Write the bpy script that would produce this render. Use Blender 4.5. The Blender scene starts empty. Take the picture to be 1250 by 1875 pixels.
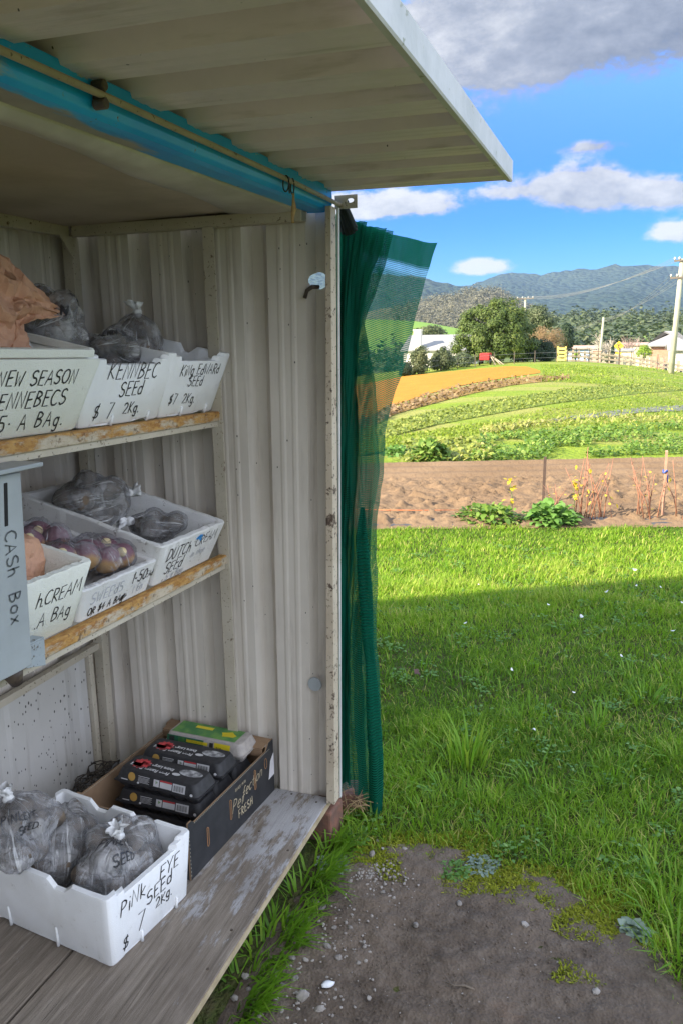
import bpy, bmesh, math, random
import numpy as np
from mathutils import Vector, Matrix, noise as mnoise
sc = bpy.context.scene
COL = sc.collection
rad = math.radians
# ------------------------------------------------------------------ camera
FPX = 1480.0; PPX, PPY = 625.0, 937.5; CAM_H = 1.62
EX = Vector((528.0, 335.5, -FPX)).normalized()          # stall front direction seen by the camera
_hs = -0.018
_a0, _a1 = 528.0, -335.5
_x2 = (-FPX*FPX + PPX*_a0 - _a1*(602 - _hs*1153 - PPY))/(_a0 + _hs*_a1)
_y2 = 602 + _hs*(_x2 - 1153)
EY = Vector((_x2 - PPX, -(_y2 - PPY), -FPX)).normalized()
EZ = EX.cross(EY)
ROT = Matrix((EX, EY, EZ))
cam_d = bpy.data.cameras.new('camera'); cam = bpy.data.objects.new('camera', cam_d); COL.objects.link(cam)
cam.matrix_world = Matrix.Translation((0, 0, CAM_H)) @ ROT.to_4x4()
cam_d.sensor_width = 36.0; cam_d.lens = FPX/1875*36.0
cam_d.clip_start = 0.02; cam_d.clip_end = 30000
sc.camera = cam
def ray(px, py): return ROT @ Vector((px - PPX, -(py - PPY), -FPX))
# ------------------------------------------------------------------ light, sky, exposure
SUN_EL, SUN_STRENGTH, SKY_STRENGTH = 27.0, 5.0, 0.15
LDIR = Vector((0.643, -0.766, 0)).normalized()            # where the light travels, on the ground
sun_from = Vector((-LDIR.x*math.cos(rad(SUN_EL)), -LDIR.y*math.cos(rad(SUN_EL)), math.sin(rad(SUN_EL))))
sl = bpy.data.lights.new('sun', 'SUN'); so = bpy.data.objects.new('sun', sl); COL.objects.link(so)
sl.energy = SUN_STRENGTH; sl.angle = rad(0.5); sl.color = (1.0, 0.87, 0.68)
so.rotation_euler = sun_from.to_track_quat('Z', 'Y').to_euler(); so.location = (-5, 8, 12)
sc.view_settings.view_transform = 'Standard'; sc.view_settings.look = 'None'
sc.view_settings.exposure = 1.75; sc.view_settings.gamma = 1.0
try: sc.view_settings.use_curve_mapping = False
except Exception: pass
# ---- tiny node helper
class NT:
    def __init__(s, tree): s.t = tree; s.n = tree.nodes; s.l = tree.links
    def new(s, typ, **kw):
        nd = s.n.new(typ)
        for k, v in kw.items(): setattr(nd, k, v)
        return nd
    def put(s, sock, v):
        if hasattr(v, 'is_linked') or isinstance(v, bpy.types.NodeSocket): s.l.new(v, sock)
        else:
            if isinstance(v, (tuple, list)) and len(v) == 3 and sock.type == 'RGBA': v = (*v, 1)
            sock.default_value = v
    def math(s, op, a, b=None, c=None, clamp=False):
        nd = s.new('ShaderNodeMath', operation=op, use_clamp=clamp)
        s.put(nd.inputs[0], a)
        if b is not None: s.put(nd.inputs[1], b)
        if c is not None: s.put(nd.inputs[2], c)
        return nd.outputs[0]
    def mix(s, f, a, b, mode='MIX'):
        nd = s.new('ShaderNodeMix', data_type='RGBA', blend_type=mode)
        s.put(nd.inputs[0], f); s.put(nd.inputs[6], a); s.put(nd.inputs[7], b)
        return nd.outputs[2]
    def noise(s, vec, scale, detail=4, rough=0.55, dist=0.0, out=0):
        nd = s.new('ShaderNodeTexNoise'); 
        if vec is not None: s.l.new(vec, nd.inputs['Vector'])
        nd.inputs['Scale'].default_value = scale; nd.inputs['Detail'].default_value = detail
        nd.inputs['Roughness'].default_value = rough; nd.inputs['Distortion'].default_value = dist
        return nd.outputs[out]
    def voro(s, vec, scale, feature='F1', out=0, rnd=1.0):
        nd = s.new('ShaderNodeTexVoronoi', feature=feature)
        if vec is not None: s.l.new(vec, nd.inputs['Vector'])
        nd.inputs['Scale'].default_value = scale; nd.inputs['Randomness'].default_value = rnd
        return nd.outputs[out]
    def ramp(s, f, stops, interp='LINEAR'):
        nd = s.new('ShaderNodeValToRGB'); s.put(nd.inputs[0], f); cr = nd.color_ramp; cr.interpolation = interp
        while len(cr.elements) < len(stops): cr.elements.new(0.5)
        for e, (p, c) in zip(cr.elements, stops):
            e.position = p; e.color = (c, c, c, 1) if not isinstance(c, (tuple, list)) else (*c[:3], 1)
        return nd.outputs[0]
    def step(s, f, lo, hi):
        nd = s.new('ShaderNodeMapRange'); nd.interpolation_type = 'SMOOTHSTEP'
        s.put(nd.inputs[0], f); nd.inputs[1].default_value = lo; nd.inputs[2].default_value = hi
        return nd.outputs[0]
    def coord(s, kind='Object', scale=None, rot=None):
        nd = s.new('ShaderNodeTexCoord'); o = nd.outputs[kind]
        if scale or rot:
            m = s.new('ShaderNodeMapping'); s.l.new(o, m.inputs[0])
            if scale: m.inputs['Scale'].default_value = scale
            if rot: m.inputs['Rotation'].default_value = rot
            o = m.outputs[0]
        return o
    def sep(s, v):
        nd = s.new('ShaderNodeSeparateXYZ'); s.l.new(v, nd.inputs[0]); return nd.outputs
    def bump(s, h, strength=0.3, dist=0.01, normal=None):
        nd = s.new('ShaderNodeBump'); s.put(nd.inputs['Height'], h)
        nd.inputs['Strength'].default_value = strength; nd.inputs['Distance'].default_value = dist
        if normal is not None: s.l.new(normal, nd.inputs['Normal'])
        return nd.outputs[0]
FILL_CLOUD_COL = (0.71, 0.745, 0.83)
world = bpy.data.worlds.new('World'); sc.world = world; world.use_nodes = True
w = NT(world.node_tree); w.n.clear()
sky = w.new('ShaderNodeTexSky', sky_type='NISHITA'); sky.sun_disc = False
sky.sun_elevation = rad(SUN_EL); sky.sun_rotation = math.atan2(sun_from.x, sun_from.y)
sky.air_density = 1.15; sky.dust_density = 0.25; sky.ozone_density = 2.2
hsv = w.new('ShaderNodeHueSaturation'); hsv.inputs['Saturation'].default_value = 1.18; w.l.new(sky.outputs[0], hsv.inputs['Color'])
skyc = hsv.outputs[0]
dvec = w.coord('Generated')
dx, dy, dz = w.sep(dvec)
fx = w.math('MAXIMUM', dx, 0.05)
uu = w.math('DIVIDE', w.math('MULTIPLY', dy, -1.0), fx); vv = w.math('DIVIDE', dz, fx)
cb = w.new('ShaderNodeCombineXYZ'); w.put(cb.inputs[0], uu); w.put(cb.inputs[1], w.math('MULTIPLY', vv, 1.7)); cuv = cb.outputs[0]
n1 = w.noise(cuv, 6.5, 9, 0.64, 0.5); n2 = w.noise(cuv, 24.0, 7, 0.66)
warp = w.math('ADD', w.math('MULTIPLY', w.math('SUBTRACT', n1, 0.5), 2.3), w.math('MULTIPLY', w.math('SUBTRACT', n2, 0.5), 2.4))
def cloud_uv(px, py):
    d = ray(px, py); return -d.y/d.x, d.z/d.x
# centre, size (in picture-independent tangent units), weight, grey, feather
blobs = [((1120, 15), (0.26, 0.105), 1.25, 0.30), ((890, 70), (0.10, 0.07), 0.75, 0.70), ((1060, 352), (0.055, 0.038), 1.0, 0.62),
         ((930, 350), (0.055, 0.020), 0.55, 0.7), ((1215, 358), (0.055, 0.024), 1.0, 0.72), ((1235, 428), (0.034, 0.018), 1.0, 1.0),
         ((770, 380), (0.070, 0.022), 0.8, 0.85), ((660, 380), (0.060, 0.024), 0.8, 0.85), ((885, 492), (0.045, 0.014), 0.85, 1.0),
         ((1090, 268), (0.050, 0.010), 0.42, 0.35), ((560, 250), (0.2, 0.08), 0.9, 0.8)]
tot = 0.0; shade = 0.0
for (c, (su, sv), wt, br) in blobs:
    u0, v0 = cloud_uv(*c)
    a = w.math('DIVIDE', w.math('SUBTRACT', uu, u0), su); b = w.math('DIVIDE', w.math('SUBTRACT', vv, v0), sv)
    # flatter bases: compress the lower half
    b = w.math('MULTIPLY', b, w.math('ADD', 1.0, w.math('MULTIPLY', w.math('LESS_THAN', b, 0.0), 0.55)))
    r2 = w.math('ADD', w.math('MULTIPLY', a, a), w.math('MULTIPLY', b, b))
    m = w.math('MULTIPLY', w.math('EXPONENT', w.math('MULTIPLY', r2, -1.25)), wt)
    tot = w.math('ADD', tot, m)
    # brighter towards the top and the sunward (left) side of each cloud
    lit = w.math('ADD', br, w.math('ADD', w.math('MULTIPLY', b, 0.16), w.math('MULTIPLY', a, -0.17)))
    shade = w.math('ADD', shade, w.math('MULTIPLY', m, lit))
shade = w.math('DIVIDE', shade, w.math('MAXIMUM', tot, 0.001))
front = w.math('GREATER_THAN', dx, 0.05)
dens = w.step(w.math('MULTIPLY', w.math('ADD', tot, w.math('MULTIPLY', warp, w.math('MINIMUM', w.math('ADD', tot, 0.05), 0.62))), front), 0.25, 0.68)
dens = w.math('MULTIPLY', dens, 0.95)
shade = w.math('ADD', shade, w.math('MULTIPLY', warp, 0.42), clamp=True)
ccol = w.ramp(shade, [(0.0, (0.24, 0.27, 0.33)), (0.45, (0.45, 0.48, 0.545)), (1.0, (0.95, 0.95, 0.95))])
elev = w.step(dz, 0.10, 0.62)
skys = w.mix(1.0, w.mix(1.0, skyc, (SKY_STRENGTH,)*3, 'MULTIPLY'), w.mix(elev, w.mix(w.step(dz, 0.0, 0.22), (0.075, 0.205, 0.41), (0.008, 0.140, 0.52)), (1.0, 1.0, 1.0)), 'MULTIPLY')
cl = w.mix(1.0, ccol, (0.30,)*3, 'MULTIPLY')
# bright broken cloud added overhead, behind and beside the stall, out of view, as fill
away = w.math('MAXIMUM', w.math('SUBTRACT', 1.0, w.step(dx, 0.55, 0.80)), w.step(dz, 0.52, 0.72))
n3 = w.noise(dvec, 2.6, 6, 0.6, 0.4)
fill_cloud = w.math('MULTIPLY', w.math('MULTIPLY', away, w.step(n3, 0.36, 0.52)), w.step(dz, -0.02, 0.06))
open_side = w.step(dy, 0.3, -0.6)  # added cloud is brightest toward the stall's open front
fill_cloud_col = w.mix(n1, w.mix(open_side, (0.22, 0.235, 0.27), FILL_CLOUD_COL), w.mix(open_side, (0.28, 0.30, 0.34), FILL_CLOUD_COL))
bg = w.new('ShaderNodeBackground'); w.put(bg.inputs[0], w.mix(fill_cloud, w.mix(dens, skys, cl), fill_cloud_col)); bg.inputs[1].default_value = 1.0
wo = w.new('ShaderNodeOutputWorld'); w.l.new(bg.outputs[0], wo.inputs[0])

# ------------------------------------------------------------------ terrain
def g(x, y):
    if x < 7: return 0.0
    s = max(0.0, x - 11); r = min(0.45, max(-0.25, y/x))
    k = min(1.0, s/10)
    z = -0.3*min(s, 60)/39 - k*(0.32*max(0, r - 0.09)**2 + 0.65*max(0, 0.09 - r)**2)*min(x, 75)
    xc = 53
    if x > xc: z -= 0.055*(min(x, 130) - xc)*min(1, (x - xc)/12)
    if x > 150: z = max(z, -8)
    return max(z, -9.0)
def at(px, py, zo=0.0):
    """the point of the ground under a ray of the photograph"""
    d = ray(px, py); d = d/d.x
    lo = 1.0
    x = 1.0; prev = x
    while x < 3000:
        if CAM_H + d.z*x < g(x, d.y*x) + zo: break
        prev = x; x *= 1.01
    lo, hi = prev, x
    for _ in range(30):
        m = (lo + hi)/2
        if CAM_H + d.z*m < g(m, d.y*m) + zo: hi = m
        else: lo = m
    return Vector((hi, d.y*hi, g(hi, d.y*hi)))
def along(px, X, py=None):
    """ground point at distance X in the direction of picture column px (read near the horizon)"""
    d = ray(px, 600 if py is None else py); d = d/d.x
    return Vector((X, d.y*X, g(X, d.y*X)))
def height_at(px, py, X):
    d = ray(px, py); d = d/d.x
    return Vector((X, d.y*X, CAM_H + d.z*X))
# ------------------------------------------------------------------ scene graph helpers
def tag(o, label=None, cat=None, group=None, kind=None):
    if label: o['label'] = label
    if cat: o['category'] = cat
    if group: o['group'] = group
    if kind: o['kind'] = kind
    return o
def thing(name, label, cat, loc=(0, 0, 0), rot=(0, 0, 0), group=None):
    o = bpy.data.objects.new(name, None); COL.objects.link(o)
    o.location = loc; o.rotation_euler = rot; o.empty_display_size = 0.1
    return tag(o, label, cat, group)
def copy_tree(o, parent=None):
    c = o.copy(); COL.objects.link(c); c.parent = parent
    for ch in list(o.children): copy_tree(ch, c)
    return c
class MB:
    def __init__(s): s.v = []; s.f = []; s.m = []; s.uv = None
    def add(s, vs, fs, mi=0):
        o = len(s.v); s.v.extend([tuple(p) for p in vs]); s.f.extend([[i + o for i in f] for f in fs]); s.m.extend([mi]*len(fs)); return o
    def box(s, x0, x1, y0, y1, z0, z1, mi=0):
        return s.add([(x0,y0,z0),(x1,y0,z0),(x1,y1,z0),(x0,y1,z0),(x0,y0,z1),(x1,y0,z1),(x1,y1,z1),(x0,y1,z1)],
              [(0,3,2,1),(4,5,6,7),(0,1,5,4),(1,2,6,5),(2,3,7,6),(3,0,4,7)], mi)
    def hexa(s, p, mi=0):
        return s.add(p, [(0,3,2,1),(4,5,6,7),(0,1,5,4),(1,2,6,5),(2,3,7,6),(3,0,4,7)], mi)
    def tube(s, pts, r, n=8, mi=0, cap=True):
        pts = [Vector(p) for p in pts]; rs = r if isinstance(r, (list, tuple)) else [r]*len(pts)
        ref = Vector((0, 0, 1)); vs = []
        for i, p in enumerate(pts):
            t = (pts[min(i+1, len(pts)-1)] - pts[max(i-1, 0)])
            if t.length < 1e-9: t = Vector((0, 0, 1))
            t.normalize()
            a = ref if abs(t.dot(ref)) < 0.95 else Vector((1, 0, 0))
            u = t.cross(a).normalized(); v = t.cross(u)
            for k in range(n):
                an = 2*math.pi*k/n; vs.append(p + (u*math.cos(an) + v*math.sin(an))*rs[i])
        fs = []
        for i in range(len(pts)-1):
            for k in range(n):
                fs.append((i*n+k, i*n+(k+1) % n, (i+1)*n+(k+1) % n, (i+1)*n+k))
        if cap: fs.append(tuple(range(n-1, -1, -1))); fs.append(tuple((len(pts)-1)*n+k for k in range(n)))
        return s.add(vs, fs, mi)
    def grid(s, rows, mi=0, flip=False):
        nr, nc = len(rows), len(rows[0]); vs = [p for r in rows for p in r]; fs = []
        for i in range(nr-1):
            for j in range(nc-1):
                q = (i*nc+j, i*nc+j+1, (i+1)*nc+j+1, (i+1)*nc+j)
                fs.append(q[::-1] if flip else q)
        return s.add(vs, fs, mi)
    def build(s, name, mats, parent=None, smooth=False, world_coords=True, bevel=0, seg=2, sub=0, angle=None):
        me = bpy.data.meshes.new(name)
        off = Vector((0, 0, 0))
        if parent is not None and world_coords:
            p = parent
            while p is not None: off += p.location; p = p.parent
        vs = [tuple(Vector(p) - off) for p in s.v] if off.length else s.v
        me.from_pydata(vs, [], s.f)
        if not isinstance(mats, (list, tuple)): mats = [mats]
        for m in mats: me.materials.append(m)
        if len(mats) > 1: me.polygons.foreach_set('material_index', s.m)
        if smooth: me.polygons.foreach_set('use_smooth', [True]*len(me.polygons))
        me.update(); me.validate()
        o = bpy.data.objects.new(name, me); COL.objects.link(o)
        if parent is not None: o.parent = parent
        if bevel:
            b = o.modifiers.new('edge', 'BEVEL'); b.width = bevel; b.segments = seg; b.limit_method = 'ANGLE'; b.angle_limit = rad(35)
        if sub:
            d = o.modifiers.new('smooth', 'SUBSURF'); d.levels = sub; d.render_levels = sub
        return o
def np_mesh(name, verts, nper, mats, parent=None, attr=None, idx=None, loops=None, smooth=False):
    """verts (N,3) in equal polygons of nper corners each, or explicit loops array (F,nper)"""
    verts = np.asarray(verts, np.float32); me = bpy.data.meshes.new(name)
    n = len(verts)
    if loops is None: loops = np.arange(n, dtype=np.int32).reshape(-1, nper)
    loops = np.asarray(loops, np.int32); nf = len(loops)
    me.vertices.add(n); me.vertices.foreach_set('co', verts.ravel())
    me.loops.add(loops.size); me.loops.foreach_set('vertex_index', loops.ravel())
    me.polygons.add(nf); me.polygons.foreach_set('loop_start', np.arange(0, loops.size, nper, dtype=np.int32))
    try: me.polygons.foreach_set('loop_total', np.full(nf, nper, np.int32))
    except Exception: pass
    if not isinstance(mats, (list, tuple)): mats = [mats]
    for m in mats: me.materials.append(m)
    if idx is not None: me.polygons.foreach_set('material_index', np.asarray(idx, np.int32))
    if smooth: me.polygons.foreach_set('use_smooth', np.ones(nf, bool))
    if attr is not None:
        a = me.attributes.new('tone', 'FLOAT', 'POINT'); a.data.foreach_set('value', np.asarray(attr, np.float32))
    me.update(calc_edges=True)
    o = bpy.data.objects.new(name, me); COL.objects.link(o)
    if parent is not None: o.parent = parent
    return o
# ------------------------------------------------------------------ materials
def mat(name):
    m = bpy.data.materials.new(name); m.use_nodes = True; t = NT(m.node_tree); t.n.clear()
    out = t.new('ShaderNodeOutputMaterial'); b = t.new('ShaderNodeBsdfPrincipled'); t.l.new(b.outputs[0], out.inputs[0])
    return m, t, b, out
def simple(name, c, rough=0.7, c2=None, scale=8.0, bump=0.0, bscale=60.0, metallic=0.0, spec=0.5, bdist=0.004, lo=0.35, hi=0.65):
    m, t, b, out = mat(name); co = t.coord()
    if c2 is None: c2 = tuple(x*0.8 for x in c)
    f = t.step(t.noise(co, scale, 5, 0.6), lo, hi)
    t.put(b.inputs['Base Color'], t.mix(f, c, c2)); b.inputs['Roughness'].default_value = rough
    b.inputs['Metallic'].default_value = metallic; b.inputs['Specular IOR Level'].default_value = spec
    if bump: t.put(b.inputs['Normal'], t.bump(t.noise(co, bscale, 4), bump, bdist))
    return m
def m_corrugated(name, c1, c2, specks=0.0, speck_scale=45, dust=(0.2, 0.17, 0.13), streak=(3, 3, 0.35)):
    m, t, b, out = mat(name); co = t.coord()
    f = t.step(t.noise(co, 2.2, 6, 0.65), 0.3, 0.75); col = t.mix(f, c1, c2)
    st = t.step(t.noise(t.coord(scale=streak), 9, 5, 0.6), 0.52, 0.78); col = t.mix(t.math('MULTIPLY', st, 0.45), col, dust)
    if specks:
        v = t.voro(t.coord(scale=(1, 1, 0.6)), speck_scale); k = t.math('LESS_THAN', v, t.math('MULTIPLY', t.noise(co, 7, 2), specks))
        col = t.mix(t.math('MULTIPLY', k, 0.9), col, (0.03, 0.028, 0.026))
    t.put(b.inputs['Base Color'], col); b.inputs['Roughness'].default_value = 0.5
    b.inputs['Specular IOR Level'].default_value = 0.35
    t.put(b.inputs['Normal'], t.bump(t.noise(co, 3.5, 3), 0.25, 0.02))
    return m
M = {}
M['wall'] = m_corrugated('dusty beige steel', (0.655, 0.605, 0.535), (0.565, 0.515, 0.45), 0.10, 30, (0.27, 0.225, 0.18))
M['backpanel'] = m_corrugated('fly specked white steel', (0.56, 0.545, 0.52), (0.48, 0.465, 0.44), 0.34, 60)
M['roofunder'] = m_corrugated('aged cream roof steel', (0.78, 0.69, 0.71), (0.64, 0.565, 0.57), 0.08, 24, (0.27, 0.225, 0.17), (4, 0.5, 4))
M['ceiling'] = simple('water stained plywood', (0.60, 0.50, 0.43), 0.8, (0.47, 0.385, 0.325), 3.0, 0.25, 30, spec=0.2)
M['lining'] = simple('grey painted sheet', (0.62, 0.58, 0.54), 0.55, (0.46, 0.42, 0.38), 5.0, 0.2, 12)
def m_spotted(name, c1, c2, spot, amount, scale=28):
    m, t, b, out = mat(name); co = t.coord()
    col = t.mix(t.step(t.noise(co, 6, 6, 0.65), 0.35, 0.7), c1, c2)
    k = t.step(t.noise(co, scale, 7, 0.75), amount, amount + 0.06); col = t.mix(k, col, spot)
    k2 = t.step(t.noise(co, scale*4, 3, 0.6), amount + 0.03, amount + 0.10); col = t.mix(t.math('MULTIPLY', k2, 0.8), col, tuple(c*0.6 for c in spot))
    t.put(b.inputs['Base Color'], col); b.inputs['Roughness'].default_value = 0.62
    t.put(b.inputs['Normal'], t.bump(t.noise(co, 90, 4), 0.2, 0.003)); return m
M['frame'] = m_spotted('cream painted frame', (0.52, 0.47, 0.38), (0.44, 0.39, 0.30), (0.12, 0.07, 0.04), 0.60)
M['post'] = m_spotted('rust flecked post', (0.56, 0.48, 0.37), (0.47, 0.39, 0.29), (0.10, 0.065, 0.045), 0.565, 22)
def m_rust():
    m, t, b, out = mat('rusty painted rail'); co = t.coord(); x, y, z = t.sep(t.new('ShaderNodeNewGeometry').outputs['Normal'])
    n = t.noise(t.coord(scale=(1, 3, 3)), 9, 8, .72); n2 = t.noise(t.coord(scale=(1, 2, 2)), 34, 6, .7)
    rust = t.mix(t.step(n2, .35, .65), (.30, .135, .03), (.50, .29, .085)); paint = t.mix(t.step(n2, .4, .7), (.52, .45, .34), (.38, .31, .22))
    k = t.step(t.math('ADD', n, t.math('MULTIPLY', z, .14)), .40, .53); col = t.mix(k, paint, rust)
    col = t.mix(t.math('MULTIPLY', t.step(t.noise(co, 70, 4, .6), .58, .68), .7), col, (.10, .055, .03))
    t.put(b.inputs['Base Color'], col); b.inputs['Roughness'].default_value = .75; t.put(b.inputs['Normal'], t.bump(t.math('ADD', n2, k), .4, .003)); return m
M['rust'] = m_rust()
M['galv'] = simple('grey green galvanised', (0.36, 0.39, 0.40), 0.45, (0.31, 0.335, 0.345), 6, 0.06, 40, 0.0, 0.5)
M['galvcap'] = m_spotted('pale lichen streaked flashing', (0.62, 0.62, 0.60), (0.50, 0.51, 0.48), (0.36, 0.38, 0.18), 0.62, 9)
M['dark'] = simple('dark gap', (0.015, 0.015, 0.015), 0.9)
M['marker'] = simple('black marker ink', (0.018, 0.018, 0.02), 0.45, (0.03, 0.03, 0.035), 30)
M['faded'] = simple('faded grey ink', (0.36, 0.37, 0.40), 0.6, (0.55, 0.56, 0.60), 40)
M['greymark'] = simple('worn black ink', (0.05, 0.055, 0.06), 0.5, (0.10, 0.11, 0.115), 50)
M['blue_ink'] = simple('bright blue smear', (0.03, 0.30, 0.75), 0.5)
M['black'] = simple('black plastic', (0.012, 0.012, 0.013), 0.4)
M['iron'] = simple('oily brown steel', (0.10, 0.075, 0.055), 0.5, (0.05, 0.035, 0.028), 40, 0.2, 90)
M['rod'] = m_spotted('dull brass rod', (0.40, 0.34, 0.24), (0.30, 0.25, 0.18), (0.09, 0.07, 0.05), 0.60)
def m_beam():
    m, t, b, out = mat('blue beam with grey overspray'); co = t.coord()
    x, y, z = t.sep(t.new('ShaderNodeNewGeometry').outputs['Position'])
    n = t.noise(t.coord(scale=(2.0, 9, 9)), 2.6, 5, 0.6)
    blue = t.mix(t.step(t.noise(co, 5, 5, 0.6), 0.35, 0.7), (0.0, 0.33, 0.84), (0.008, 0.42, 0.90))
    grey = t.mix(t.step(t.noise(co, 9, 5), 0.35, 0.7), (0.40, 0.37, 0.32), (0.30, 0.28, 0.25))
    # real overspray: covers the underside, wandering up to the face
    edge = t.math('ADD', t.math('SUBTRACT', t.math('MULTIPLY', t.math('SUBTRACT', y, 0.80), 26), 0.39), t.math('MULTIPLY', t.math('SUBTRACT', n, 0.5), 2.4))
    edge = t.math('ADD', edge, t.math('MAXIMUM', t.math('MULTIPLY', t.math('SUBTRACT', 1.0, x), 3.0), -1.55))
    col = t.mix(t.step(edge, -0.15, 0.25), blue, grey)
    chips = t.step(t.noise(t.coord(scale=(3, 10, 10)), 6, 6, 0.7), 0.60, 0.66)
    up = t.step(z, 1.997, 2.004); col = t.mix(t.math('MULTIPLY', chips, up), col, (0.45, 0.42, 0.33))
    ru = t.step(t.noise(co, 22, 6, 0.75), 0.625, 0.67); col = t.mix(ru, col, (0.10, 0.06, 0.035))
    t.put(b.inputs['Base Color'], col); b.inputs['Roughness'].default_value = 0.42
    t.put(b.inputs['Normal'], t.bump(t.noise(co, 40, 4), 0.12, 0.004)); return m
M['beam'] = m_beam()
def m_foam():
    m, t, b, out = mat('white bead foam'); co = t.coord()
    col = t.mix(t.step(t.noise(co, 5, 5, 0.6), 0.4, 0.75), (0.83, 0.84, 0.85), (0.74, 0.74, 0.73))
    d = t.step(t.noise(co, 42, 7, 0.76), 0.60, 0.72); col = t.mix(t.math('MULTIPLY', d, 0.45), col, (0.38, 0.35, 0.31))
    t.put(b.inputs['Base Color'], col); b.inputs['Roughness'].default_value = 0.72; b.inputs['Specular IOR Level'].default_value = 0.3
    b.inputs['Subsurface Weight'].default_value = 0.0
    v = t.voro(co, 190, 'DISTANCE_TO_EDGE'); h = t.math('ADD', t.math('MULTIPLY', t.step(v, 0.0, 0.12), 0.6), t.noise(co, 25, 4))
    t.put(b.inputs['Normal'], t.bump(h, 0.22, 0.002)); return m
M['foam'] = m_foam()
def m_foam_dirty(name, c1, c2, grime):
    m, t, b, out = mat(name); co = t.coord()
    col = t.mix(t.step(t.noise(co, 7, 6, 0.65), 0.35, 0.7), c1, c2)
    d = t.step(t.noise(co, 34, 7, 0.78), grime, grime + 0.07); col = t.mix(t.math('MULTIPLY', d, 0.75), col, (0.20, 0.18, 0.15))
    t.put(b.inputs['Base Color'], col); b.inputs['Roughness'].default_value = 0.75; b.inputs['Specular IOR Level'].default_value = 0.3
    v = t.voro(co, 170, 'DISTANCE_TO_EDGE'); h = t.math('ADD', t.math('MULTIPLY', t.step(v, 0.0, 0.12), 0.7), t.noise(co, 30, 5))
    t.put(b.inputs['Normal'], t.bump(h, 0.4, 0.003)); return m
M['foam_old'] = m_foam_dirty('worn grey white foam', (0.74, 0.74, 0.73), (0.66, 0.65, 0.63), 0.585)
M['foam_cream'] = m_foam_dirty('pale cream box', (0.78, 0.79, 0.72), (0.73, 0.74, 0.66), 0.66)
def m_film(name, base, alpha=0.42, rough=0.09, streak=0.45):
    m, t, b, out = mat(name); co = t.coord()
    st = t.noise(t.coord('UV', scale=(22, 1.6, 1)), 1.7, 6, 0.7, 0.8)
    st2 = t.noise(t.coord('UV', scale=(60, 3.0, 1)), 1.3, 4, 0.6, 0.4)
    bl = t.noise(co, 16, 5, 0.62, 0.6); cr = t.voro(co, 22, 'DISTANCE_TO_EDGE')
    sk = t.step(st, 0.53, 0.72); cl_ = t.step(bl, 0.42, 0.66)
    a = t.math('ADD', alpha, t.math('ADD', t.math('MULTIPLY', sk, streak), t.math('MULTIPLY', t.math('SUBTRACT', cl_, 0.5), 0.30)), clamp=True)
    white = tuple(min(0.78, c*1.7) for c in base); dark = tuple(c*0.80 for c in base)
    t.put(b.inputs['Base Color'], t.mix(sk, t.mix(cl_, dark, base), white)); b.inputs['Roughness'].default_value = rough; b.inputs['Specular IOR Level'].default_value = 0.75
    h = t.math('ADD', t.math('ADD', st, t.math('MULTIPLY', st2, 0.5)), t.math('ADD', t.math('MULTIPLY', bl, 0.35), t.math('MULTIPLY', t.step(cr, 0.0, 0.06), 0.25)))
    t.put(b.inputs['Normal'], t.bump(h, 0.9, 0.010))
    tr = t.new('ShaderNodeBsdfTransparent'); tr.inputs[0].default_value = (0.84, 0.84, 0.86, 1)
    mx = t.new('ShaderNodeMixShader'); t.put(mx.inputs[0], a); t.l.new(tr.outputs[0], mx.inputs[1]); t.l.new(b.outputs[0], mx.inputs[2])
    t.l.new(mx.outputs[0], out.inputs[0]); return m
M['film'] = m_film('milky grey plastic film', (0.70, 0.70, 0.715), 0.40)
M['film_dark'] = m_film('smoky plastic film', (0.52, 0.522, 0.53), 0.42)
M['film_clear'] = m_film('clear plastic film', (0.62, 0.60, 0.64), 0.22, 0.08, 0.50)
M['knot'] = simple('white gathered film', (0.74, 0.74, 0.74), 0.4, (0.58, 0.58, 0.58), 40, 0.5, 70)
M['potato'] = simple('earthy potato skin', (0.17, 0.125, 0.085), 0.8, (0.05, 0.04, 0.032), 22, 0.4, 60)
def m_swede():
    m, t, b, out = mat('purple topped swede'); co = t.coord(); x, y, z = t.sep(t.coord('Generated'))
    n = t.noise(co, 20, 5)
    f = t.step(t.math('ADD', z, t.math('MULTIPLY', t.math('SUBTRACT', n, 0.5), 0.5)), 0.40, 0.66)
    t.put(b.inputs['Base Color'], t.mix(f, (0.50, 0.29, 0.10), (0.24, 0.10, 0.13))); b.inputs['Roughness'].default_value = 0.55
    t.put(b.inputs['Normal'], t.bump(t.noise(co, 40, 4), 0.3, 0.004)); return m
M['swede'] = m_swede()
M['cutroot'] = simple('cut root flesh', (0.72, 0.62, 0.36), 0.6, (0.62, 0.5, 0.28), 30)
def m_paper(name, c1, c2):
    m, t, b, out = mat(name); co = t.coord()
    t.put(b.inputs['Base Color'], t.mix(t.step(t.noise(co, 7, 5, 0.6), 0.3, 0.7), c1, c2)); b.inputs['Roughness'].default_value = 0.75
    b.inputs['Specular IOR Level'].default_value = 0.25
    h = t.math('ADD', t.voro(co, 30, 'DISTANCE_TO_EDGE'), t.math('MULTIPLY', t.noise(co, 18, 6, .65), 1.2))
    t.put(b.inputs['Normal'], t.bump(h, 0.55, 0.012)); return m
M['paper'] = m_paper('crumpled tan paper', (0.60, 0.345, 0.225), (0.50, 0.27, 0.165))
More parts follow.
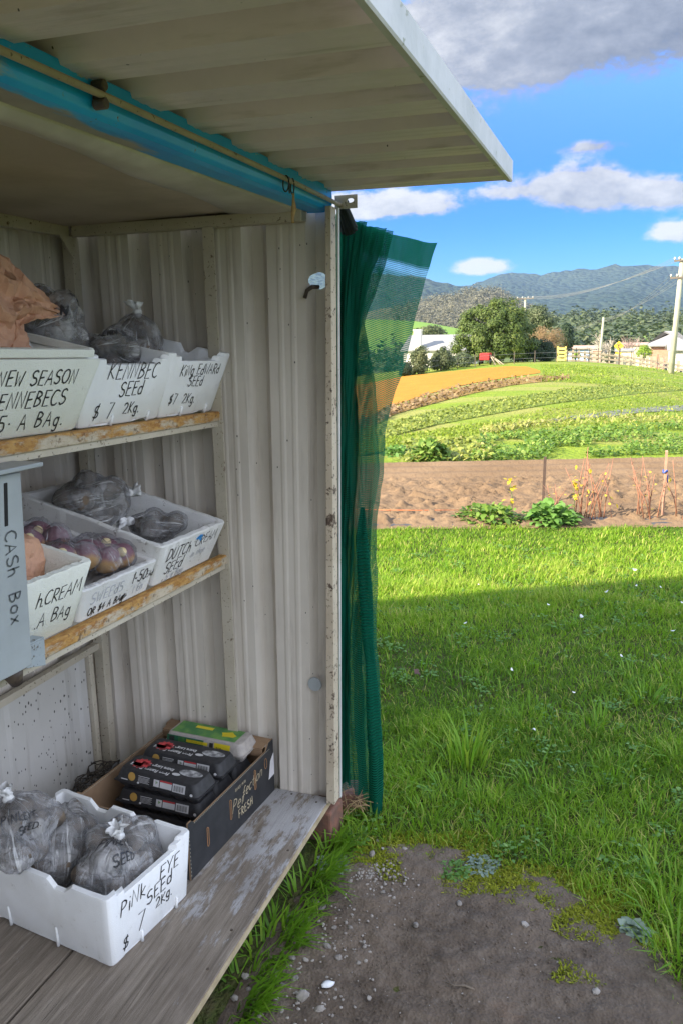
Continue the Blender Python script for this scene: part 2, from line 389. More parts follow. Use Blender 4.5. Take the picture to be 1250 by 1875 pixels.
def m_wood():
    m, t, b, out = mat('weathered grey board'); co = t.coord(scale=(0.55, 9, 9))
    gr = t.noise(co, 9, 7, 0.7, 0.5); n = t.noise(t.coord(), 3.2, 5, 0.6)
    col = t.ramp(gr, [(0.25, (0.085, 0.070, 0.055)), (0.5, (0.215, 0.18, 0.145)), (0.75, (0.33, 0.285, 0.235))])
    x, y, z = t.sep(t.new('ShaderNodeNewGeometry').outputs['Position'])
    worn = t.math('ADD', t.math('MULTIPLY', t.math('SUBTRACT', t.noise(t.coord(scale=(1, 3.2, 1)), 7, 8, 0.72), 0.5), 4.2), t.math('MULTIPLY', t.math('SUBTRACT', x, 1.80), 1.15))
    paint = t.step(worn, -0.1, 0.35)
    col = t.mix(t.math('MULTIPLY', paint, 0.85), col, t.mix(gr, (0.33, 0.33, 0.34), (0.47, 0.47, 0.48)))
    col = t.mix(t.math('MULTIPLY', t.step(n, 0.5, 0.72), 0.4), col, (0.11, 0.085, 0.065))
    fg = t.step(t.noise(t.coord(scale=(0.25, 14, 14)), 12, 4, 0.7), 0.36, 0.28); col = t.mix(t.math('MULTIPLY', fg, 0.7), col, (0.035, 0.03, 0.026))
    t.put(b.inputs['Base Color'], col); b.inputs['Roughness'].default_value = 0.8; b.inputs['Specular IOR Level'].default_value = 0.3
    h = t.math('ADD', t.math('ADD', gr, t.math('MULTIPLY', paint, 0.25)), t.math('MULTIPLY', fg, -0.5))
    t.put(b.inputs['Normal'], t.bump(h, 0.6, 0.003)); return m
M['wood'] = m_wood()
M['woodedge'] = simple('pale sawn timber edge', (0.50, 0.41, 0.27), 0.75, (0.36, 0.28, 0.17), 14, 0.4, 70)
M['brick'] = simple('red brown brick', (0.24, 0.11, 0.075), 0.85, (0.15, 0.085, 0.065), 20, 0.5, 60)
def m_leafy(name, c1, c2, c3=None, trans=0.25, rough=0.6, spec=0.3):
    m, t, b, out = mat(name)
    at_ = t.new('ShaderNodeAttribute'); at_.attribute_name = 'tone'
    f = at_.outputs['Fac']
    col = t.ramp(f, [(0.0, c1), (0.6, c2), (1.0, c3 or c2)])
    t.put(b.inputs['Base Color'], col); b.inputs['Roughness'].default_value = rough; b.inputs['Specular IOR Level'].default_value = spec
    tl = t.new('ShaderNodeBsdfTranslucent'); t.put(tl.inputs[0], t.mix(1.0, col, (1.25, 1.3, 0.7), 'MULTIPLY'))
    mx = t.new('ShaderNodeMixShader'); mx.inputs[0].default_value = trans
    t.l.new(b.outputs[0], mx.inputs[1]); t.l.new(tl.outputs[0], mx.inputs[2]); t.l.new(mx.outputs[0], out.inputs[0]); return m
M['grass'] = m_leafy('lawn grass', (0.095, 0.20, 0.02), (0.27, 0.44, 0.032), (0.55, 0.52, 0.17), 0.50)
M['longgrass'] = m_leafy('long fresh grass', (0.10, 0.23, 0.02), (0.19, 0.36, 0.03), (0.34, 0.45, 0.06), 0.40, 0.45)
M['weed'] = m_leafy('broad weed leaf', (0.085, 0.19, 0.04), (0.14, 0.28, 0.06), (0.22, 0.36, 0.11), 0.25)
M['silver'] = m_leafy('silvery leaf', (0.16, 0.22, 0.17), (0.24, 0.31, 0.25), (0.32, 0.38, 0.32), 0.15)
M['moss'] = m_leafy('yellow green moss', (0.14, 0.17, 0.012), (0.24, 0.27, 0.02), (0.34, 0.36, 0.04), 0.1, 0.9)
M['crop'] = m_leafy('vegetable leaf', (0.07, 0.15, 0.03), (0.155, 0.26, 0.04), (0.34, 0.40, 0.11), 0.25)
M['drycrop'] = m_leafy('dry crop residue', (0.17, 0.22, 0.04), (0.25, 0.29, 0.06), (0.36, 0.33, 0.12), 0.2)
M['fieldgrass'] = m_leafy('paddock grass', (0.15, 0.23, 0.025), (0.26, 0.34, 0.045), (0.40, 0.40, 0.10), 0.35)
M['wattle'] = m_leafy('feathery wattle leaf', (0.030, 0.055, 0.012), (0.075, 0.115, 0.020), (0.17, 0.20, 0.045), 0.08)
M['conifer'] = m_leafy('dark conifer', (0.012, 0.028, 0.012), (0.024, 0.046, 0.018), (0.04, 0.06, 0.025), 0.1)
M['gum'] = m_leafy('grey green gum leaf', (0.05, 0.075, 0.035), (0.085, 0.11, 0.05), (0.14, 0.155, 0.08), 0.15)
M['shrub'] = m_leafy('olive shrub leaf', (0.035, 0.055, 0.022), (0.08, 0.10, 0.04), (0.20, 0.21, 0.11), 0.15)
M['lime'] = m_leafy('lime shrub leaf', (0.10, 0.19, 0.02), (0.20, 0.30, 0.03), (0.32, 0.40, 0.06), 0.25)
M['brownleaf'] = m_leafy('russet twig leaf', (0.16, 0.10, 0.05), (0.24, 0.16, 0.08), (0.33, 0.25, 0.13), 0.15)
M['bark'] = simple('grey bark', (0.12, 0.10, 0.085), 0.9, (0.07, 0.06, 0.05), 12, 0.4, 30)
M['palebark'] = simple('pale bare bark', (0.50, 0.45, 0.38), 0.85, (0.36, 0.31, 0.26), 10)
M['mauvebark'] = simple('pinkish bare twigs', (0.36, 0.27, 0.24), 0.85, (0.26, 0.19, 0.17), 10)
# ================================================================== THE STALL
R = random.Random(7)
ST = thing('produce_stall', 'cream corrugated steel roadside stall with rusty shelves, blue beam and low awning', 'stall', (1.0, 1.2, 0))
XW = 2.23; YB = 1.70; XL = -0.62
def corrugated(mb, a0, a1, ks, fn, lo, hi, depth=0.038, mi=0, rib=0.0022, w1=0.026, w2=0.058, w3=0.074):
    """closed ribbed sheet: profile runs a0..a1, grooves start at each k; fn(a, d, h) -> point"""
    prof = []
    pts = [(a0, 0)]
    for k in sorted(ks):
        pts += [(k, 0), (k+w1, depth), (k+w2, depth), (k+w3, 0)]
        q = k+w3; 
        for fr in (0.33, 0.66):
            c = q + (0.185-w3)*fr; pts += [(c-0.010, 0), (c-0.004, -rib), (c+0.004, -rib), (c+0.010, 0)]
    pts = [p for p in pts if a0 <= p[0] <= a1] + [(a1, 0)]
    th = 0.0016; n = len(pts); vs = []
    for h in (lo, hi):
        for a, d in pts: vs.append(fn(a, d, h))
        for a, d in reversed(pts): vs.append(fn(a, d + th, h))
    m = 2*n; fs = [(i, (i+1) % m, m+(i+1) % m, m+i) for i in range(m)]
    for i in range(n-1):
        fs.append((i, m-1-i, m-2-i, i+1)); fs.append((m+i, m+i+1, m+m-2-i, m+m-1-i))
    mb.add(vs, fs, mi)
# end wall (faces the buyer, seen along its inner side)
lean = lambda z: 0.038*(z - 0.15)/1.83
ks = [0.835 + 0.1835*i for i in range(-1, 5)]
mb = MB(); corrugated(mb, 0.842, YB+0.02, ks, lambda a, d, h: (XW + d, a - lean(h)*max(0, (1.25-a)/0.41), h), 0.10, 1.972)
endwall = mb.build('wall', M['wall'], ST)
# the round hole punched in it
bm = bmesh.new(); bmesh.ops.create_cone(bm, cap_ends=True, segments=28, radius1=0.024, radius2=0.024, depth=0.3,
    matrix=Matrix.Translation(Vector((XW, 0.853, 1.771)) - ST.location) @ Matrix.Rotation(rad(90), 4, 'Y'))
cme = bpy.data.meshes.new('cut'); bm.to_mesh(cme); bm.free(); cut = bpy.data.objects.new('cut', cme); COL.objects.link(cut); cut.location = ST.location
bo = endwall.modifiers.new('hole', 'BOOLEAN'); bo.object = cut; bo.operation = 'DIFFERENCE'; bo.solver = 'EXACT'
bpy.context.view_layer.update()
dg = bpy.context.evaluated_depsgraph_get(); nm = bpy.data.meshes.new_from_object(endwall.evaluated_get(dg))
endwall.modifiers.clear()
if len(nm.polygons) > 20: endwall.data = nm
bpy.data.objects.remove(cut)
mb = MB(); mb.tube([(XW-0.003, 0.884, 0.534), (XW-0.008, 0.884, 0.534)], [0.0235, 0.022], 24); mb.build('hole_plug', M['galv'], ST)
mb = MB(); mb.tube([(XW+0.004, 0.842, 1.752), (XW-0.010, 0.858, 1.752), (XW-0.014, 0.872, 1.742), (XW-0.012, 0.880, 1.722)], 0.006, 8); mb.build('bent_tab', M['iron'], ST, True)
# back wall
ks = [XL + 0.05 + 0.185*i for i in range(16)]
mb = MB(); corrugated(mb, XL, XW, ks, lambda a, d, h: (a, YB + d, h), 0.10, 1.975)
w2 = mb.build('wall', M['wall'], ST)
# near end wall (behind the photographer's shoulder) and the outside of the roof
mb = MB(); corrugated(mb, 0.842, YB, [0.835 + 0.1835*i for i in range(5)], lambda a, d, h: (XL - d, a, h), 0.152, 1.975); mb.build('wall', M['wall'], ST)
# white speckled lower panel with its frame
mb = MB(); corrugated(mb, XL+0.02, 2.115, [0.0 + 0.33*i - 0.3 for i in range(8)], lambda a, d, h: (a, 1.668 + d*0.16, h), 0.155, 0.583, rib=0.001)
mb.build('lower_panel', M['backpanel'], ST)
mb = MB(); mb.box(XL+0.02, 2.185, 1.650, 1.674, 0.583, 0.606); mb.box(2.118, 2.140, 1.652, 1.672, 0.155, 0.581); mb.build('panel_frame', M['frame'], ST, bevel=0.002)
# frame: corner posts, front post, top rails
mb = MB(); mb.hexa([(2.165,1.635,.152),(2.2,1.635,.152),(2.2,1.672,.152),(2.165,1.672,.152),(2.192,1.635,1.925),(2.227,1.635,1.925),(2.227,1.672,1.925),(2.192,1.672,1.925)])
mb.build('corner_post', M['frame'], ST, bevel=0.002)
mb = MB(); mb.box(2.186, 2.190, 1.60, 1.672, 1.86, 1.925)
mb.v = mb.v[:-8]; mb.f = mb.f[:-6]; mb.m = mb.m[:-6]
mb.add([(2.192,1.630,1.926),(2.192,1.630,1.86),(2.13,1.630,1.926),(2.192,1.634,1.926),(2.192,1.634,1.86),(2.13,1.634,1.926)], [(0,1,2),(5,4,3),(0,3,4,1),(1,4,5,2),(2,5,3,0)])
mb.build('gusset', M['frame'], ST)
L = lean(1.96); z0, z1 = 0.142, 1.962
mb = MB(); mb.hexa([(2.19,.812,z0),(2.232,.812,z0),(2.232,.841,z0),(2.19,.841,z0),(2.19,.812-L+.012,z1),(2.232,.812-L+.012,z1),(2.232,.841-L,z1),(2.19,.841-L,z1)])
mb.build('front_post', M['post'], ST, bevel=0.002)
mb = MB(); mb.hexa([(2.234,.808,z0),(2.245,.808,z0),(2.245,.812,z0),(2.234,.812,z0),(2.234,.808-L+.01,z1),(2.245,.808-L+.01,z1),(2.245,.812-L+.01,z1),(2.234,.812-L+.01,z1)])
mb.build('outer_flashing', M['galvcap'], ST)
mb = MB(); mb.box(XL, 2.19, 1.64, 1.668, 1.926, 1.960); mb.build('top_rail', M['frame'], ST, bevel=0.002)
mb = MB(); mb.box(2.188, 2.226, 0.872, 1.632, 1.927, 1.958); mb.build('top_rail', M['frame'], ST, bevel=0.002)
# ceiling with a sagging front sheet
mb = MB(); rows = []
for i in range(25):
    x = XL + (XW - XL)*i/24; row = []
    for j in range(13):
        y = 0.9 + (1.69-0.9)*j/12; row.append((x, y, 1.9655 + 0.004*math.sin(x*4+y*5)))
    rows.append(row)
mb.grid(rows); o = mb.build('ceiling', M['ceiling'], ST, True)
sm = o.modifiers.new('thick', 'SOLIDIFY'); sm.thickness = 0.006; sm.offset = 1
mb = MB(); rows = []
N = 60
for i in range(N):
    x = XL + (2.225 - XL)*i/(N-1); f = min(1, max(0, (x - 1.05)/1.15)); row = []
    ye = 0.925 + 0.17*f**1.4 + 0.006*math.sin(x*9); ze = 1.938 + 0.026*f + 0.006*math.sin(x*6.3+1)*(1-f)
    for j in range(10):
        u = j/9; y = 0.872 + (ye-0.872)*u
        z = 1.957*(1-u) + ze*u - 0.010*math.sin(math.pi*u)*(1 - 0.4*f) + 0.0022*mnoise.noise((x*8, y*40, 0))
        row.append((x, y, z))
    row.append((x, ye+0.004, ze+0.004)); row.append((x, ye+0.002, ze+0.010))
    rows.append(row)
mb.grid(rows); o = mb.build('sagging_lining', M['lining'], ST, True)
sm = o.modifiers.new('thick', 'SOLIDIFY'); sm.thickness = 0.0025; sm.offset = 1
# blue beam
prof = [(.800,2.016),(.800,1.975),(.803,1.964),(.812,1.957),(.826,1.954),(.872,1.955),(.876,2.016)]
mb = MB(); rows = []
for i in range(49):
    x = XL + (2.236-XL)*i/48; rows.append([(x, y, z + 0.0012*mnoise.noise((x*5, y*20, z*20))) for y, z in prof + [prof[0]]])
mb.grid(rows); mb.f.append([0,1,2,3,4,5,6]); k = 48*8; mb.f.append([k+6,k+5,k+4,k+3,k+2,k+1,k]); mb.m += [0, 0]
o = mb.build('beam', M['beam'], ST, False, bevel=0.002)
# awning: ribbed sheet, flashing along the front edge, roof behind
ks = [0.985 + 0.1835*i for i in range(-9, 7)]
mb = MB(); corrugated(mb, XL, 2.25, ks, lambda a, d, h: (a, h, 2.008 + d + 0.012*(h-0.8)), 0.315, YB+0.1, rib=0.0015, depth=.032, w1=.016, w2=.080, w3=.096)
mb.build('awning_sheet', M['roofunder'], ST)
mb = MB(); rows = []
for y, z in [(.3085,2.046),(.3085,1.999),(.3105,1.996),(.322,1.998)]: rows.append([(x, y, z) for x in [XL, 0.3, 1.0, 1.6, 2.0, 2.243]])
mb.grid(rows); o = mb.build('edge_flashing', M['galvcap'], ST)
sm = o.modifiers.new('thick', 'SOLIDIFY'); sm.thickness = 0.002; sm.offset = 0
# curtain rod with its clips and end plate
rod = MB(); rod.tube([(XL, .784, 1.984), (1.15, .782, 1.984), (1.9, .783, 1.979), (2.27, .784, 1.972)], 0.0058, 10); rodo = rod.build('curtain_rod', M['rod'], ST, True)
mb = MB()
for dz in (-.012, .014):
    bb = [(1.155 + 0.011*math.cos(a), .786 + .010*math.sin(a), 1.984 + dz) for a in np.linspace(0, 6.28, 9)]
    mb.tube([(1.155, .776, 1.984+dz), (1.155, .798, 1.984+dz)], [.0085, .0085], 12)
mb.box(1.151, 1.159, .778, .799, 1.968, 2.000); mb.build('rod_clip', M['iron'], rodo, bevel=0.002)
mb = MB(); mb.box(2.262, 2.266, .735, .80, 1.962, 1.998)
pl = mb.build('end_plate', M['frame'], ST)
bm = bmesh.new(); bmesh.ops.create_cone(bm, cap_ends=True, segments=20, radius1=.0062, radius2=.0062, depth=.1, matrix=Matrix.Translation(Vector((2.264,.755,1.983))-ST.location) @ Matrix.Rotation(rad(90),4,'Y') @ Matrix.Diagonal((1, 1.7, 1, 1)))
cme = bpy.data.meshes.new('cut'); bm.to_mesh(cme); bm.free(); cut = bpy.data.objects.new('cut', cme); COL.objects.link(cut); cut.location = ST.location
bo = pl.modifiers.new('hole', 'BOOLEAN'); bo.object = cut; bo.solver = 'EXACT'; bpy.context.view_layer.update()
dg = bpy.context.evaluated_depsgraph_get(); pl.data = bpy.data.meshes.new_from_object(pl.evaluated_get(dg)); pl.modifiers.clear(); bpy.data.objects.remove(cut)
# shelves: upright, rusty rails, sloping bearers
mb = MB(); mb.box(2.180, 2.184, 1.141, 1.178, .153, 1.926); mb.box(2.1845, 2.222, 1.174, 1.178, .153, 1.926); mb.build('shelf_upright', M['frame'], ST, bevel=0.001)
def shelf_z(x, which): return (1.424 if which == 0 else 0.977) - 0.028*(x - 1.3)
for k in (0, 1):
    a, bz = XL, shelf_z(XL, k); c, dz = 2.196, shelf_z(2.196, k)
    sh = MB(); y0, y1 = 1.150, 1.1785
    sh.hexa([(a,y0,bz-.030),(c,y0,dz-.030),(c,y1,dz-.030),(a,y1,bz-.030),(a,y0,bz),(c,y0,dz),(c,y1,dz),(a,y1,bz)])
    so_ = sh.build('shelf_rail', M['rust'], ST, bevel=0.005, seg=3)
    mb = MB(); mb.hexa([(a,1.158,bz-.045),(c-.01,1.158,dz-.045),(c-.01,1.1775,dz-.045),(a,1.1775,bz-.045),(a,1.158,bz-.0305),(c-.01,1.158,dz-.0305),(c-.01,1.1775,dz-.0305),(a,1.1775,bz-.0305)])
    mb.build('rail_lip', M['frame'], so_)
    sb = MB()      # sloping shelf of three battens, higher at the back
    for yy in (1.26, 1.42, 1.58):
        zz = (yy - 1.18)*math.tan(rad(13)) - 0.004
        sb.hexa([(a,yy,bz+zz-.02),(c,yy,dz+zz-.02),(c,yy+.05,dz+zz-.008),(a,yy+.05,bz+zz-.008),(a,yy,bz+zz),(c,yy,dz+zz),(c,yy+.05,dz+zz+.012),(a,yy+.05,bz+zz+.012)])
    sb.build('shelf_battens', M['wood'], ST)
# floor boards
mb = MB(); mb.box(XL, 2.228, .841, 1.217, .1185, .140); fb = mb.build('floor_board', [M['wood']], ST, bevel=0.003)
mb = MB(); rows = []
mb.box(XL+.001, 2.227, .8385, .8408, .119, .1375); mb.build('board_edge', M['woodedge'], fb)
for x, y in ((1.585, .875), (1.93, .865), (2.19, .875), (2.21, .97), (1.45, .87), (1.99, .985)):
    mb = MB(); mb.tube([(x, y, .139), (x, y, .1412)], [.004, .0035], 10); mb.build('nail_head', M['iron'], fb)
mb = MB(); mb.box(XL, 2.228, 1.225, 1.60, .1185, .1385); mb.build('floor_board', M['wood'], ST, bevel=0.003)
mb = MB(); mb.box(XL, 2.228, 1.606, 1.697, .1185, .139); mb.build('floor_board', M['wood'], ST, bevel=0.003)
for x in (-.4, .5, 1.35): mb = MB(); mb.box(x, x+.07, .90, 1.69, -.01, .118); mb.build('floor_bearer', M['wood'], ST)
# bricks and straw under the corner
bt = thing('brick', 'broken red brown brick propping the front corner of the stall floor', 'brick', (2.235, .875, 0))
mb = MB(); mb.hexa([(-.05,-.050,-.01),(.045,-.062,-.01),(.06,.05,-.01),(-.04,.06,-.01),(-.055,-.052,.112),(.04,-.06,.116),(.055,.045,.117),(-.045,.055,.116)])
mb.build('block', M['brick'], bt, world_coords=False, bevel=0.008, seg=2)
bt2 = thing('brick', 'half buried brown brick beside the bottom of the green cloth', 'brick', (2.40, .90, 0), (0.1, .05, .4))
mb = MB(); mb.box(-.06, .06, -.1, .1, -.03, .07); mb.build('block', M['brick'], bt2, world_coords=False, bevel=0.01)
# unseen building added behind the stall, shaped so its roof shades the lawn
bs = thing('shade_building', 'unseen grey building added behind the produce stall to shade the lawn', 'shed', (0.2, 5.5, 0))
E1 = Vector((1.95, 3.45, 0)); E2 = Vector((-1.9, 9.9, 0)); nrm = Vector((-.86, -.51, 0)); Hh = 3.5
c = [E1, E2, E2 + nrm*2.6, E1 + nrm*2.6]
mb = MB(); mb.hexa([*(Vector((p.x, p.y, -.05)) for p in c), *(Vector((p.x, p.y, Hh-.06)) for p in c)]); mb.build('wall', M['wall'], bs)
ov = [c[0] + Vector((.05,-.05,0)), c[1]+Vector((.05,.05,0)), c[2]+Vector((-.05,.05,0)), c[3]+Vector((-.05,-.05,0))]
mb = MB(); mb.hexa([*(Vector((p.x, p.y, Hh-.055)) for p in ov), *(Vector((p.x, p.y, Hh)) for p in ov)]); mb.build('roof', M['galv'], bs)
# ------------------------------------------------------------------ handwriting
def arc(cx, cy, rx, ry, a0, a1, n=9):
    return [(cx + rx*math.cos(rad(a0 + (a1-a0)*i/(n-1))), cy + ry*math.sin(rad(a0 + (a1-a0)*i/(n-1)))) for i in range(n)]
GL = {
 'A': [[(0,0),(.32,1),(.62,0)], [(.12,.38),(.52,.38)]], 'B': [[(.05,0),(.08,1)], [(.08,1)]+arc(.1,.77,.4,.23,90,-90,8)+arc(.1,.27,.46,.27,90,-90,9)],
 'C': [arc(.36,.5,.36,.5,55,310,12)], 'D': [[(.05,0),(.05,1)], [(.0,1)]+arc(.08,.5,.5,.5,88,-88,11)+[(0,0)]],
 'E': [[(.52,1),(.05,1),(.05,0),(.52,0)], [(.05,.52),(.42,.55)]], 'F': [[(.52,1),(.05,1),(.05,0)], [(.05,.5),(.42,.5)]],
 'G': [arc(.36,.5,.36,.5,55,330,12)+[(.66,.45),(.4,.45)]], 'H': [[(.05,0),(.05,1)], [(.55,0),(.55,1)], [(.05,.5),(.55,.5)]],
 'I': [[(.1,0),(.12,1)]], 'K': [[(.05,0),(.08,1)], [(.55,1),(.08,.45),(.58,0)]], 'L': [[(.05,1),(.05,0),(.5,0)]],
 'M': [[(0,0),(.1,1),(.38,.35),(.62,1),(.75,0)]], 'N': [[(0,0),(.06,1),(.5,0),(.56,1)]], 'O': [arc(.35,.5,.35,.5,90,450,16)],
 'P': [[(.05,0),(.08,1)], [(.08,1)]+arc(.1,.74,.42,.26,88,-90,9)], 'R': [[(.05,0),(.08,1)], [(.08,1)]+arc(.1,.75,.42,.25,88,-90,9)+[(.56,0)]],
 'S': [arc(.3,.75,.26,.25,40,250,9)+arc(.28,.25,.28,.25,80,-150,10)], 'T': [[(0,1),(.6,1)], [(.3,1),(.3,0)]],
 'U': [[(.03,1)]+arc(.3,.3,.27,.3,180,360,9)+[(.57,1)]], 'W': [[(0,1),(.18,0),(.36,.7),(.54,0),(.74,1)]], 'X': [[(0,0),(.55,1)], [(.02,1),(.55,0)]],
 'Y': [[(0,1),(.28,.5),(.58,1)], [(.28,.5),(.22,0)]], 'Z': [[(0,1),(.5,1),(0,0),(.55,0)]],
 'a': [arc(.22,.3,.22,.3,20,340,10), [(.44,.6),(.44,0)]], 'c': [arc(.25,.3,.25,.3,50,310,10)], 'd': [arc(.22,.28,.22,.28,0,360,12), [(.44,1.0),(.44,0)]],
 'e': [[(.03,.32),(.44,.34)]+arc(.24,.3,.22,.3,10,310,10)], 'g': [arc(.22,.3,.22,.3,0,360,12), [(.44,.6),(.42,-.2)]+arc(.22,-.2,.2,.18,0,-150,7)],
 'h': [[(.04,1),(.04,0)], [(.04,.4)]+arc(.22,.35,.18,.25,160,0,7)+[(.42,0)]], 'i': [[(.08,.6),(.08,0)], [(.08,.85),(.09,.88)]],
 'k': [[(.05,0),(.05,1)], [(.42,.62),(.05,.3),(.45,0)]], 'n': [[(.04,.6),(.04,0)], [(.04,.4)]+arc(.22,.35,.18,.25,160,0,7)+[(.42,0)]],
 'o': [arc(.24,.3,.24,.3,90,450,13)], 'r': [[(.04,.6),(.04,0)], [(.04,.35)]+arc(.25,.35,.2,.25,170,60,5)], 's': [arc(.2,.45,.17,.15,30,250,7)+arc(.2,.15,.19,.15,80,-150,8)],
 't': [[(.16,.95),(.16,.1),(.3,0)], [(0,.62),(.34,.62)]], 'w': [[(0,.6),(.14,0),(.28,.5),(.42,0),(.58,.6)]], 'x': [[(0,0),(.4,.6)], [(0,.6),(.4,0)]],
 'y': [[(0,.6),(.2,.1)], [(.42,.6),(.1,-.4)]], 'f': [arc(.3,.8,.16,.2,60,180,5)+[(.14,-.3)], [(0,.55),(.32,.55)]],
 '1': [[(.1,.8),(.22,1),(.22,0)]], '2': [arc(.26,.72,.25,.27,170,-30,8)+[(.02,0),(.55,.02)]], '4': [[(.35,0),(.38,1),(0,.35),(.55,.36)]],
 '5': [[(.5,1),(.1,1),(.06,.58)]+arc(.25,.3,.27,.3,110,-150,10)], '7': [[(0,1),(.5,1),(.2,0)]], '0': [arc(.28,.5,.28,.5,90,450,15)],
 '8': [arc(.25,.75,.2,.24,-90,270,11), arc(.25,.26,.25,.26,90,450,11)],  '9': [arc(.26,.7,.22,.28,0,360,12)+[(.46,.3),(.35,0)]], '$': [arc(.26,.68,.22,.2,50,250,8)+arc(.24,.3,.24,.2,80,-150,9), [(.34,1.02),(.16,-.08)]],
 '.': [[(.05,0),(.07,.03)]], '-': [[(.05,.45),(.3,.45)]], "'": [[(.05,1),(.03,.8)]], '·': [[(.1,.4),(.13,.42)]], '°': [arc(.15,.85,.12,.12,90,450,9)],
}
def strokes(text, x, y, h, adv=0.80, slant=0.0, jit=0.03, seed=1, width=1.0, rot=0.0):
    """polylines in the plane for a handwritten line starting at x, y"""
    rr = random.Random(seed); out = []; cx = 0.0
    cr, sr = math.cos(rot), math.sin(rot)
    for ch in text:
        if ch == ' ': cx += 0.55*h*width; continue
        gl = GL.get(ch, GL.get(ch.upper()))
        s = h*(1 + rr.uniform(-jit, jit)); dy = rr.uniform(-jit, jit)*h; wmax = 0.0
        for st in gl:
            pl_ = []
            for (a, b) in st:
                u = cx + (a*width + slant*b + rr.uniform(-jit, jit)*0.35)*s; v = dy + (b + rr.uniform(-jit, jit)*0.35)*s
                wmax = max(wmax, a); pl_.append((x + u*cr - v*sr, y + u*sr + v*cr))
            out.append(pl_)
        cx += (wmax*width + 0.22*adv/0.8)*h
    return out
def ribbon(mb, pl_, wd, to3, mi=0):
    """flat pen line: polyline in plane coords -> quads through to3(u, v)"""
    if len(pl_) == 2 or len(pl_) < 3:
        (a, b), (c, d) = pl_[0], pl_[-1]; pl_ = [(a + (c-a)*t, b + (d-b)*t) for t in (0, .33, .67, 1)]
    n = len(pl_); vs = []
    for i, (u, v) in enumerate(pl_):
        a = pl_[max(0, i-1)]; b = pl_[min(n-1, i+1)]; tx, ty = b[0]-a[0], b[1]-a[1]; l = math.hypot(tx, ty) or 1
        k = wd*(0.5 if 0 < i < n-1 else 0.36); nx, ny = -ty/l*k, tx/l*k
        e = wd*0.3*(1 if i == n-1 else -1 if i == 0 else 0)
        u += tx/l*e; v += ty/l*e
        vs += [to3(u+nx, v+ny), to3(u-nx, v-ny)]
    mb.add(vs, [(2*i, 2*i+1, 2*i+3, 2*i+2) for i in range(n-1)], mi)
def write(lines, to3, wd):
    mb = MB()
    for ln in lines:
        if isinstance(ln, tuple) and len(ln) == 3: ribbon(mb, ln[0], wd*ln[2], to3, ln[1])
        else: ribbon(mb, ln, wd, to3, 0)
    return mb
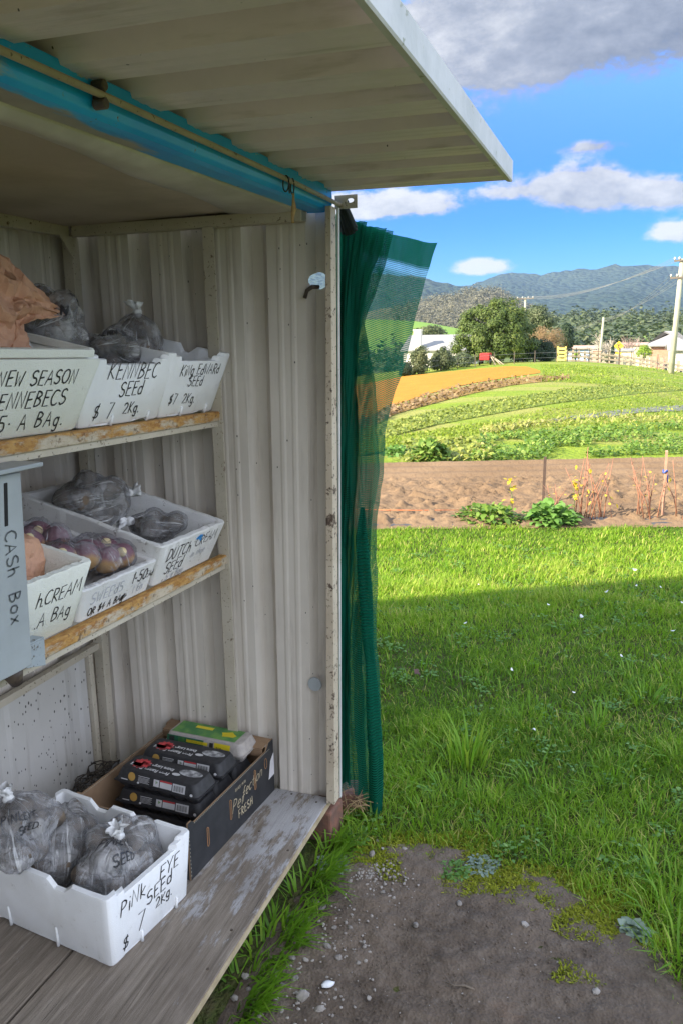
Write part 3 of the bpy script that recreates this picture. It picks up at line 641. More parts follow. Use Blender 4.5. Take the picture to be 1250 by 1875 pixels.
# ------------------------------------------------------------------ foam boxes
def rim_drop(side, u, style):
    """how far the rim dips below the corners, along one side (u 0..1)"""
    if style == 'plain': return 0.0
    if style == 'worn': return 0.004*mnoise.noise((u*9, side*3.1, 2.0)) + 0.002*mnoise.noise((u*40, side, 1.0)) + 0.004
    d = min(u, 1-u)
    if side in (0, 2):     # short sides: high corners, two steps, low middle
        return 0.0 if d < .10 else 0.009 if d < .19 else 0.022
    # long sides: corner, dip, lobe, dip ...
    w_ = (u*3) % 1; e = min(w_, 1-w_)
    return 0.0 if (d < .07) else 0.024 if e < .17 else 0.011 if e < .25 else 0.002
def foam_box(label, corner, w, d, h, t, rot, style, m, group=None, wall=0.020, slots=True):
    """local frame: front bottom left corner at the origin, x along the front, y into the box, z up"""
    root = thing('foam_box', label, 'box', corner, rot, group)
    us = [0, .02, .05, .095, .105, .14, .185, .195, .24, .30, .325, .345, .37, .42, .46, .5, .54, .58, .63, .655, .675, .70, .76, .805, .815, .86, .895, .905, .95, .98]
    if style == 'worn': us = [i/48 for i in range(48)]
    ring = []      # (side, u)
    for sd in range(4):
        for u in us: ring.append((sd, u))
    def pos(sd, u, grow, inset, z, rc=0.014):
        x0, x1, y0, y1 = -grow + inset, w + grow - inset, -grow + inset, d + grow - inset
        rc = max(0.002, rc - inset*0.4)
        if sd == 0: x, y = x0 + (x1-x0)*u, y0
        elif sd == 1: x, y = x1, y0 + (y1-y0)*u
        elif sd == 2: x, y = x1 - (x1-x0)*u, y1
        else: x, y = x0, y1 - (y1-y0)*u
        # rounded corners
        cx = min(max(x, x0+rc), x1-rc); cy = min(max(y, y0+rc), y1-rc)
        ddx, ddy = x-cx, y-cy; l = math.hypot(ddx, ddy)
        if abs(ddx) > 1e-9 and abs(ddy) > 1e-9 and l > rc: x, y = cx + ddx/l*rc, cy + ddy/l*rc
        return (x, y, z)
    def foot(sd, u):
        if style != 'notch': return 0.0
        w_ = (u*(2 if sd in (0, 2) else 3)) % 1; e = min(w_, 1-w_)
        return 0.006 if .30 < e else (0.0 if e > .02 else 0.0)
    rows = []
    def row(fr, inset, top=None):
        r = []
        for sd, u in ring:
            zt = h - rim_drop(sd, u, style); zb = foot(sd, u)
            z = zb + (zt - zb)*fr if top is None else top(zt)
            r.append(pos(sd, u, t*(z/h), inset, z))
        return r + [r[0]]
    rows.append(row(0.0, .004)); rows.append(row(0.03, 0)); rows.append(row(0.5, 0)); rows.append(row(0.97, 0)); rows.append(row(1.0, .003))
    rows.append(row(1.0, wall-.003)); rows.append(row(0.97, wall)); 
    rows.append([pos(sd, u, t*.15, wall, 0.022) for sd, u in ring] + [pos(*ring[0], t*.15, wall, 0.022)])
    mb = MB(); o_ = mb.grid(rows, flip=True)
    n = len(ring)+1
    mb.f.append([7*n + i for i in range(n-1)]); mb.m.append(0)
    mb.f.append([i for i in range(n-2, -1, -1)]); mb.m.append(0)
    body = mb.build('shell', m, root, True, world_coords=False)
    try:
        body.data.polygons.foreach_set('use_smooth', [len(p.vertices) == 4 for p in body.data.polygons])
        es = body.modifiers.new('crisp', 'EDGE_SPLIT'); es.split_angle = rad(40)
    except Exception: pass
    if slots and style == 'notch':
        for sd, us_ in ((0, (.36, .82)), (3, (.22, .60))):
            for u in us_:
                p = Vector(pos(sd, u, 0, 0, 0.0)); q = Vector(pos(sd, u, t*.16, 0, h*(.28 if sd == 3 else .15)))
                dvx = Vector((1, 0, 0)) if sd == 0 else Vector((0, 1, 0)); nn = Vector((0, -1, 0)) if sd == 0 else Vector((-1, 0, 0))
                a = p + nn*.0012; b_ = q + nn*.0012
                mb = MB(); mb.tube([a, b_], [.0045, .0035], 6); mb.build('moulded_rib', m, root, True, world_coords=False)
    def face(u, v):            # front face, metres from its bottom left corner
        return Vector((u, -t*(v/h) - 0.0009, v))
    return root, face
def letter(root, lines, face, wd, mats=None):
    mb = write(lines, face, wd); return mb.build('lettering', mats or M['marker'], root, world_coords=False)
# ================================================================== GOODS ON THE SHELVES
def onY(px, py, Y):
    d = ray(px, py); return Vector((d.x*Y/d.y, Y, CAM_H + d.z*Y/d.y))
SHR = 0.028
def shelf_box(label, x0, which, w, d, h, t, tilt, style, m, yaw=0.0, group=None, y=1.172, dz=0.001):
    return foam_box(label, (x0, y, shelf_z(x0, which) + dz), w, d, h, t, (rad(tilt), SHR, rad(yaw)), style, m, group)
GB = 'handwritten foam produce boxes on the stall'
b_new, f = shelf_box('pale cream box on the top shelf reading NEW SEASON KENNEBECS', 1.165, 0, .365, .36, .166, .030, 12, 'plain', M['foam_cream'], group=GB)
letter(b_new, strokes('NEW SEASON', .078, .114, .030, .85, .12, .05, 3) + strokes('KENNEBECS', .068, .066, .033, .85, .12, .05, 4) + strokes('$5· A BAg.', .080, .018, .033, 1.15, .12, .05, 5), f, .0040)
mb = MB(); mb.box(-.012, .372, -.022, -.002, .168, .186); mb.box(-.026, -.008, -.004, .39, .168, .186); mb.box(.375, .393, -.004, .39, .168, .186)
mb.build('rim', M['foam_cream'], b_new, world_coords=False, bevel=.003)
b_ken, f = shelf_box('white foam box on the top shelf reading KENNBEC SEED', 1.537, 0, .337, .36, .172, .022, 12, 'notch', M['foam'], group=GB)
letter(b_ken, strokes('KENNBEC', .066, .116, .040, .80, .16, .05, 6) + strokes('SEEd', .128, .073, .036, .72, .12, .06, 7) + strokes('$ 7', .042, .018, .038, 1.3, .15, .05, 8) + strokes('2Kg.', .162, .026, .028, .9, .1, .05, 9), f, .0040)
b_kin, f = shelf_box('white foam box at the end of the top shelf reading KING EDWARD SEED', 1.875, 0, .300, .36, .178, .024, 12, 'notch', M['foam'], group=GB)
letter(b_kin, strokes('KiNg', .052, .116, .030, .75, .14, .06, 10) + strokes('EdWARd', .142, .119, .029, .72, .12, .06, 11) + strokes('SEEd', .108, .085, .030, .72, .12, .06, 12) + strokes('$7', .030, .036, .029, .9, .15, .05, 13) + strokes('2Kg.', .102, .036, .028, .85, .1, .05, 14), f, .0036)
b_hcr, f = shelf_box('cream foam box beside the cash box reading h. CREAM A BAG', 1.245, 1, .215, .36, .168, .020, 12, 'worn', M['foam_cream'], group=GB)
letter(b_hcr, strokes('h.CREAM', .056, .096, .033, .52, .14, .05, 20) + strokes('.A BAg', .066, .044, .031, .75, .14, .05, 21), f, .0034)
b_swe, f = shelf_box('shallow white foam box of bagged swedes reading SWEEDS 1-50 EACH', 1.472, 1, .295, .37, .092, .012, 13, 'worn', M['foam_old'], group=GB)
letter(b_swe, [(s_, 1, 1.0) for s_ in strokes('SWEEdS', .030, .042, .028, .95, .08, .06, 22)] + [(s_, 0, 1.15) for s_ in strokes('1-50', .196, .046, .030, .8, .10, .05, 23)] + [(s_, 0, .8) for s_ in strokes('EAd', .262, .046, .017, .6, .1, .06, 24)]
       + [(s_, 0, 1.05) for s_ in strokes("OR $4 A BAg", .030, .010, .019, .7, .12, .05, 25)] + [(s_, 1, 1.0) for s_ in strokes('1 Ea', .212, .016, .020, .9, .1, .05, 26)]
       + [(s_, 0, 1.5) for s_ in ([(.165,.010),(.178,.026),(.170,.014),(.185,.024),(.176,.010),(.188,.018)],)], f, .0036, [M['marker'], M['faded']])
b_dut, f = shelf_box('white foam box at the end of the lower shelf reading DUTCH CREAM SEED', 1.787, 1, .325, .43, .132, .020, 15, 'worn', M['foam_old'], group=GB)
letter(b_dut, [(s_, 0, 1.0) for s_ in strokes('DUTCh', .028, .072, .036, .62, .12, .05, 27)] + [(s_, 0, .9) for s_ in strokes('CREAM', .178, .082, .032, .62, .14, .05, 28)] + [(s_, 0, 1.0) for s_ in strokes('SEEd', .040, .030, .034, .72, .12, .06, 29)]
       + [(s_, 1, .9) for s_ in strokes('5 a bag', .06, .006, .020, .9, .1, .06, 30)] + [(s_, 1, .8) for s_ in strokes('in shoe', .175, .048, .020, .8, .1, .06, 31)]
       + [(s_, 2, 2.6) for s_ in ([(.176,.108),(.190,.113),(.205,.111)], [(.186,.109),(.198,.104),(.204,.098)])], f, .0040, [M['marker'], M['faded'], M['blue_ink']])
b_pin, f = foam_box('white foam box on the floor boards reading PINK EYE SEED', (1.378, 1.088, .1405), .292, .44, .197, .014, (0, 0, rad(-8.2)), 'notch', M['foam'], GB)
letter(b_pin, strokes('PiNk', .030, .124, .040, .72, .16, .05, 32, 1, rad(2)) + strokes('EYE', .174, .128, .036, .78, .16, .05, 33) + strokes('SEEd', .124, .088, .036, .72, .14, .06, 34, 1, rad(3)) + strokes('2Kg.', .158, .056, .026, .85, .1, .05, 35)
       + strokes('$', .036, .020, .036, .9, .15, .05, 36) + strokes('7', .086, .040, .046, .9, .18, .05, 37), f, .0040)
# ------------------------------------------------------------------ bags
def bag(label, loc, spuds, knot_dir, knot_r, film, group, rot=(0, 0, 0), veg='potato', vegmat='potato', seed=1, inflate=1.05, text=None, knot=True, base=None, wr=0.05, floor=0.0, film_name='film'):
    """spuds: list of ((x, y, z), (rx, ry, rz)); film is pulled over them and gathered to a knot"""
    root = thing('produce_bag', label, 'bag', loc, rot, group)
    rr = random.Random(seed)
    for (p, r3) in spuds:
        bm = bmesh.new(); bmesh.ops.create_icosphere(bm, subdivisions=3, radius=1.0)
        of = rr.uniform(0, 50)
        for v in bm.verts:
            k = 1 + 0.12*mnoise.noise(v.co*1.2 + Vector((of, 0, 0))) + 0.03*mnoise.noise(v.co*4 + Vector((0, of, 0)))
            v.co = Vector((v.co.x*r3[0]*k, v.co.y*r3[1]*k, v.co.z*r3[2]*k))
        me = bpy.data.meshes.new(veg); bm.to_mesh(me); bm.free(); me.materials.append(M[vegmat])
        me.polygons.foreach_set('use_smooth', [True]*len(me.polygons))
        o = bpy.data.objects.new(veg, me); COL.objects.link(o); o.parent = root; o.location = p
        o.rotation_euler = (rr.uniform(-.3, .3), rr.uniform(-.3, .3), rr.uniform(0, 3))
    P_ = np.array([p for p, _ in spuds]); Rr = np.array([max(r) * 0.99 for _, r in spuds])*inflate*(1.14 if film != 'film_clear' else 1.06)
    c0 = P_.mean(0); P0 = P_ - c0
    K = Vector(knot_dir).normalized(); kref = Vector((1, 0, 0)) if abs(K.x) < .8 else Vector((0, 1, 0))
    U = K.cross(kref).normalized(); V = K.cross(U)
    NT_, NP_ = 56, 112
    def rdist(d):
        b = P0 @ d; disc = b*b - (P0*P0).sum(1) + Rr*Rr
        tt = np.where(disc > 0, b + np.sqrt(np.maximum(disc, 0)), 0.0); tt = np.maximum(tt, 0)
        return max(0.018, (np.sum(tt**7) + 1e-16)**(1/7)*0.985)
    G = np.zeros((NT_, NP_)); D = np.zeros((NT_, NP_, 3))
    for i in range(NT_):
        th = math.pi*(i + 0.02)/(NT_ - 0.96)
        for j in range(NP_):
            ph = 2*math.pi*j/NP_
            d = K*math.cos(th) + (U*math.cos(ph) + V*math.sin(ph))*math.sin(th); D[i, j] = d; G[i, j] = rdist(np.array(d))
    for it in range(22 if film != 'film_clear' else 8):
        G2 = G.copy(); G2[1:-1] = (G[:-2] + G[2:] + np.roll(G, 1, 1)[1:-1] + np.roll(G, -1, 1)[1:-1] + 2*G[1:-1])/6; G = np.maximum(G2, G*(0.985 if it < 4 else 0.94))
    knot_r = max(float(G[0].mean()) + .012, .03) if knot else float(G[0].mean()); Kn = np.array(K)*knot_r
    pts = np.zeros((NT_, NP_, 3))
    for i in range(NT_):
        th = math.pi*i/(NT_-1)
        s = max(0.0, 1 - th/rad(44 if knot else 20)); s = s*s*(3-2*s)
        for j in range(NP_):
            ph = 2*math.pi*j/NP_; d = D[i, j]
            fold = wr*(math.exp(-th*1.1)*(mnoise.noise((math.cos(ph)*3.6, math.sin(ph)*3.6, seed + th*.5)) + .6*mnoise.noise((math.cos(ph)*8, math.sin(ph)*8, seed + 9 + th*.4)))
                       + .35*mnoise.noise(Vector(d)*5 + Vector((seed, 0, 0))) + .16*abs(mnoise.noise(Vector(d)*11 + Vector((0, seed, 0)))) + .22*abs(mnoise.noise((math.cos(ph)*13, math.sin(ph)*13, seed + th*1.3)))*math.exp(-th*.55))
            p = d*G[i, j]*(1 + fold*1.6)
            ring = Kn + (np.array(U)*math.cos(ph) + np.array(V)*math.sin(ph))*0.010
            p = p*(1-s) + ring*s
            pts[i, j] = p + c0
    if floor is not None: pts[:, :, 2] = np.maximum(pts[:, :, 2], floor + 0.001)
    vs = pts.reshape(-1, 3); fs = [(i*NP_+j, i*NP_+(j+1) % NP_, (i+1)*NP_+(j+1) % NP_, (i+1)*NP_+j) for i in range(NT_-1) for j in range(NP_)]
    me = bpy.data.meshes.new(film_name); me.from_pydata([tuple(v) for v in vs], [], fs); me.materials.append(M[film])
    uv = me.uv_layers.new(name='uv'); data = []
    for i in range(NT_-1):
        for j in range(NP_): data += [j/NP_, i/NT_, (j+1)/NP_, i/NT_, (j+1)/NP_, (i+1)/NT_, j/NP_, (i+1)/NT_]
    uv.data.foreach_set('uv', data); me.polygons.foreach_set('use_smooth', [True]*len(me.polygons)); me.update()
    fo = bpy.data.objects.new(film_name, me); COL.objects.link(fo); fo.parent = root
    if knot:
        mb = MB(); ctr = Vector(Kn + c0)
        bm = bmesh.new(); bmesh.ops.create_icosphere(bm, subdivisions=3, radius=.0135)
        for v in bm.verts: v.co *= 1 + .35*mnoise.noise(v.co*90 + Vector((seed, 0, 0)))
        mb.add([ctr + v.co for v in bm.verts], [[v.index for v in f_.verts] for f_ in bm.faces]); bm.free()
        rows = []          # ruffled tail of the bag mouth
        for i in range(7):
            f_ = i/6; row = []
            for j in range(25):
                ph = 2*math.pi*j/24
                q = (.007 + .012*f_**.8)*(1 + .30*math.sin(ph*3 + seed)*f_ + .28*math.sin(ph*7 + seed*2)*f_ + .9*mnoise.noise((math.cos(ph)*2, math.sin(ph)*2, seed + f_*2)))
                row.append(ctr + K*(.006 + .024*f_*(1 + .3*mnoise.noise((ph, seed, 0)))) + (U*math.cos(ph) + V*math.sin(ph))*q + U*.012*f_)
            rows.append(row)
        mb.grid(rows); mb.build('knot', M['knot'], root, True, world_coords=False)
    if text:
        mb = MB()
        for (st, d0, upv, wd) in text:
            d0 = Vector(d0).normalized(); upv = Vector(upv); up = (upv - d0*upv.dot(d0)).normalized(); rt = up.cross(d0)
            def to3(u, v):
                d = (d0 + rt*u + up*v).normalized()
                th = math.acos(max(-1, min(1, d.dot(K)))); ph = math.atan2(d.dot(V), d.dot(U)) % (2*math.pi)
                fi = th/math.pi*(NT_-1); fj = ph/(2*math.pi)*NP_; i0 = min(NT_-2, int(fi)); j0 = int(fj) % NP_; a = fi-i0; b_ = fj-int(fj)
                p = (pts[i0, j0]*(1-a) + pts[i0+1, j0]*a)*(1-b_) + (pts[i0, (j0+1) % NP_]*(1-a) + pts[i0+1, (j0+1) % NP_]*a)*b_
                return Vector(p) + d*.0025
            for pl_ in st:
                q = []
                for (a, b_), (c_, e_) in zip(pl_[:-1], pl_[1:]):
                    for k in range(4): q.append((a+(c_-a)*k/4, b_+(e_-b_)*k/4))
                q.append(pl_[-1]); ribbon(mb, q, wd, to3)
        if mb.v: mb.build('lettering', M['marker'], root, world_coords=False)
    return root
def heap(seed, n, rx, ry, rz, r0=.030, r1=.040):
    """potatoes packed in a rough ellipsoid that sits on z = 0"""
    rr = random.Random(seed); out = []
    tries = 0
    while len(out) < n and tries < 4000:
        tries += 1
        a, b, c = rr.uniform(-1, 1), rr.uniform(-1, 1), rr.uniform(-1, 1)
        if a*a + b*b + c*c > 1: continue
        r = rr.uniform(r0, r1); p = Vector((a*(rx-r), b*(ry-r), max(r, rz + c*(rz-r))))
        if all((p - q).length > (r + s[0])*0.80 for q, s in out): out.append((p, (r*rr.uniform(.95, 1.1), r*rr.uniform(.85, 1), r*rr.uniform(.8, .95))))
    return [(tuple(p), s) for p, s in out]
def in_box(root, u, v, z):          # world point from a box's own frame
    bpy.context.view_layer.update(); return root.matrix_world @ Vector((u, v, z))
CAMD = Vector((-.72, -.52, .46))
GP = 'knotted plastic bags of seed potatoes'
# floor box: three bags
pe = lambda s_: [(strokes('PiNk', -.50, .10, .26, .8, .05, .08, s_), (-.62, -.55, .60), (0, 0, 1), .034), (strokes('EYE', .12, .12, .21, .8, .05, .08, s_+1), (-.62, -.55, .60), (0, 0, 1), .032), (strokes('SEED', -.15, -.22, .21, .8, .05, .08, s_+2), (-.55, -.62, .55), (0, 0, 1), .032)]
p = in_box(b_pin, .165, .115, .058); bag('knotted grey bag of seed potatoes at the front of the floor box, marked PINK EYE', p, heap(3, 20, .135, .112, .105, .030, .042), (-.25, -.3, .95), .150, 'film', GP, (0, 0, rad(-12)), seed=3, text=pe(40))
p = in_box(b_pin, .150, .300, .055); bag('smooth grey bag of seed potatoes in the middle of the floor box', p, heap(8, 20, .14, .105, .108, .030, .042), (.55, .1, .75), .150, 'film_dark', GP, (0, 0, .3), seed=8, knot=False)
p = in_box(b_pin, .012, .325, .180); bag('upper grey potato bag with a white knot, at the left of the floor box', p, heap(12, 20, .135, .125, .098, .030, .044), (.05, .2, .95), .135, 'film', GP, (.12, 0, .2), seed=12, text=pe(50), floor=-.012)
# kennbec box
kt = [(strokes('KEN', -.5, -.1, .26, .9, .05, .1, 60), (-.55, -.75, .25), (.3, 0, 1), .045), (strokes('SEEd', -.1, .22, .22, .8, .05, .1, 61), (-.3, -.8, .35), (.3, 0, 1), .040)]
p = in_box(b_ken, .125, .190, .095); bag('large knotless grey bag of seed potatoes heaped in the KENNBEC box', p, heap(21, 22, .140, .12, .105, .03, .044), (.75, .2, .1), .14, 'film', GP, (0, .05, .2), seed=21, text=kt, knot=False, floor=-.02)
p = in_box(b_ken, .235, .085, .100); bag('small dark bag with black scribble at the right of the KENNBEC box', p, heap(25, 9, .105, .07, .062, .026, .034), (.9, .3, .0), .11, 'film_dark', GP, (0, .1, -.1), seed=25, knot=False, floor=-.02,
    text=[(strokes('KENN SEED', -.85, .05, .24, .72, .05, .14, 62), (-.45, -.8, .35), (0, 0, 1), .050)])
# king edward box
p = in_box(b_kin, .165, .185, .065); bag('grey bag of seed potatoes with a white frilled knot in the KING EDWARD box', p, heap(31, 18, .122, .105, .088, .028, .040), (-.05, -.12, .95), .135, 'film', GP, (0, 0, .4), seed=31)
# dutch cream box
p = in_box(b_dut, .10, .275, .045); bag('larger dark bag of seed potatoes at the back of the DUTCH CREAM box', p, heap(41, 18, .115, .12, .095, .028, .040), (.85, -.75, .05), .145, 'film_dark', GP, (0, 0, 0), seed=41, floor=-.005)
p = in_box(b_dut, .215, .115, .035); bag('smaller dark bag with its knot at the back in the DUTCH CREAM box', p, heap(44, 11, .10, .088, .06, .026, .036), (-.7, .72, .25), .118, 'film_dark', GP, (0, 0, 0), seed=44, floor=-.005)
# swedes: clear bags
GS = 'clear bags of swedes'
def swedes(n, seed, rx=.10, ry=.085, rz=.06): return heap(seed, n, rx, ry, rz, .036, .045)
for (u, v, z, sd, lab, n) in ((.225, .090, .03, 70, 'clear bag of russet swedes at the right front of the SWEEDS box', 4), (.095, .125, .04, 71, 'clear bag of purple topped swedes at the left front of the SWEEDS box', 5),
                              (.045, .300, .05, 72, 'clear bag of swedes at the back left of the SWEEDS box behind the cash box', 5), (.190, .265, .03, 73, 'clear bag of swedes lying at the back of the SWEEDS box', 4)):
    p = in_box(b_swe, u, v, z); sp = swedes(n, sd)
    rt = bag(lab, p, sp, (-.1, .35, .8), .105, 'film_clear', GS, (0, 0, sd), veg='swede', vegmat='swede', seed=sd, knot=False, wr=.09, floor=-.01)
    rr = random.Random(sd)
    for q, s_ in sp[:2]:
        mb = MB(); d = Matrix.Rotation(-sd, 3, 'Z') @ Vector((-.62, -.60, .5 + rr.uniform(-.2, .2))).normalized(); a = Vector(q) + d*s_[0]*.86
        mb.tube([a, a + d*.010, a + d*.014], [.013, .0125, .008], 12); mb.build('root_cut', M['cutroot'], rt, True, world_coords=False)
# ------------------------------------------------------------------ paper bags
def crumple_bag(label, loc, size, rot, seed, flap=None, group='tan paper bags of potatoes'):
    root = thing('paper_bag', label, 'paper bag', loc, rot, group)
    bm = bmesh.new(); bmesh.ops.create_icosphere(bm, subdivisions=4, radius=1.0)
    for v in bm.verts:
        d = v.co.normalized(); k = (max(abs(d.x), abs(d.y), abs(d.z)))**-.45
        c_ = mnoise.voronoi(d*2.6 + Vector((seed, 0, 0)))[0]; n = (c_[1]-c_[0])
        v.co = d*k*(.90 + .13*min(n, .5) + .05*mnoise.noise(d*7 + Vector((0, seed, 0))))
        v.co = Vector((v.co.x*size[0], v.co.y*size[1], v.co.z*size[2] + size[2]*.9))
    me = bpy.data.meshes.new('body'); bm.to_mesh(me); bm.free(); me.materials.append(M['paper'])
    o = bpy.data.objects.new('body', me); COL.objects.link(o); o.parent = root
    return root
p = in_box(b_new, .20, .155, .055); pb = crumple_bag('crumpled tan paper bag with its folded top jutting out over the NEW SEASON box', p, (.135, .125, .095), (0, 0, .15), 5)
bpy.context.view_layer.update(); inv = pb.matrix_world.inverted()
# the folded mouth: pleated sheet from the bag's shoulder to the tip
mb = MB(); rows = []
tip = onY(119, 579, 1.30); top = onY(-45, 468, 1.34); bot = onY(-45, 720, 1.34)
ctl = [(onY(-60, 445, 1.38), onY(-60, 640, 1.24)), (onY(0, 477, 1.36), onY(10, 645, 1.23)), (onY(45, 515, 1.33), onY(32, 598, 1.24)), (onY(85, 548, 1.31), onY(75, 585, 1.25)), (onY(118, 571, 1.29), onY(114, 582, 1.26))]
NS = 26
for i in range(NS):
    f_ = i/(NS-1)*(len(ctl)-1); k = min(len(ctl)-2, int(f_)); a = f_-k
    t0 = ctl[k][0].lerp(ctl[k+1][0], a); t1 = ctl[k][1].lerp(ctl[k+1][1], a); row = []
    for j in range(21):
        u = j/20; q = t0.lerp(t1, u); amp = (t1-t0).length
        zz = abs(((u*3.0 + .12*math.sin(i*.9)) % 1) - .5)*2
        q = q + Vector((-.5, -.86, .15))*(amp*.16*zz + amp*.20*math.sin(math.pi*u)) + Vector((mnoise.noise((i*.45, j*.5, 1)), mnoise.noise((i*.45, j*.5, 7)), mnoise.noise((i*.45, j*.5, 13))))*.006
        row.append(inv @ q)
    rows.append(row)
mb.grid(rows); o = mb.build('folded_top', M['paper'], pb, False, world_coords=False)
sm = o.modifiers.new('thick', 'SOLIDIFY'); sm.thickness = .001
p = in_box(b_new, .275, .075, .055); crumple_bag('smooth tan paper bag lying low at the front of the NEW SEASON box', p, (.075, .055, .048), (0, .15, .1), 9)
p = in_box(b_hcr, .125, .12, .060); crumple_bag('tan paper bag standing in the h. CREAM box behind the cash box', p, (.088, .075, .080), (.05, .2, .3), 14)
p = in_box(b_hcr, .080, .045, .050); crumple_bag('small tan paper bag at the front of the h. CREAM box', p, (.060, .040, .050), (0, .1, .2), 17)
p = in_box(b_hcr, .150, .30, .060); crumple_bag('tan paper bag at the back of the h. CREAM box', p, (.085, .065, .075), (0, .2, -.3), 18)
# ------------------------------------------------------------------ cash box
cbx = thing('cash_box', 'grey green steel cash box with a slot and CASH BOX written down its front', 'cash box', (1.155, 1.10, .97))
mb = MB(); mb.box(1.02, 1.250, 1.099, 1.145, 1.0, 1.362)
mb.v = []; mb.f = []; mb.m = []
mb.hexa([(1.02,1.099,.985),(1.232,1.099,.979),(1.232,1.147,.979),(1.02,1.147,.985),(1.02,1.099,1.376),(1.256,1.099,1.370),(1.256,1.147,1.370),(1.02,1.147,1.376)])
mb.build('body', M['galv'], cbx, bevel=.003)
mb = MB(); mb.hexa([(1.0,1.074,1.380),(1.292,1.074,1.376),(1.292,1.149,1.376),(1.0,1.149,1.380),(1.0,1.074,1.389),(1.292,1.074,1.385),(1.292,1.149,1.385),(1.0,1.149,1.389)])
mb.build('lid', M['galv'], cbx, bevel=.002)
mb = MB(); a = Vector((1.2115, 1.0985, 1.356)); b_ = Vector((1.2015, 1.0985, 1.274))
mb.hexa([b_+Vector((-.0045,-.001,0)), b_+Vector((.0045,-.001,0)), b_+Vector((.0045,.002,0)), b_+Vector((-.0045,.002,0)), a+Vector((-.0045,-.001,0)), a+Vector((.0045,-.001,0)), a+Vector((.0045,.002,0)), a+Vector((-.0045,.002,0))])
mb.build('slot', M['dark'], cbx, bevel=.001)
def down(u, v):             # text runs downwards: u down, v to the right of the reading direction
    return Vector((1.1955 + v - .055*u, 1.0978, 1.262 - u))
st = strokes('CASh', .000, .0, .030, .78, 0, .05, 80) + strokes('Box', .120, .0, .030, 1.0, 0, .05, 81)
mb = write(st, lambda u, v: down(u, v), .0036); mb.build('lettering', M['greymark'], cbx)
mb = MB(); mb.hexa([(1.236,1.118,.968),(1.292,1.118,.952),(1.292,1.1215,.952),(1.236,1.1215,.968),(1.240,1.118,1.012),(1.296,1.118,1.010),(1.296,1.1215,1.010),(1.240,1.1215,1.012)])
mb.hexa([(1.240,1.118,1.0125),(1.296,1.118,1.0105),(1.296,1.149,1.0105),(1.240,1.149,1.0125),(1.240,1.118,1.016),(1.296,1.118,1.014),(1.296,1.149,1.014),(1.240,1.149,1.016)])
br_ = mb.build('bracket', m_spotted('flecked bracket', (.34,.38,.40), (.29,.33,.345), (.13,.11,.08), .60, 30), cbx, bevel=.001)
mb = MB(); mb.tube([(1.205,1.125,.985),(1.206,1.125,.962),(1.212,1.125,.945)], [.020,.018,.012], 14); mb.build('lock_barrel', M['iron'], cbx, True)
# ------------------------------------------------------------------ fruit tray with egg cartons
TA = rad(-4.0)
tr = thing('cardboard_tray', 'black cardboard tray lettered Perfection FRESH, against the end wall', 'tray', (1.722, 1.068, .1405), (0, 0, TA))
TL, TWd, TH = .495, .395, .172
m_tray = simple('matt black print', (0.020, 0.021, 0.024), .55, (.030, .031, .035), 20)
m_kraft = simple('brown cardboard', (.30, .195, .115), .8, (.25, .16, .095), 20, .1, 60)
m_dots = simple('pale perforation', (.42, .38, .30), .8)
m_gold = simple('copper line print', (.42, .22, .10), .6); m_gold2 = simple('pale gold print', (.58, .49, .33), .6)
tk = .005
def wallpanel(name, pts_o, n):
    """pts: outer quad (bl, br, tr, tl); n: inward normal; black outside, kraft inside"""
    mb = MB(); o_ = [Vector(p) for p in pts_o]; i_ = [p + Vector(n)*tk for p in o_]
    vs = o_ + i_; mb.add(vs, [(0,1,2,3)], 0); mb.add(vs, [(7,6,5,4),(0,4,5,1),(1,5,6,2),(2,6,7,3),(3,7,4,0)], 1)
    return mb.build(name, [m_tray, m_kraft], tr, world_coords=False)
def side_outline(L, h, hc, e=.03): return [(0,0),(L,0),(L,hc),(L-e,hc),(L-e-.02,h),(e+.02,h),(e,hc),(0,hc)]
def longside(name, y, inward):
    mb = MB(); ol = [(0,0),(TL,0),(TL,.186),(TL-.03,.186),(TL-.05,.164),(.030,.164),(.018,.176),(0,.176)]
    n = len(ol); vs = [(x, y, z) for x, z in ol] + [(x, y + tk*inward, z) for x, z in ol]
    a = list(range(n)); b_ = list(range(2*n-1, n-1, -1))
    mb.add(vs, [a if inward > 0 else a[::-1]], 0); mb.add(vs, [b_ if inward > 0 else b_[::-1]] + [(i, n+i, n+(i+1) % n, (i+1) % n) for i in range(n)], 1)
    return mb.build(name, [m_tray, m_kraft], tr, world_coords=False)
fr_ = longside('side_panel', 0, 1); bk_ = longside('side_panel', TWd, -1)
wallpanel('end_panel', [(0,TWd-.006,0),(0,.006,0),(0,.006,.158),(0,TWd-.006,.158)], (1,0,0))
wallpanel('end_panel', [(TL,.006,0),(TL,TWd-.006,0),(TL,TWd-.006,.150),(TL,.006,.150)], (-1,0,0))
mb = MB(); mb.box(.006, TL-.006, .006, TWd-.006, .002, .007); mb.build('base', m_kraft, tr, world_coords=False)
for yy in (.006, TWd-.116):      # folded-in corner flaps at the far end
    mb = MB(); mb.hexa([(TL-.062,yy,.176),(TL-.004,yy,.183),(TL-.004,yy+.11,.183),(TL-.062,yy+.11,.176),(TL-.062,yy,.179),(TL-.004,yy,.187),(TL-.004,yy+.11,.187),(TL-.062,yy+.11,.179)])
    mb.hexa([(TL-.062,yy,.150),(TL-.059,yy,.150),(TL-.059,yy+.11,.150),(TL-.062,yy+.11,.150),(TL-.065,yy,.176),(TL-.062,yy,.176),(TL-.062,yy+.11,.176),(TL-.065,yy+.11,.176)])
    mb.build('corner_flap', m_kraft, tr, world_coords=False, bevel=.001)
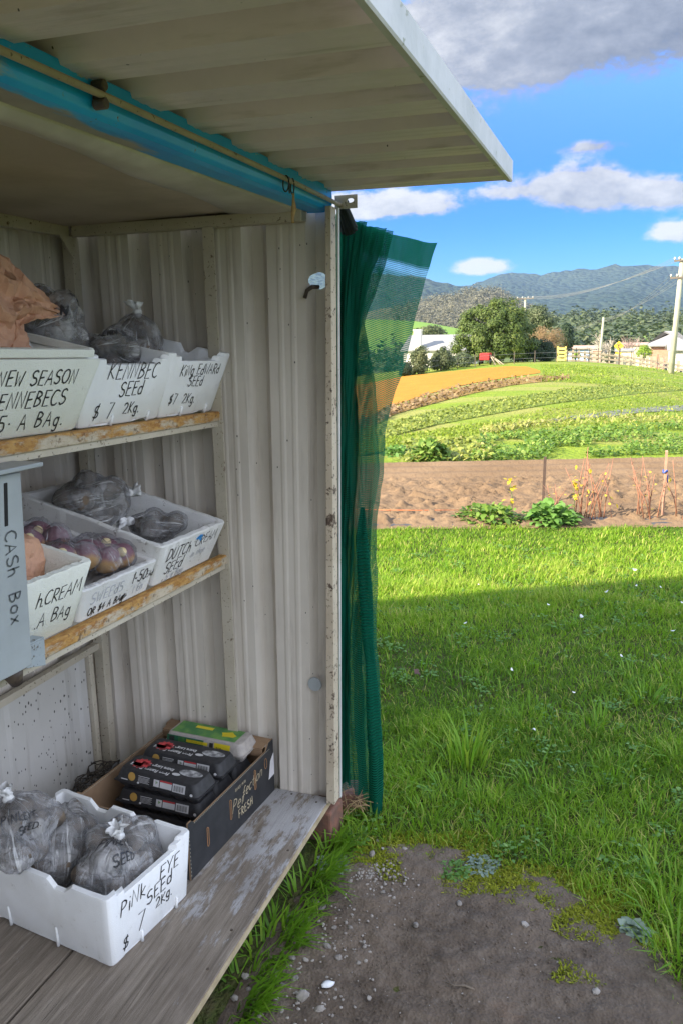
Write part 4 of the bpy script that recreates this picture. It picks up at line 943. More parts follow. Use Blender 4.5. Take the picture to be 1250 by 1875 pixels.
for kk in range(3):
    mb = MB()
    for i in range(60 if kk < 2 else 12):
        x = .03 + (TL-.06)*i/59
        if kk == 0: mb.box(x, x+.004, -.0008, -.0002, .1605, .1625)
        elif kk == 1: mb.box(x, x+.004, TWd-.0052-.0008, TWd-.0052, .1605, .1625)
        else: mb.box(.0015, .0035, -.0008, -.0002, .012+.012*i, .016+.012*i)
    mb.build('perforation', m_dots, tr, world_coords=False)
for x0, z0, hh in ((.088, .052, .055), (.215, .060, .060), (.365, .075, .062)):
    mb = MB()
    for k in (0, 1):
        x = x0 + .0085*k; mb.tube([(x, -.0010, z0 + .002*k), (x+.001, -.0010, z0+hh-.002*k)], .0011, 6)
    mb.tube([(x0, -.0010, z0+hh), (x0+.0042, -.0010, z0+hh+.003), (x0+.0085, -.0010, z0+hh-.002)], .0009, 6); mb.tube([(x0, -.0010, z0), (x0+.0042, -.0010, z0-.003), (x0+.0085, -.0010, z0+.002)], .0009, 6)
    mb.build('printed_carrot', m_gold, tr, world_coords=False)
mb = MB(); mb.tube([(.440+.008*math.cos(a), -.001, .125+.018*math.sin(a)) for a in np.linspace(0, 6.283, 17)], .0009, 6)
mb.build('printed_ring', m_gold, tr, world_coords=False)
def tf(u, v): return Vector((u, -.0012, v))
st = [(s_, 0, 1.0) for s_ in strokes('Per', .226, .072, .040, .80, .30, .03, 90)] + [(s_, 0, 1.0) for s_ in strokes('fection', .290, .086, .034, .60, .35, .03, 91, 1, rad(6))]
st += [(s_, 0, 1.3) for s_ in strokes('FRESH', .262, .036, .026, .95, .0, .01, 92, .8)] + [(s_, 0, .6) for s_ in strokes('SINCE 1978', .250, .132, .008, 1.3, 0, .02, 93)]
mb = write(st, tf, .0028); mb.build('lettering', m_gold2, tr, world_coords=False)
mb = MB(); mb.add([(.455,-.0014,.058),(.4945,-.0014,.060),(.4945,-.0014,.140),(.470,-.0014,.118)], [(0,1,2,3)]); o = mb.build('white_sticker', simple('white paper sticker', (.72,.70,.72), .7), tr, world_coords=False)
mb = MB()
mb.tube([(.060, TWd-.0062, .075), (.060, TWd-.0062, .125)], .0065, 8); mb.build('hand_slot', M['dark'], tr, world_coords=False)
# egg cartons
m_cart = simple('moulded black pulp', (.022, .022, .025), .62, (.034, .034, .038), 60, .25, 220, bdist=.001)
m_pulp = simple('grey moulded pulp', (.44, .40, .37), .85, (.36, .33, .31), 60, .35, 200, bdist=.001)
m_white = simple('white label print', (.72, .72, .74), .5); m_red = simple('red label print', (.62, .06, .07), .5); m_egg = simple('photographed egg print', (.55, .56, .58), .5, (.12, .12, .13), 40)
m_green = simple('green label print', (.06, .22, .07), .5, (.16, .34, .08), 25); m_yel = simple('yellow label print', (.85, .68, .03), .5); m_dkgreen = simple('dark green label', (.02, .13, .06), .5)
m_orange = simple('gold badge print', (.55, .33, .08), .5); m_bar = simple('black bar print', (.03, .03, .03), .5)
PM = [m_white, m_red, m_egg, m_green, m_yel, m_dkgreen, m_orange, m_bar]
CL, CW = .296, .106
def carton_body(root, m_base, m_lid):
    # local frame: x along the length, y across (front face at y = 0), z up
    mb = MB(); rows = []
    nx = 49
    for v in range(0, 11):      # under-side with twelve egg cups
        pass
    ny = 19; rows = []
    for j in range(ny):
        y = CW*j/(ny-1); row = []
        for i in range(nx):
            x = CL*i/(nx-1)
            cup = abs(math.sin(math.pi*x/CL*6))**.45 * abs(math.sin(math.pi*y/CW*2))**.6
            row.append((x + (0.5-x/CL)*.010*cup, y + (.5-y/CW)*.006*cup, .034 - .033*cup))
        rows.append(row)
    mb.grid(rows, flip=True)
    # rim flange
    mb.box(-.003, CL+.003, -.003, CW+.003, .033, .037)
    base = mb.build('cup_tray', m_base, root, True, world_coords=False)
    es = base.modifiers.new('crisp', 'EDGE_SPLIT'); es.split_angle = rad(45)
    prof = [(0.0, .0375), (.0105, .0655), (.0135, .0700), (.0185, .0712)]
    mb = MB(); rows = []
    def ringp(ins, z):
        rc = .016; x0, x1, y0, y1 = ins, CL-ins, ins*.8, CW-ins*.8; r = []
        for cx, cy, a0 in ((x1-rc, y0+rc, -90), (x1-rc, y1-rc, 0), (x0+rc, y1-rc, 90), (x0+rc, y0+rc, 180)):
            for k in range(5): a = rad(a0 + 22.5*k); r.append((cx + rc*math.cos(a), cy + rc*math.sin(a), z))
        return r + [r[0]]
    for ins, z in prof: rows.append(ringp(ins, z))
    mb.grid(rows); n = 21; k = (len(prof)-1)*n; mb.f.append([k+i for i in range(n-1)]); mb.m.append(0)
    ld_ = mb.build('lid', m_lid, root, True, world_coords=False); es = ld_.modifiers.new('crisp', 'EDGE_SPLIT'); es.split_angle = rad(24); return ld_
def front_pt(x, s):          # on the sloping front of the lid, s 0..1 upwards
    z = .0395 + .0245*s; y = .0084*(z - .0375)/.028; return Vector((x, y - .0012, z))
def top_pt(x, y): return Vector((x, y, .0722))
def quad(mb, f_, x0, x1, y0, y1, mi):
    mb.add([f_(x0,y0), f_(x1,y0), f_(x1,y1), f_(x0,y1)], [(0,1,2,3)], mi)
def blob(mb, f_, cx, cy, rx, ry, mi, n=14, star=0):
    pts_ = []
    for i in range(n):
        a = 2*math.pi*i/n; k = 1 - star*(i % 2); pts_.append(f_(cx + rx*k*math.cos(a), cy + ry*k*math.sin(a)))
    mb.add(pts_, [tuple(range(n))], mi)
def lettering_text(body, size, root, m_, fn, align='LEFT', bold=0.0):
    """sans lettering laid on a surface through fn(u, v)"""
    cu = bpy.data.curves.new('t', 'FONT'); cu.body = body; cu.size = size; cu.align_x = align; cu.offset = bold
    ob = bpy.data.objects.new('t', cu); COL.objects.link(ob); bpy.context.view_layer.update()
    me = bpy.data.meshes.new_from_object(ob.evaluated_get(bpy.context.evaluated_depsgraph_get())); bpy.data.objects.remove(ob)
    for v in me.vertices: v.co = fn(v.co.x, v.co.y)
    me.materials.clear(); me.materials.append(m_); me.name = 'lettering'
    o_ = bpy.data.objects.new('lettering', me); COL.objects.link(o_); o_.parent = root; return o_
def black_carton(label, loc, rot, group, detail=True):
    root = thing('egg_carton', label, 'egg carton', loc, rot, group); ld = carton_body(root, m_cart, m_cart)
    if not detail: return root
    mb = MB()
    quad(mb, front_pt, .140, .160, .12, .92, 0); quad(mb, front_pt, .163, .205, .12, .78, 0); quad(mb, front_pt, .163, .205, .80, .98, 1)
    quad(mb, front_pt, .208, .252, .05, .98, 0)
    for i in range(11):
        x = .213 + .0032*i; mb.add([front_pt(x,.18)+Vector((0,-.0006,0)), front_pt(x+.0012+.0008*(i % 3 == 0),.18)+Vector((0,-.0006,0)), front_pt(x+.0012+.0008*(i % 3 == 0),.82)+Vector((0,-.0006,0)), front_pt(x,.82)+Vector((0,-.0006,0))], [(0,1,2,3)], 7)
    blob(mb, lambda u, v: front_pt(u, v), .150, .62, .006, .25, 3, 3)
    blob(mb, front_pt, .060, .60, .013, .50, 6)
    quad(mb, front_pt, .022, .046, .08, .18, 0); quad(mb, front_pt, .084, .125, .84, .90, 0)
    for k in range(5): quad(mb, front_pt, .084, .125 - .004*(k % 2), .16+.13*k, .20+.13*k, 0)
    blob(mb, front_pt, .085, .06, .004, .12, 0); blob(mb, front_pt, .274, .12, .005, .16, 0)
    blob(mb, top_pt, .235, .060, .040, .017, 2, 24); blob(mb, top_pt, .196, .040, .014, .007, 0, 16)
    blob(mb, top_pt, .062, .052, .034, .028, 1, 24, .22); quad(mb, top_pt, .030, .070, .036, .054, 0)
    mb.build('printed_label', PM, ld, world_coords=False)
    # the lid lettering reads from the far side, so it is upside down for the buyer
    for body, y, sz in (('Free Range Eggs', .026, .0195), ('Extra Large 700g', .050, .0170)):
        lettering_text(body, sz, ld, m_white, lambda u, v, y=y: top_pt(.176 - u, y - v + .012), bold=.0006)
    return root
def in_tray(x, y, z): bpy.context.view_layer.update(); return tr.matrix_world @ Vector((x, y, z))
# carton's length runs across the tray; its printed front faces the near end of the tray
def crot(a=0): return (0, 0, TA + rad(-90 + a))
EG = 'egg cartons in the black tray'
def place(x, y, z): return in_tray(x, y, z)
black_carton('black egg carton in the middle layer, its front showing below the others', place(.112, .335, .074), crot(2), EG)
black_carton('black egg carton on the upper layer, nearest the floor box', place(.118, .338, .140), crot(-1), EG)
black_carton('black egg carton on the upper layer, between the other black one and the green one', place(.232, .335, .140), crot(1.5), EG)
for k in range(5): black_carton('black egg carton hidden under the other cartons in the tray', place(.118 + .112*(k % 3) if k < 3 else .226 + .112*(k-3), .345, .008 if k < 3 else .074), crot(0), 'egg cartons hidden under the stack', False)
gc = thing('egg_carton', 'grey pulp egg carton with green and yellow wrapper, at the back of the tray', 'egg carton', place(.362, .335, .140), crot(1), EG)
ld = carton_body(gc, m_pulp, m_pulp)
mb = MB(); quad(mb, top_pt, .022, .258, .018, .092, 3); quad(mb, front_pt, .012, .150, .0, 1.0, 5); quad(mb, front_pt, .190, .248, .0, 1.0, 4); quad(mb, front_pt, .085, .165, .42, .80, 4); quad(mb, front_pt, .055, .080, .2, .9, 3); quad(mb, front_pt, .020, .040, .25, .85, 7)
quad(mb, front_pt, .172, .186, .3, .9, 7)
for q in mb.v: pass
mb.build('printed_label', PM, ld, world_coords=False)
mb2 = MB(); quad(mb2, lambda u, v: top_pt(u, v) + Vector((0, 0, .0005)), .085, .150, .062, .078, 4); blob(mb2, lambda u, v: top_pt(u, v) + Vector((0, 0, .0005)), .215, .055, .03, .02, 4, 9, .3); mb2.build('printed_badge', PM, ld, world_coords=False)
lettering_text('700g', .014, ld, m_bar, lambda u, v: front_pt(.196 + u, .15 + v*38) + Vector((0, -.0006, 0)))
# tangle of old twine in the back corner
tw = MB(); rr = random.Random(5)
for k in range(16):
    c0 = Vector((2.09 + rr.uniform(-.13, .07), 1.585 + rr.uniform(-.05, .06), .15)); pts_ = []
    ph = rr.uniform(0, 6)
    for i in range(22): 
        a = ph + i*.55; pts_.append(c0 + Vector((math.cos(a)*rr.uniform(.02, .06), math.sin(a)*rr.uniform(.015, .045), .008 + .035*abs(math.sin(i*.37 + k)))))
    tw.tube(pts_, .0022, 5)
tag(tw.build('twine_tangle', simple('dark old twine', (.05, .042, .036), .9, (.08, .065, .05), 60), smooth=True), 'tangle of dark old twine in the back corner on the floor boards', 'twine')
# curtain rings and the dry leaf that hangs from them
GR = 'black curtain rings on the rod'
labs = ['leftmost of the three black curtain rings on the rod', 'middle one of the three black curtain rings on the rod', 'rightmost of the three black curtain rings on the rod']
for k, (x, tl) in enumerate(((1.872, .3), (1.893, -.15), (1.912, .12))):
    mb = MB(); rad_ = .0175
    mb.tube([(x + rad_*math.cos(a)*math.cos(tl+.5), .783 + rad_*math.cos(a)*math.sin(tl+.5), 1.968 + rad_*math.sin(a)) for a in np.linspace(0, 6.283, 29)], .0017, 6)
    tag(mb.build('curtain_ring', M['black'], smooth=True), labs[k], 'curtain ring', GR)
mb = MB(); rows = []
for i in range(13):
    u = i/12; wd = .0065*math.sin(math.pi*min(1, u*1.02))**.8 + .0006; z = 1.951 - .068*u
    rows.append([(1.905 + .004*math.sin(u*5) - wd, .781 + .003*u, z), (1.905 + .004*math.sin(u*5), .776 + .002*math.sin(u*9), z), (1.905 + .004*math.sin(u*5) + wd, .783, z)])
mb.grid(rows); o = mb.build('dry_leaf', simple('straw coloured dry leaf', (.50, .36, .14), .7, (.33, .20, .07), 30), smooth=True); sm = o.modifiers.new('t', 'SOLIDIFY'); sm.thickness = .0012
tag(o, 'dry straw coloured leaf dangling below the black curtain rings', 'leaf')
# ------------------------------------------------------------------ shade cloth
def m_cloth():
    m, t, b, out = mat('green knitted shade cloth')
    uv = t.coord('UV'); x, y, z = t.sep(uv)
    n = t.noise(t.coord(), 60, 3)
    rows_ = t.math('ABSOLUTE', t.math('SUBTRACT', t.math('FRACT', t.math('ADD', t.math('MULTIPLY', y, 165), t.math('MULTIPLY', t.noise(t.coord(), 18, 2), .5))), .5))
    cols_ = t.math('ABSOLUTE', t.math('SUBTRACT', t.math('FRACT', t.math('MULTIPLY', x, 230)), .5))
    hole = t.math('MULTIPLY', t.step(rows_, .14, .30), t.step(cols_, -.12, .10))
    a = t.math('SUBTRACT', .98, t.math('MULTIPLY', hole, .42))
    att = t.new('ShaderNodeAttribute'); att.attribute_name = 'tone'
    a = t.math('ADD', a, t.math('ADD', att.outputs['Fac'], t.math('MULTIPLY', t.math('SUBTRACT', t.noise(t.coord(scale=(1, 2, .4)), 14, 4, .6), .5), .35)), clamp=True)
    col = t.mix(t.noise(t.coord(), 9, 4), (.003, .078, .050), (.007, .120, .075))
    tl = t.new('ShaderNodeBsdfTranslucent'); t.put(tl.inputs[0], (.016, .28, .15))
    t.put(b.inputs['Base Color'], col); b.inputs['Roughness'].default_value = .95; b.inputs['Specular IOR Level'].default_value = .08
    t.put(b.inputs['Normal'], t.bump(t.math('ADD', rows_, t.noise(t.coord(scale=(1, 1, .35)), 26, 5, .65)), .6, .004))
    m1 = t.new('ShaderNodeMixShader'); m1.inputs[0].default_value = .38; t.l.new(b.outputs[0], m1.inputs[1]); t.l.new(tl.outputs[0], m1.inputs[2])
    tr_ = t.new('ShaderNodeBsdfTransparent'); m2 = t.new('ShaderNodeMixShader'); t.put(m2.inputs[0], a)
    t.l.new(tr_.outputs[0], m2.inputs[1]); t.l.new(m1.outputs[0], m2.inputs[2]); t.l.new(m2.outputs[0], out.inputs[0]); return m
M['cloth'] = m_cloth()
CT = thing('shade_cloth', 'green knitted shade cloth gathered at the rod end and hanging to the grass', 'curtain', (2.34, .75, 0))
def onX(px, py, X):
    d = ray(px, py); return Vector((X, d.y*X/d.x, CAM_H + d.z*X/d.x))
def lerp_path(path, t):
    f_ = t*(len(path)-1); k = min(len(path)-2, int(f_)); return [path[k][i]*(1-(f_-k)) + path[k+1][i]*(f_-k) for i in range(len(path[0]))]
def cloth_sheet(left, right, X0, folds, amp, nu, nv, seed, name, xs=0.0, dense=None, top_hem=False):
    """left/right: (px, py) outlines read from top to bottom at distance X0"""
    rows = []; uvs = []; tone = []
    def py_path(path, t):
        ys = [p[1] for p in path]; y = ys[0] + (ys[-1]-ys[0])*t
        for (a, b_), (c_, d_) in zip(path[:-1], path[1:]):
            if y <= d_ or (c_, d_) == path[-1]: return a + (c_-a)*(y-b_)/(d_-b_), y
    for i in range(nv):
        t_ = i/(nv-1); a = onX(*py_path(left, t_), X0); b_ = onX(*py_path(right, t_), X0); row = []
        wdt = (b_-a).length
        for j in range(nu):
            u = j/(nu-1); p = a.lerp(b_, u)
            gth = min(1, t_*6)
            ph = folds*2*math.pi*(u + .05*mnoise.noise((t_*3, u*2, seed)))
            dxx = amp*gth*math.sin(ph + 1.2*math.sin(t_*2.5 + seed) + 1.6*mnoise.noise((t_*3.2, u*1.5, seed+2))) + .016*mnoise.noise((u*4, t_*5, seed)) + .008*mnoise.noise((u*14, t_*7, seed+3)) + .004*mnoise.noise((u*30, t_*22, seed+5))
            eg = max(0, abs(u-.5)*2 - .6)/.4; p = p + Vector((0, .010*eg*mnoise.noise((t_*9, u*3, seed+7)) + .004*eg*mnoise.noise((t_*30, u*3, seed+9)), 0))
            if t_ < .12: p = p + Vector((0, 0, (1 - t_/.12)*(.008*mnoise.noise((u*4, 1, seed)) - .010*math.sin(math.pi*u))))
            p = p + Vector((dxx + xs + .02*u, 0, 0)); p *= 1.0
            row.append(p); uvs.append((u*wdt*(1+folds*.25) + seed, t_*1.9))
            tn = 0.0
            if top_hem and t_ < .045: tn = .35
            if top_hem and .045 <= t_ < .062: tn = -.30
            if dense: tn += dense(u, t_)
            tone.append(tn)
        rows.append(row)
    mb = MB(); mb.grid(rows); o_ = mb.build(name, M['cloth'], CT, True)
    me = o_.data; lay = me.uv_layers.new(name='uv'); li = [0]*len(me.loops); me.loops.foreach_get('vertex_index', li)
    lay.data.foreach_set('uv', [c_ for k in li for c_ in uvs[k]])
    at_ = me.attributes.new('tone', 'FLOAT', 'POINT'); at_.data.foreach_set('value', tone)
    return o_
RE = [(797,443),(770,520),(735,680),(702,800),(694,900),(690,1000),(685,1180),(694,1270),(700,1380),(697,1492)]
# back sheet: full spread with the hem that stands out to the right
cloth_sheet([(640,402),(640,520),(636,700),(640,900),(646,1100),(650,1300),(655,1470)], RE, 2.40, 1.0, .012, 40, 120, 3, 'back_layer', top_hem=True)
# middle: the hem's doubled part and long soft folds
cloth_sheet([(614,392),(610,520),(606,720),(609,900),(611,1100),(611,1300),(609,1440)], [(716,422),(700,490),(668,592),(686,700),(694,860),(676,1000),(660,1180),(662,1300),(668,1460)], 2.36, 2.6, .020, 60, 120, 8, 'front_layer', dense=lambda u, t_: .22*math.exp(-((u-.12)/.12)**2) + (.10 if t_ < .22 else -.02))
# dark doubled edge and the rolled fold at the lower right
cloth_sheet([(616,384),(613,500),(609,720),(612,900),(613,1100),(612,1300),(613,1440)], [(668,404),(650,520),(640,720),(636,900),(632,1100),(628,1300),(630,1438)], 2.33, 1.3, .010, 36, 110, 12, 'dark_fold', dense=lambda u, t_: .30)
cloth_sheet([(618,390),(615,500),(611,720),(614,900),(615,1100),(614,1300),(615,1436)], [(704,416),(676,500),(655,620),(652,720),(650,900),(640,1100),(638,1300),(640,1440)], 2.345, 1.8, .012, 40, 110, 17, 'inner_fold', dense=lambda u, t_: .25)
mb = MB(); pts_ = []; rs = []
for (px, py, r) in ((664,930,.006),(662,985,.017),(668,1080,.020),(672,1170,.016),(676,1210,.014),(680,1290,.021),(686,1380,.022),(687,1450,.022),(686,1490,.020)):
    pts_.append(onX(px, py, 2.37)); rs.append(r)
pp, rr_ = [], []
for i in range(len(pts_)-1):
    for k in range(6): a = k/6; pp.append(pts_[i].lerp(pts_[i+1], a)); rr_.append(rs[i]*(1-a)+rs[i+1]*a)
pp.append(pts_[-1]); rr_.append(rs[-1])
mb.tube(pp, rr_, 22, cap=False)
for k, v in enumerate(mb.v):
    a = k % 22; v = Vector(v); c_ = pp[k//22]; mb.v[k] = tuple(c_ + (v-c_)*(1 + .28*math.sin(a*2*math.pi/22*3 + k*.004) + .15*mnoise.noise((k*.01, a*.5, 4))))
o_ = mb.build('rolled_fold', M['cloth'], CT, True)
lay = o_.data.uv_layers.new(name='uv'); li = [0]*len(o_.data.loops); o_.data.loops.foreach_get('vertex_index', li)
lay.data.foreach_set('uv', [c_ for k in li for c_ in ((k % 22)*.006, (k//22)*.016)])
at_ = o_.data.attributes.new('tone', 'FLOAT', 'POINT'); at_.data.foreach_set('value', [.16]*len(o_.data.vertices))
# the gathered bunch tied round the rod end
mb = MB()
for k in range(9):
    a = 2*math.pi*k/9; pts_ = []
    for i in range(10):
        u = i/9; pts_.append(Vector((2.285 + .03*u + .010*math.cos(a), .792 - .015*u + (.010 + .012*u)*math.cos(a), 1.985 - .075*u + .012*math.sin(a))))
    mb.tube(pts_, .0085, 7)
mb.tube([(2.282, .785 + .017*math.cos(a), 1.975 + .020*math.sin(a)) for a in np.linspace(0, 6.283, 17)], .004, 6)
mb.build('gathered_top', simple('bunched dark netting', (.008, .020, .019), .8, (.004, .010, .010), 40, .4, 90), CT, True)
# ================================================================== GROUND AND FIELDS
rng = np.random.default_rng(11)
def axis(n0, lim, first, mid):
    out = [0.0]; x = 0.0
    while x < 5: x += first; out.append(x)
    while x < 60: x += mid; out.append(x)
    st = mid
    while x < lim: st *= 1.22; x += st; out.append(x)
    return out
ax = axis(0, 7000, .25, 1.0); xs = sorted(set([-v for v in ax if v < 60] + ax)); ys = sorted(set([-v for v in ax] + ax))
rows = [[(x, y, g(x, y)) for x in xs] for y in ys]
def m_ground():
    m, t, b, out = mat('field turf'); P = t.new('ShaderNodeNewGeometry').outputs['Position']; x, y, z = t.sep(P)
    n = t.noise(P, .35, 6, .65); n2 = t.noise(P, 2.6, 6, .7); n3 = t.noise(P, 14, 4, .6)
    mp = t.new('ShaderNodeMapping'); t.l.new(P, mp.inputs[0]); mp.inputs['Rotation'].default_value = (0, 0, rad(18)); mp.inputs['Scale'].default_value = (.42, .05, 1)
    band = t.noise(mp.outputs[0], 1.0, 3, .6)
    col = t.mix(t.step(n2, .35, .7), (.16, .24, .024), (.23, .30, .035))
    col = t.mix(t.step(band, .45, .62), col, (.27, .28, .075)); col = t.mix(t.math('MULTIPLY', t.step(n3, .5, .72), .5), col, (.13, .18, .02))
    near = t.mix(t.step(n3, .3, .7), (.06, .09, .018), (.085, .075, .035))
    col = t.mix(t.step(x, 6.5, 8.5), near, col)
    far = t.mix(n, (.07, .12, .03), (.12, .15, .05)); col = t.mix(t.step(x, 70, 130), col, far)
    t.put(b.inputs['Base Color'], col); b.inputs['Roughness'].default_value = .9; b.inputs['Specular IOR Level'].default_value = .15
    t.put(b.inputs['Normal'], t.bump(t.math('ADD', n2, n3), .7, .08)); return m
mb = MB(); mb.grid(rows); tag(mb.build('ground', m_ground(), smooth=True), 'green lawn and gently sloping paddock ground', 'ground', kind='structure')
# --- bare dirt in front of the stall
DIRT = [(0.6,.80),(1.2,.80),(1.47,.765),(1.75,.765),(1.95,.735),(2.10,.69),(2.19,.57),(2.21,.40),(2.15,.17),(2.05,.0),(1.93,-.11),(1.80,-.165),(1.4,-.22),(0.6,-.25)]
DX = np.array(DIRT)
def dirt_sd(x, y):
    """signed distance (negative inside) to the bare patch"""
    x = np.asarray(x, float); y = np.asarray(y, float); d = np.full(x.shape, 1e9); ins = np.zeros(x.shape, bool)
    for i in range(len(DX)):
        a = DX[i]; b_ = DX[(i+1) % len(DX)]; e = b_-a; t_ = np.clip(((x-a[0])*e[0] + (y-a[1])*e[1])/(e@e), 0, 1)
        d = np.minimum(d, np.hypot(x-a[0]-t_*e[0], y-a[1]-t_*e[1]))
        c_ = ((a[1] > y) != (b_[1] > y)) & (x < (b_[0]-a[0])*(y-a[1])/(b_[1]-a[1]+1e-12) + a[0]); ins ^= c_
    return np.where(ins, -d, d)
def m_dirt():
    m, t, b, out = mat('damp bare dirt'); P = t.coord()
    n = t.noise(P, 2.2, 6, .65); n2 = t.noise(P, 30, 6, .7); n3 = t.voro(P, 120)
    col = t.mix(t.step(n, .35, .68), (.155, .120, .092), (.080, .061, .046)); col = t.mix(t.math('MULTIPLY', t.step(n2, .45, .7), .6), col, (.195, .158, .125))
    red = t.step(t.noise(P, 3.1, 4, .6), .60, .72); col = t.mix(t.math('MULTIPLY', red, .45), col, (.21, .13, .085))
    t.put(b.inputs['Base Color'], col); b.inputs['Roughness'].default_value = .92; b.inputs['Specular IOR Level'].default_value = .2
    t.put(b.inputs['Normal'], t.bump(t.math('ADD', n2, t.math('MULTIPLY', n3, .5)), .8, .006)); return m
mb = MB(); rows = []
for i in range(150):
    x = .9 + 1.5*i/149; row = []
    for j in range(110):
        y = -.35 + 1.2*j/109
        z = .010 + .010*mnoise.noise((x*5, y*5, 0)) + .007*mnoise.noise((x*17, y*17, 3)) + .005*mnoise.noise((x*48, y*48, 5)) + .0018*mnoise.noise((x*120, y*120, 7))
        sd_ = 0
        row.append((x, y, z))
    rows.append(row)
sd_all = dirt_sd([[p[0] for p in r] for r in rows], [[p[1] for p in r] for r in rows])
rows = [[(p[0], p[1], p[2] - .030*min(1, max(0, (sd_all[i][j]-.06)/.10))) for j, p in enumerate(r)] for i, r in enumerate(rows)]
mb.grid(rows, flip=True); tag(mb.build('dirt_patch', m_dirt(), smooth=True), 'bare damp dirt in front of the stall', 'dirt', kind='structure')
# --- strips of the paddock, laid on the slope
def strip(name, top, bot, m, zo, label, nu=60, nv=16, fn=None):
    T = [at(*p) for p in top]; B = [at(*p) for p in bot]
    def along_(P_, u):
        f_ = u*(len(P_)-1); k = min(len(P_)-2, int(f_)); return P_[k].lerp(P_[k+1], f_-k)
    mb = MB(); rows = []
    for j in range(nv):
        v = j/(nv-1); row = []
        for i in range(nu):
            u = i/(nu-1); p = along_(T, u).lerp(along_(B, u), v)
            x, y = p.x, p.y
            if 0 < v < 1 or True:
                wob = .25*(p.x/30)*mnoise.noise((x*.8, y*.8, zo*50)); x += wob
            z = g(x, y) + zo
            if fn: z += fn(x, y, u, v)
            row.append((x, y, z))
        rows.append(row)
    mb.grid(rows); return tag(mb.build(name, m, smooth=True), label, name.replace('_', ' '), kind='structure')
def m_strip(name, c1, c2, c3, sc1=1.2, bump=.6):
    m, t, b, out = mat(name); P = t.coord(); n = t.noise(P, sc1, 6, .7); n2 = t.noise(P, sc1*8, 5, .7)
    col = t.mix(t.step(n, .35, .68), c1, c2); col = t.mix(t.math('MULTIPLY', t.step(n2, .52, .70), .7), col, c3)
    t.put(b.inputs['Base Color'], col); b.inputs['Roughness'].default_value = .9; b.inputs['Specular IOR Level'].default_value = .15
    t.put(b.inputs['Normal'], t.bump(n2, bump, .08)); return m
ytop = [(470,748),(560,727),(640,708),(690,699),(735,690),(800,683),(870,676),(930,671),(965,672),(988,679)]
ybot = [(470,835),(560,808),(640,785),(690,758),(722,742),(790,720),(860,703),(915,694),(955,688),(990,683)]
strip('sprayed_strip', ytop, ybot, m_strip('sprayed orange stubble', (.43, .205, .030), (.37, .17, .024), (.50, .28, .06), 1.5), .016, 'orange yellow strip of sprayed off stubble')
strip('weedy_strip', [(480,842),(560,815),(640,790),(690,762),(722,746),(790,724),(860,707),(930,695),(990,687),(1040,692)], [(480,850),(560,825),(640,802),(690,776),(725,758),(790,740),(860,722),(930,707),(990,700),(1044,696)], m_strip('rusty weeds', (.30, .21, .06), (.22, .16, .06), (.26, .11, .04), 2.0), .014, 'rusty brown strip of dying weeds')
strip('crop_strip', [(560,818),(690,782),(800,752),(950,726),(1080,709),(1200,703)], [(560,835),(690,806),(800,778),(950,750),(1100,730),(1260,715)], m_strip('dull green crop', (.18, .25, .045), (.14, .21, .035), (.25, .27, .08), 1.6, 1.0), .010, 'dull green strip of low crop')
strip('stubble_strip', [(880,786),(960,772),(1040,764)], [(880,800),(960,782),(1046,770)], m_strip('straw stubble', (.26, .22, .10), (.19, .18, .06), (.32, .27, .14), 2.0), .010, 'straw coloured strip between the crops', 30, 6)
strip('plastic_mulch', [(1008,768),(1100,756),(1270,741)], [(1008,772),(1110,765),(1270,752)], simple('dusty black plastic', (.10, .10, .10), .7, (.20, .20, .14), 3, .5, 6), .014, 'strip of black plastic mulch across the green slope', 40, 5)
# --- the worked soil bed
def m_soil():
    m, t, b, out = mat('dry worked soil'); P = t.coord(); n = t.noise(P, 1.1, 5, .6); n2 = t.noise(P, 22, 6, .7)
    col = t.mix(t.step(n, .35, .68), (.215, .150, .095), (.170, .116, .072)); col = t.mix(t.math('MULTIPLY', t.step(n2, .45, .7), .6), col, (.145, .094, .062))
    t.put(b.inputs['Base Color'], col); b.inputs['Roughness'].default_value = .95; b.inputs['Specular IOR Level'].default_value = .1
    t.put(b.inputs['Normal'], t.bump(n2, .7, .02)); return m
A0, A1 = Vector((6.52, 1.35, 0)), Vector((7.02, -.30, 0)); B0, B1 = Vector((9.75, 2.85, 0)), Vector((11.0, -.60, 0))
mb = MB(); rows = []
for j in range(190):
    v = j/189; row = []
    P0 = A0.lerp(B0, v); P1 = A1.lerp(B1, v)
    for i in range(260):
        u = -1.3 + 3.6*i/259; p = P0 + (P1-P0)*u
        rough = 1.0 if v < .60 else max(.12, 1 - (v-.60)/.08)
        n = mnoise.noise((p.x*7, p.y*5.5, 0)); n2 = mnoise.noise((p.x*16, p.y*14, 4))
        cl = 0.0
        for (sc_, hh_, of_) in ((7.5, .062, 0.0), (15.0, .034, 5.0), (31.0, .016, 9.0)):
            q_ = Vector((p.x*sc_ + of_ + .6*mnoise.noise((p.x*9, p.y*9, of_)), p.y*sc_ + .6*mnoise.noise((p.y*9, p.x*9, of_ + 3)), 0)); dd_, pp_ = mnoise.voronoi(q_)
            rnd = (math.sin(pp_[0].x*127.1 + pp_[0].y*311.7)*43758.5) % 1; e_ = min(1, max(0, (dd_[1] - dd_[0])/.38)); cl += hh_*e_*e_*(3 - 2*e_)*rnd
        cl *= .75 + .6*n
        ridge_ = .035*max(0, math.sin(v*2*math.pi*9)) if v > .64 else 0
        edge = min(1, v*14)*min(1, (1-v)*18)
        row.append((p.x, p.y, g(p.x, p.y) + .006 + edge*(cl*rough + ridge_ + .02)))
    rows.append(row)
mb.grid(rows); tag(mb.build('soil_bed', m_soil(), smooth=True), 'bed of dry cloddy brown soil with smoother wheel tracks behind', 'soil', kind='structure')
mb = MB(); rows = []
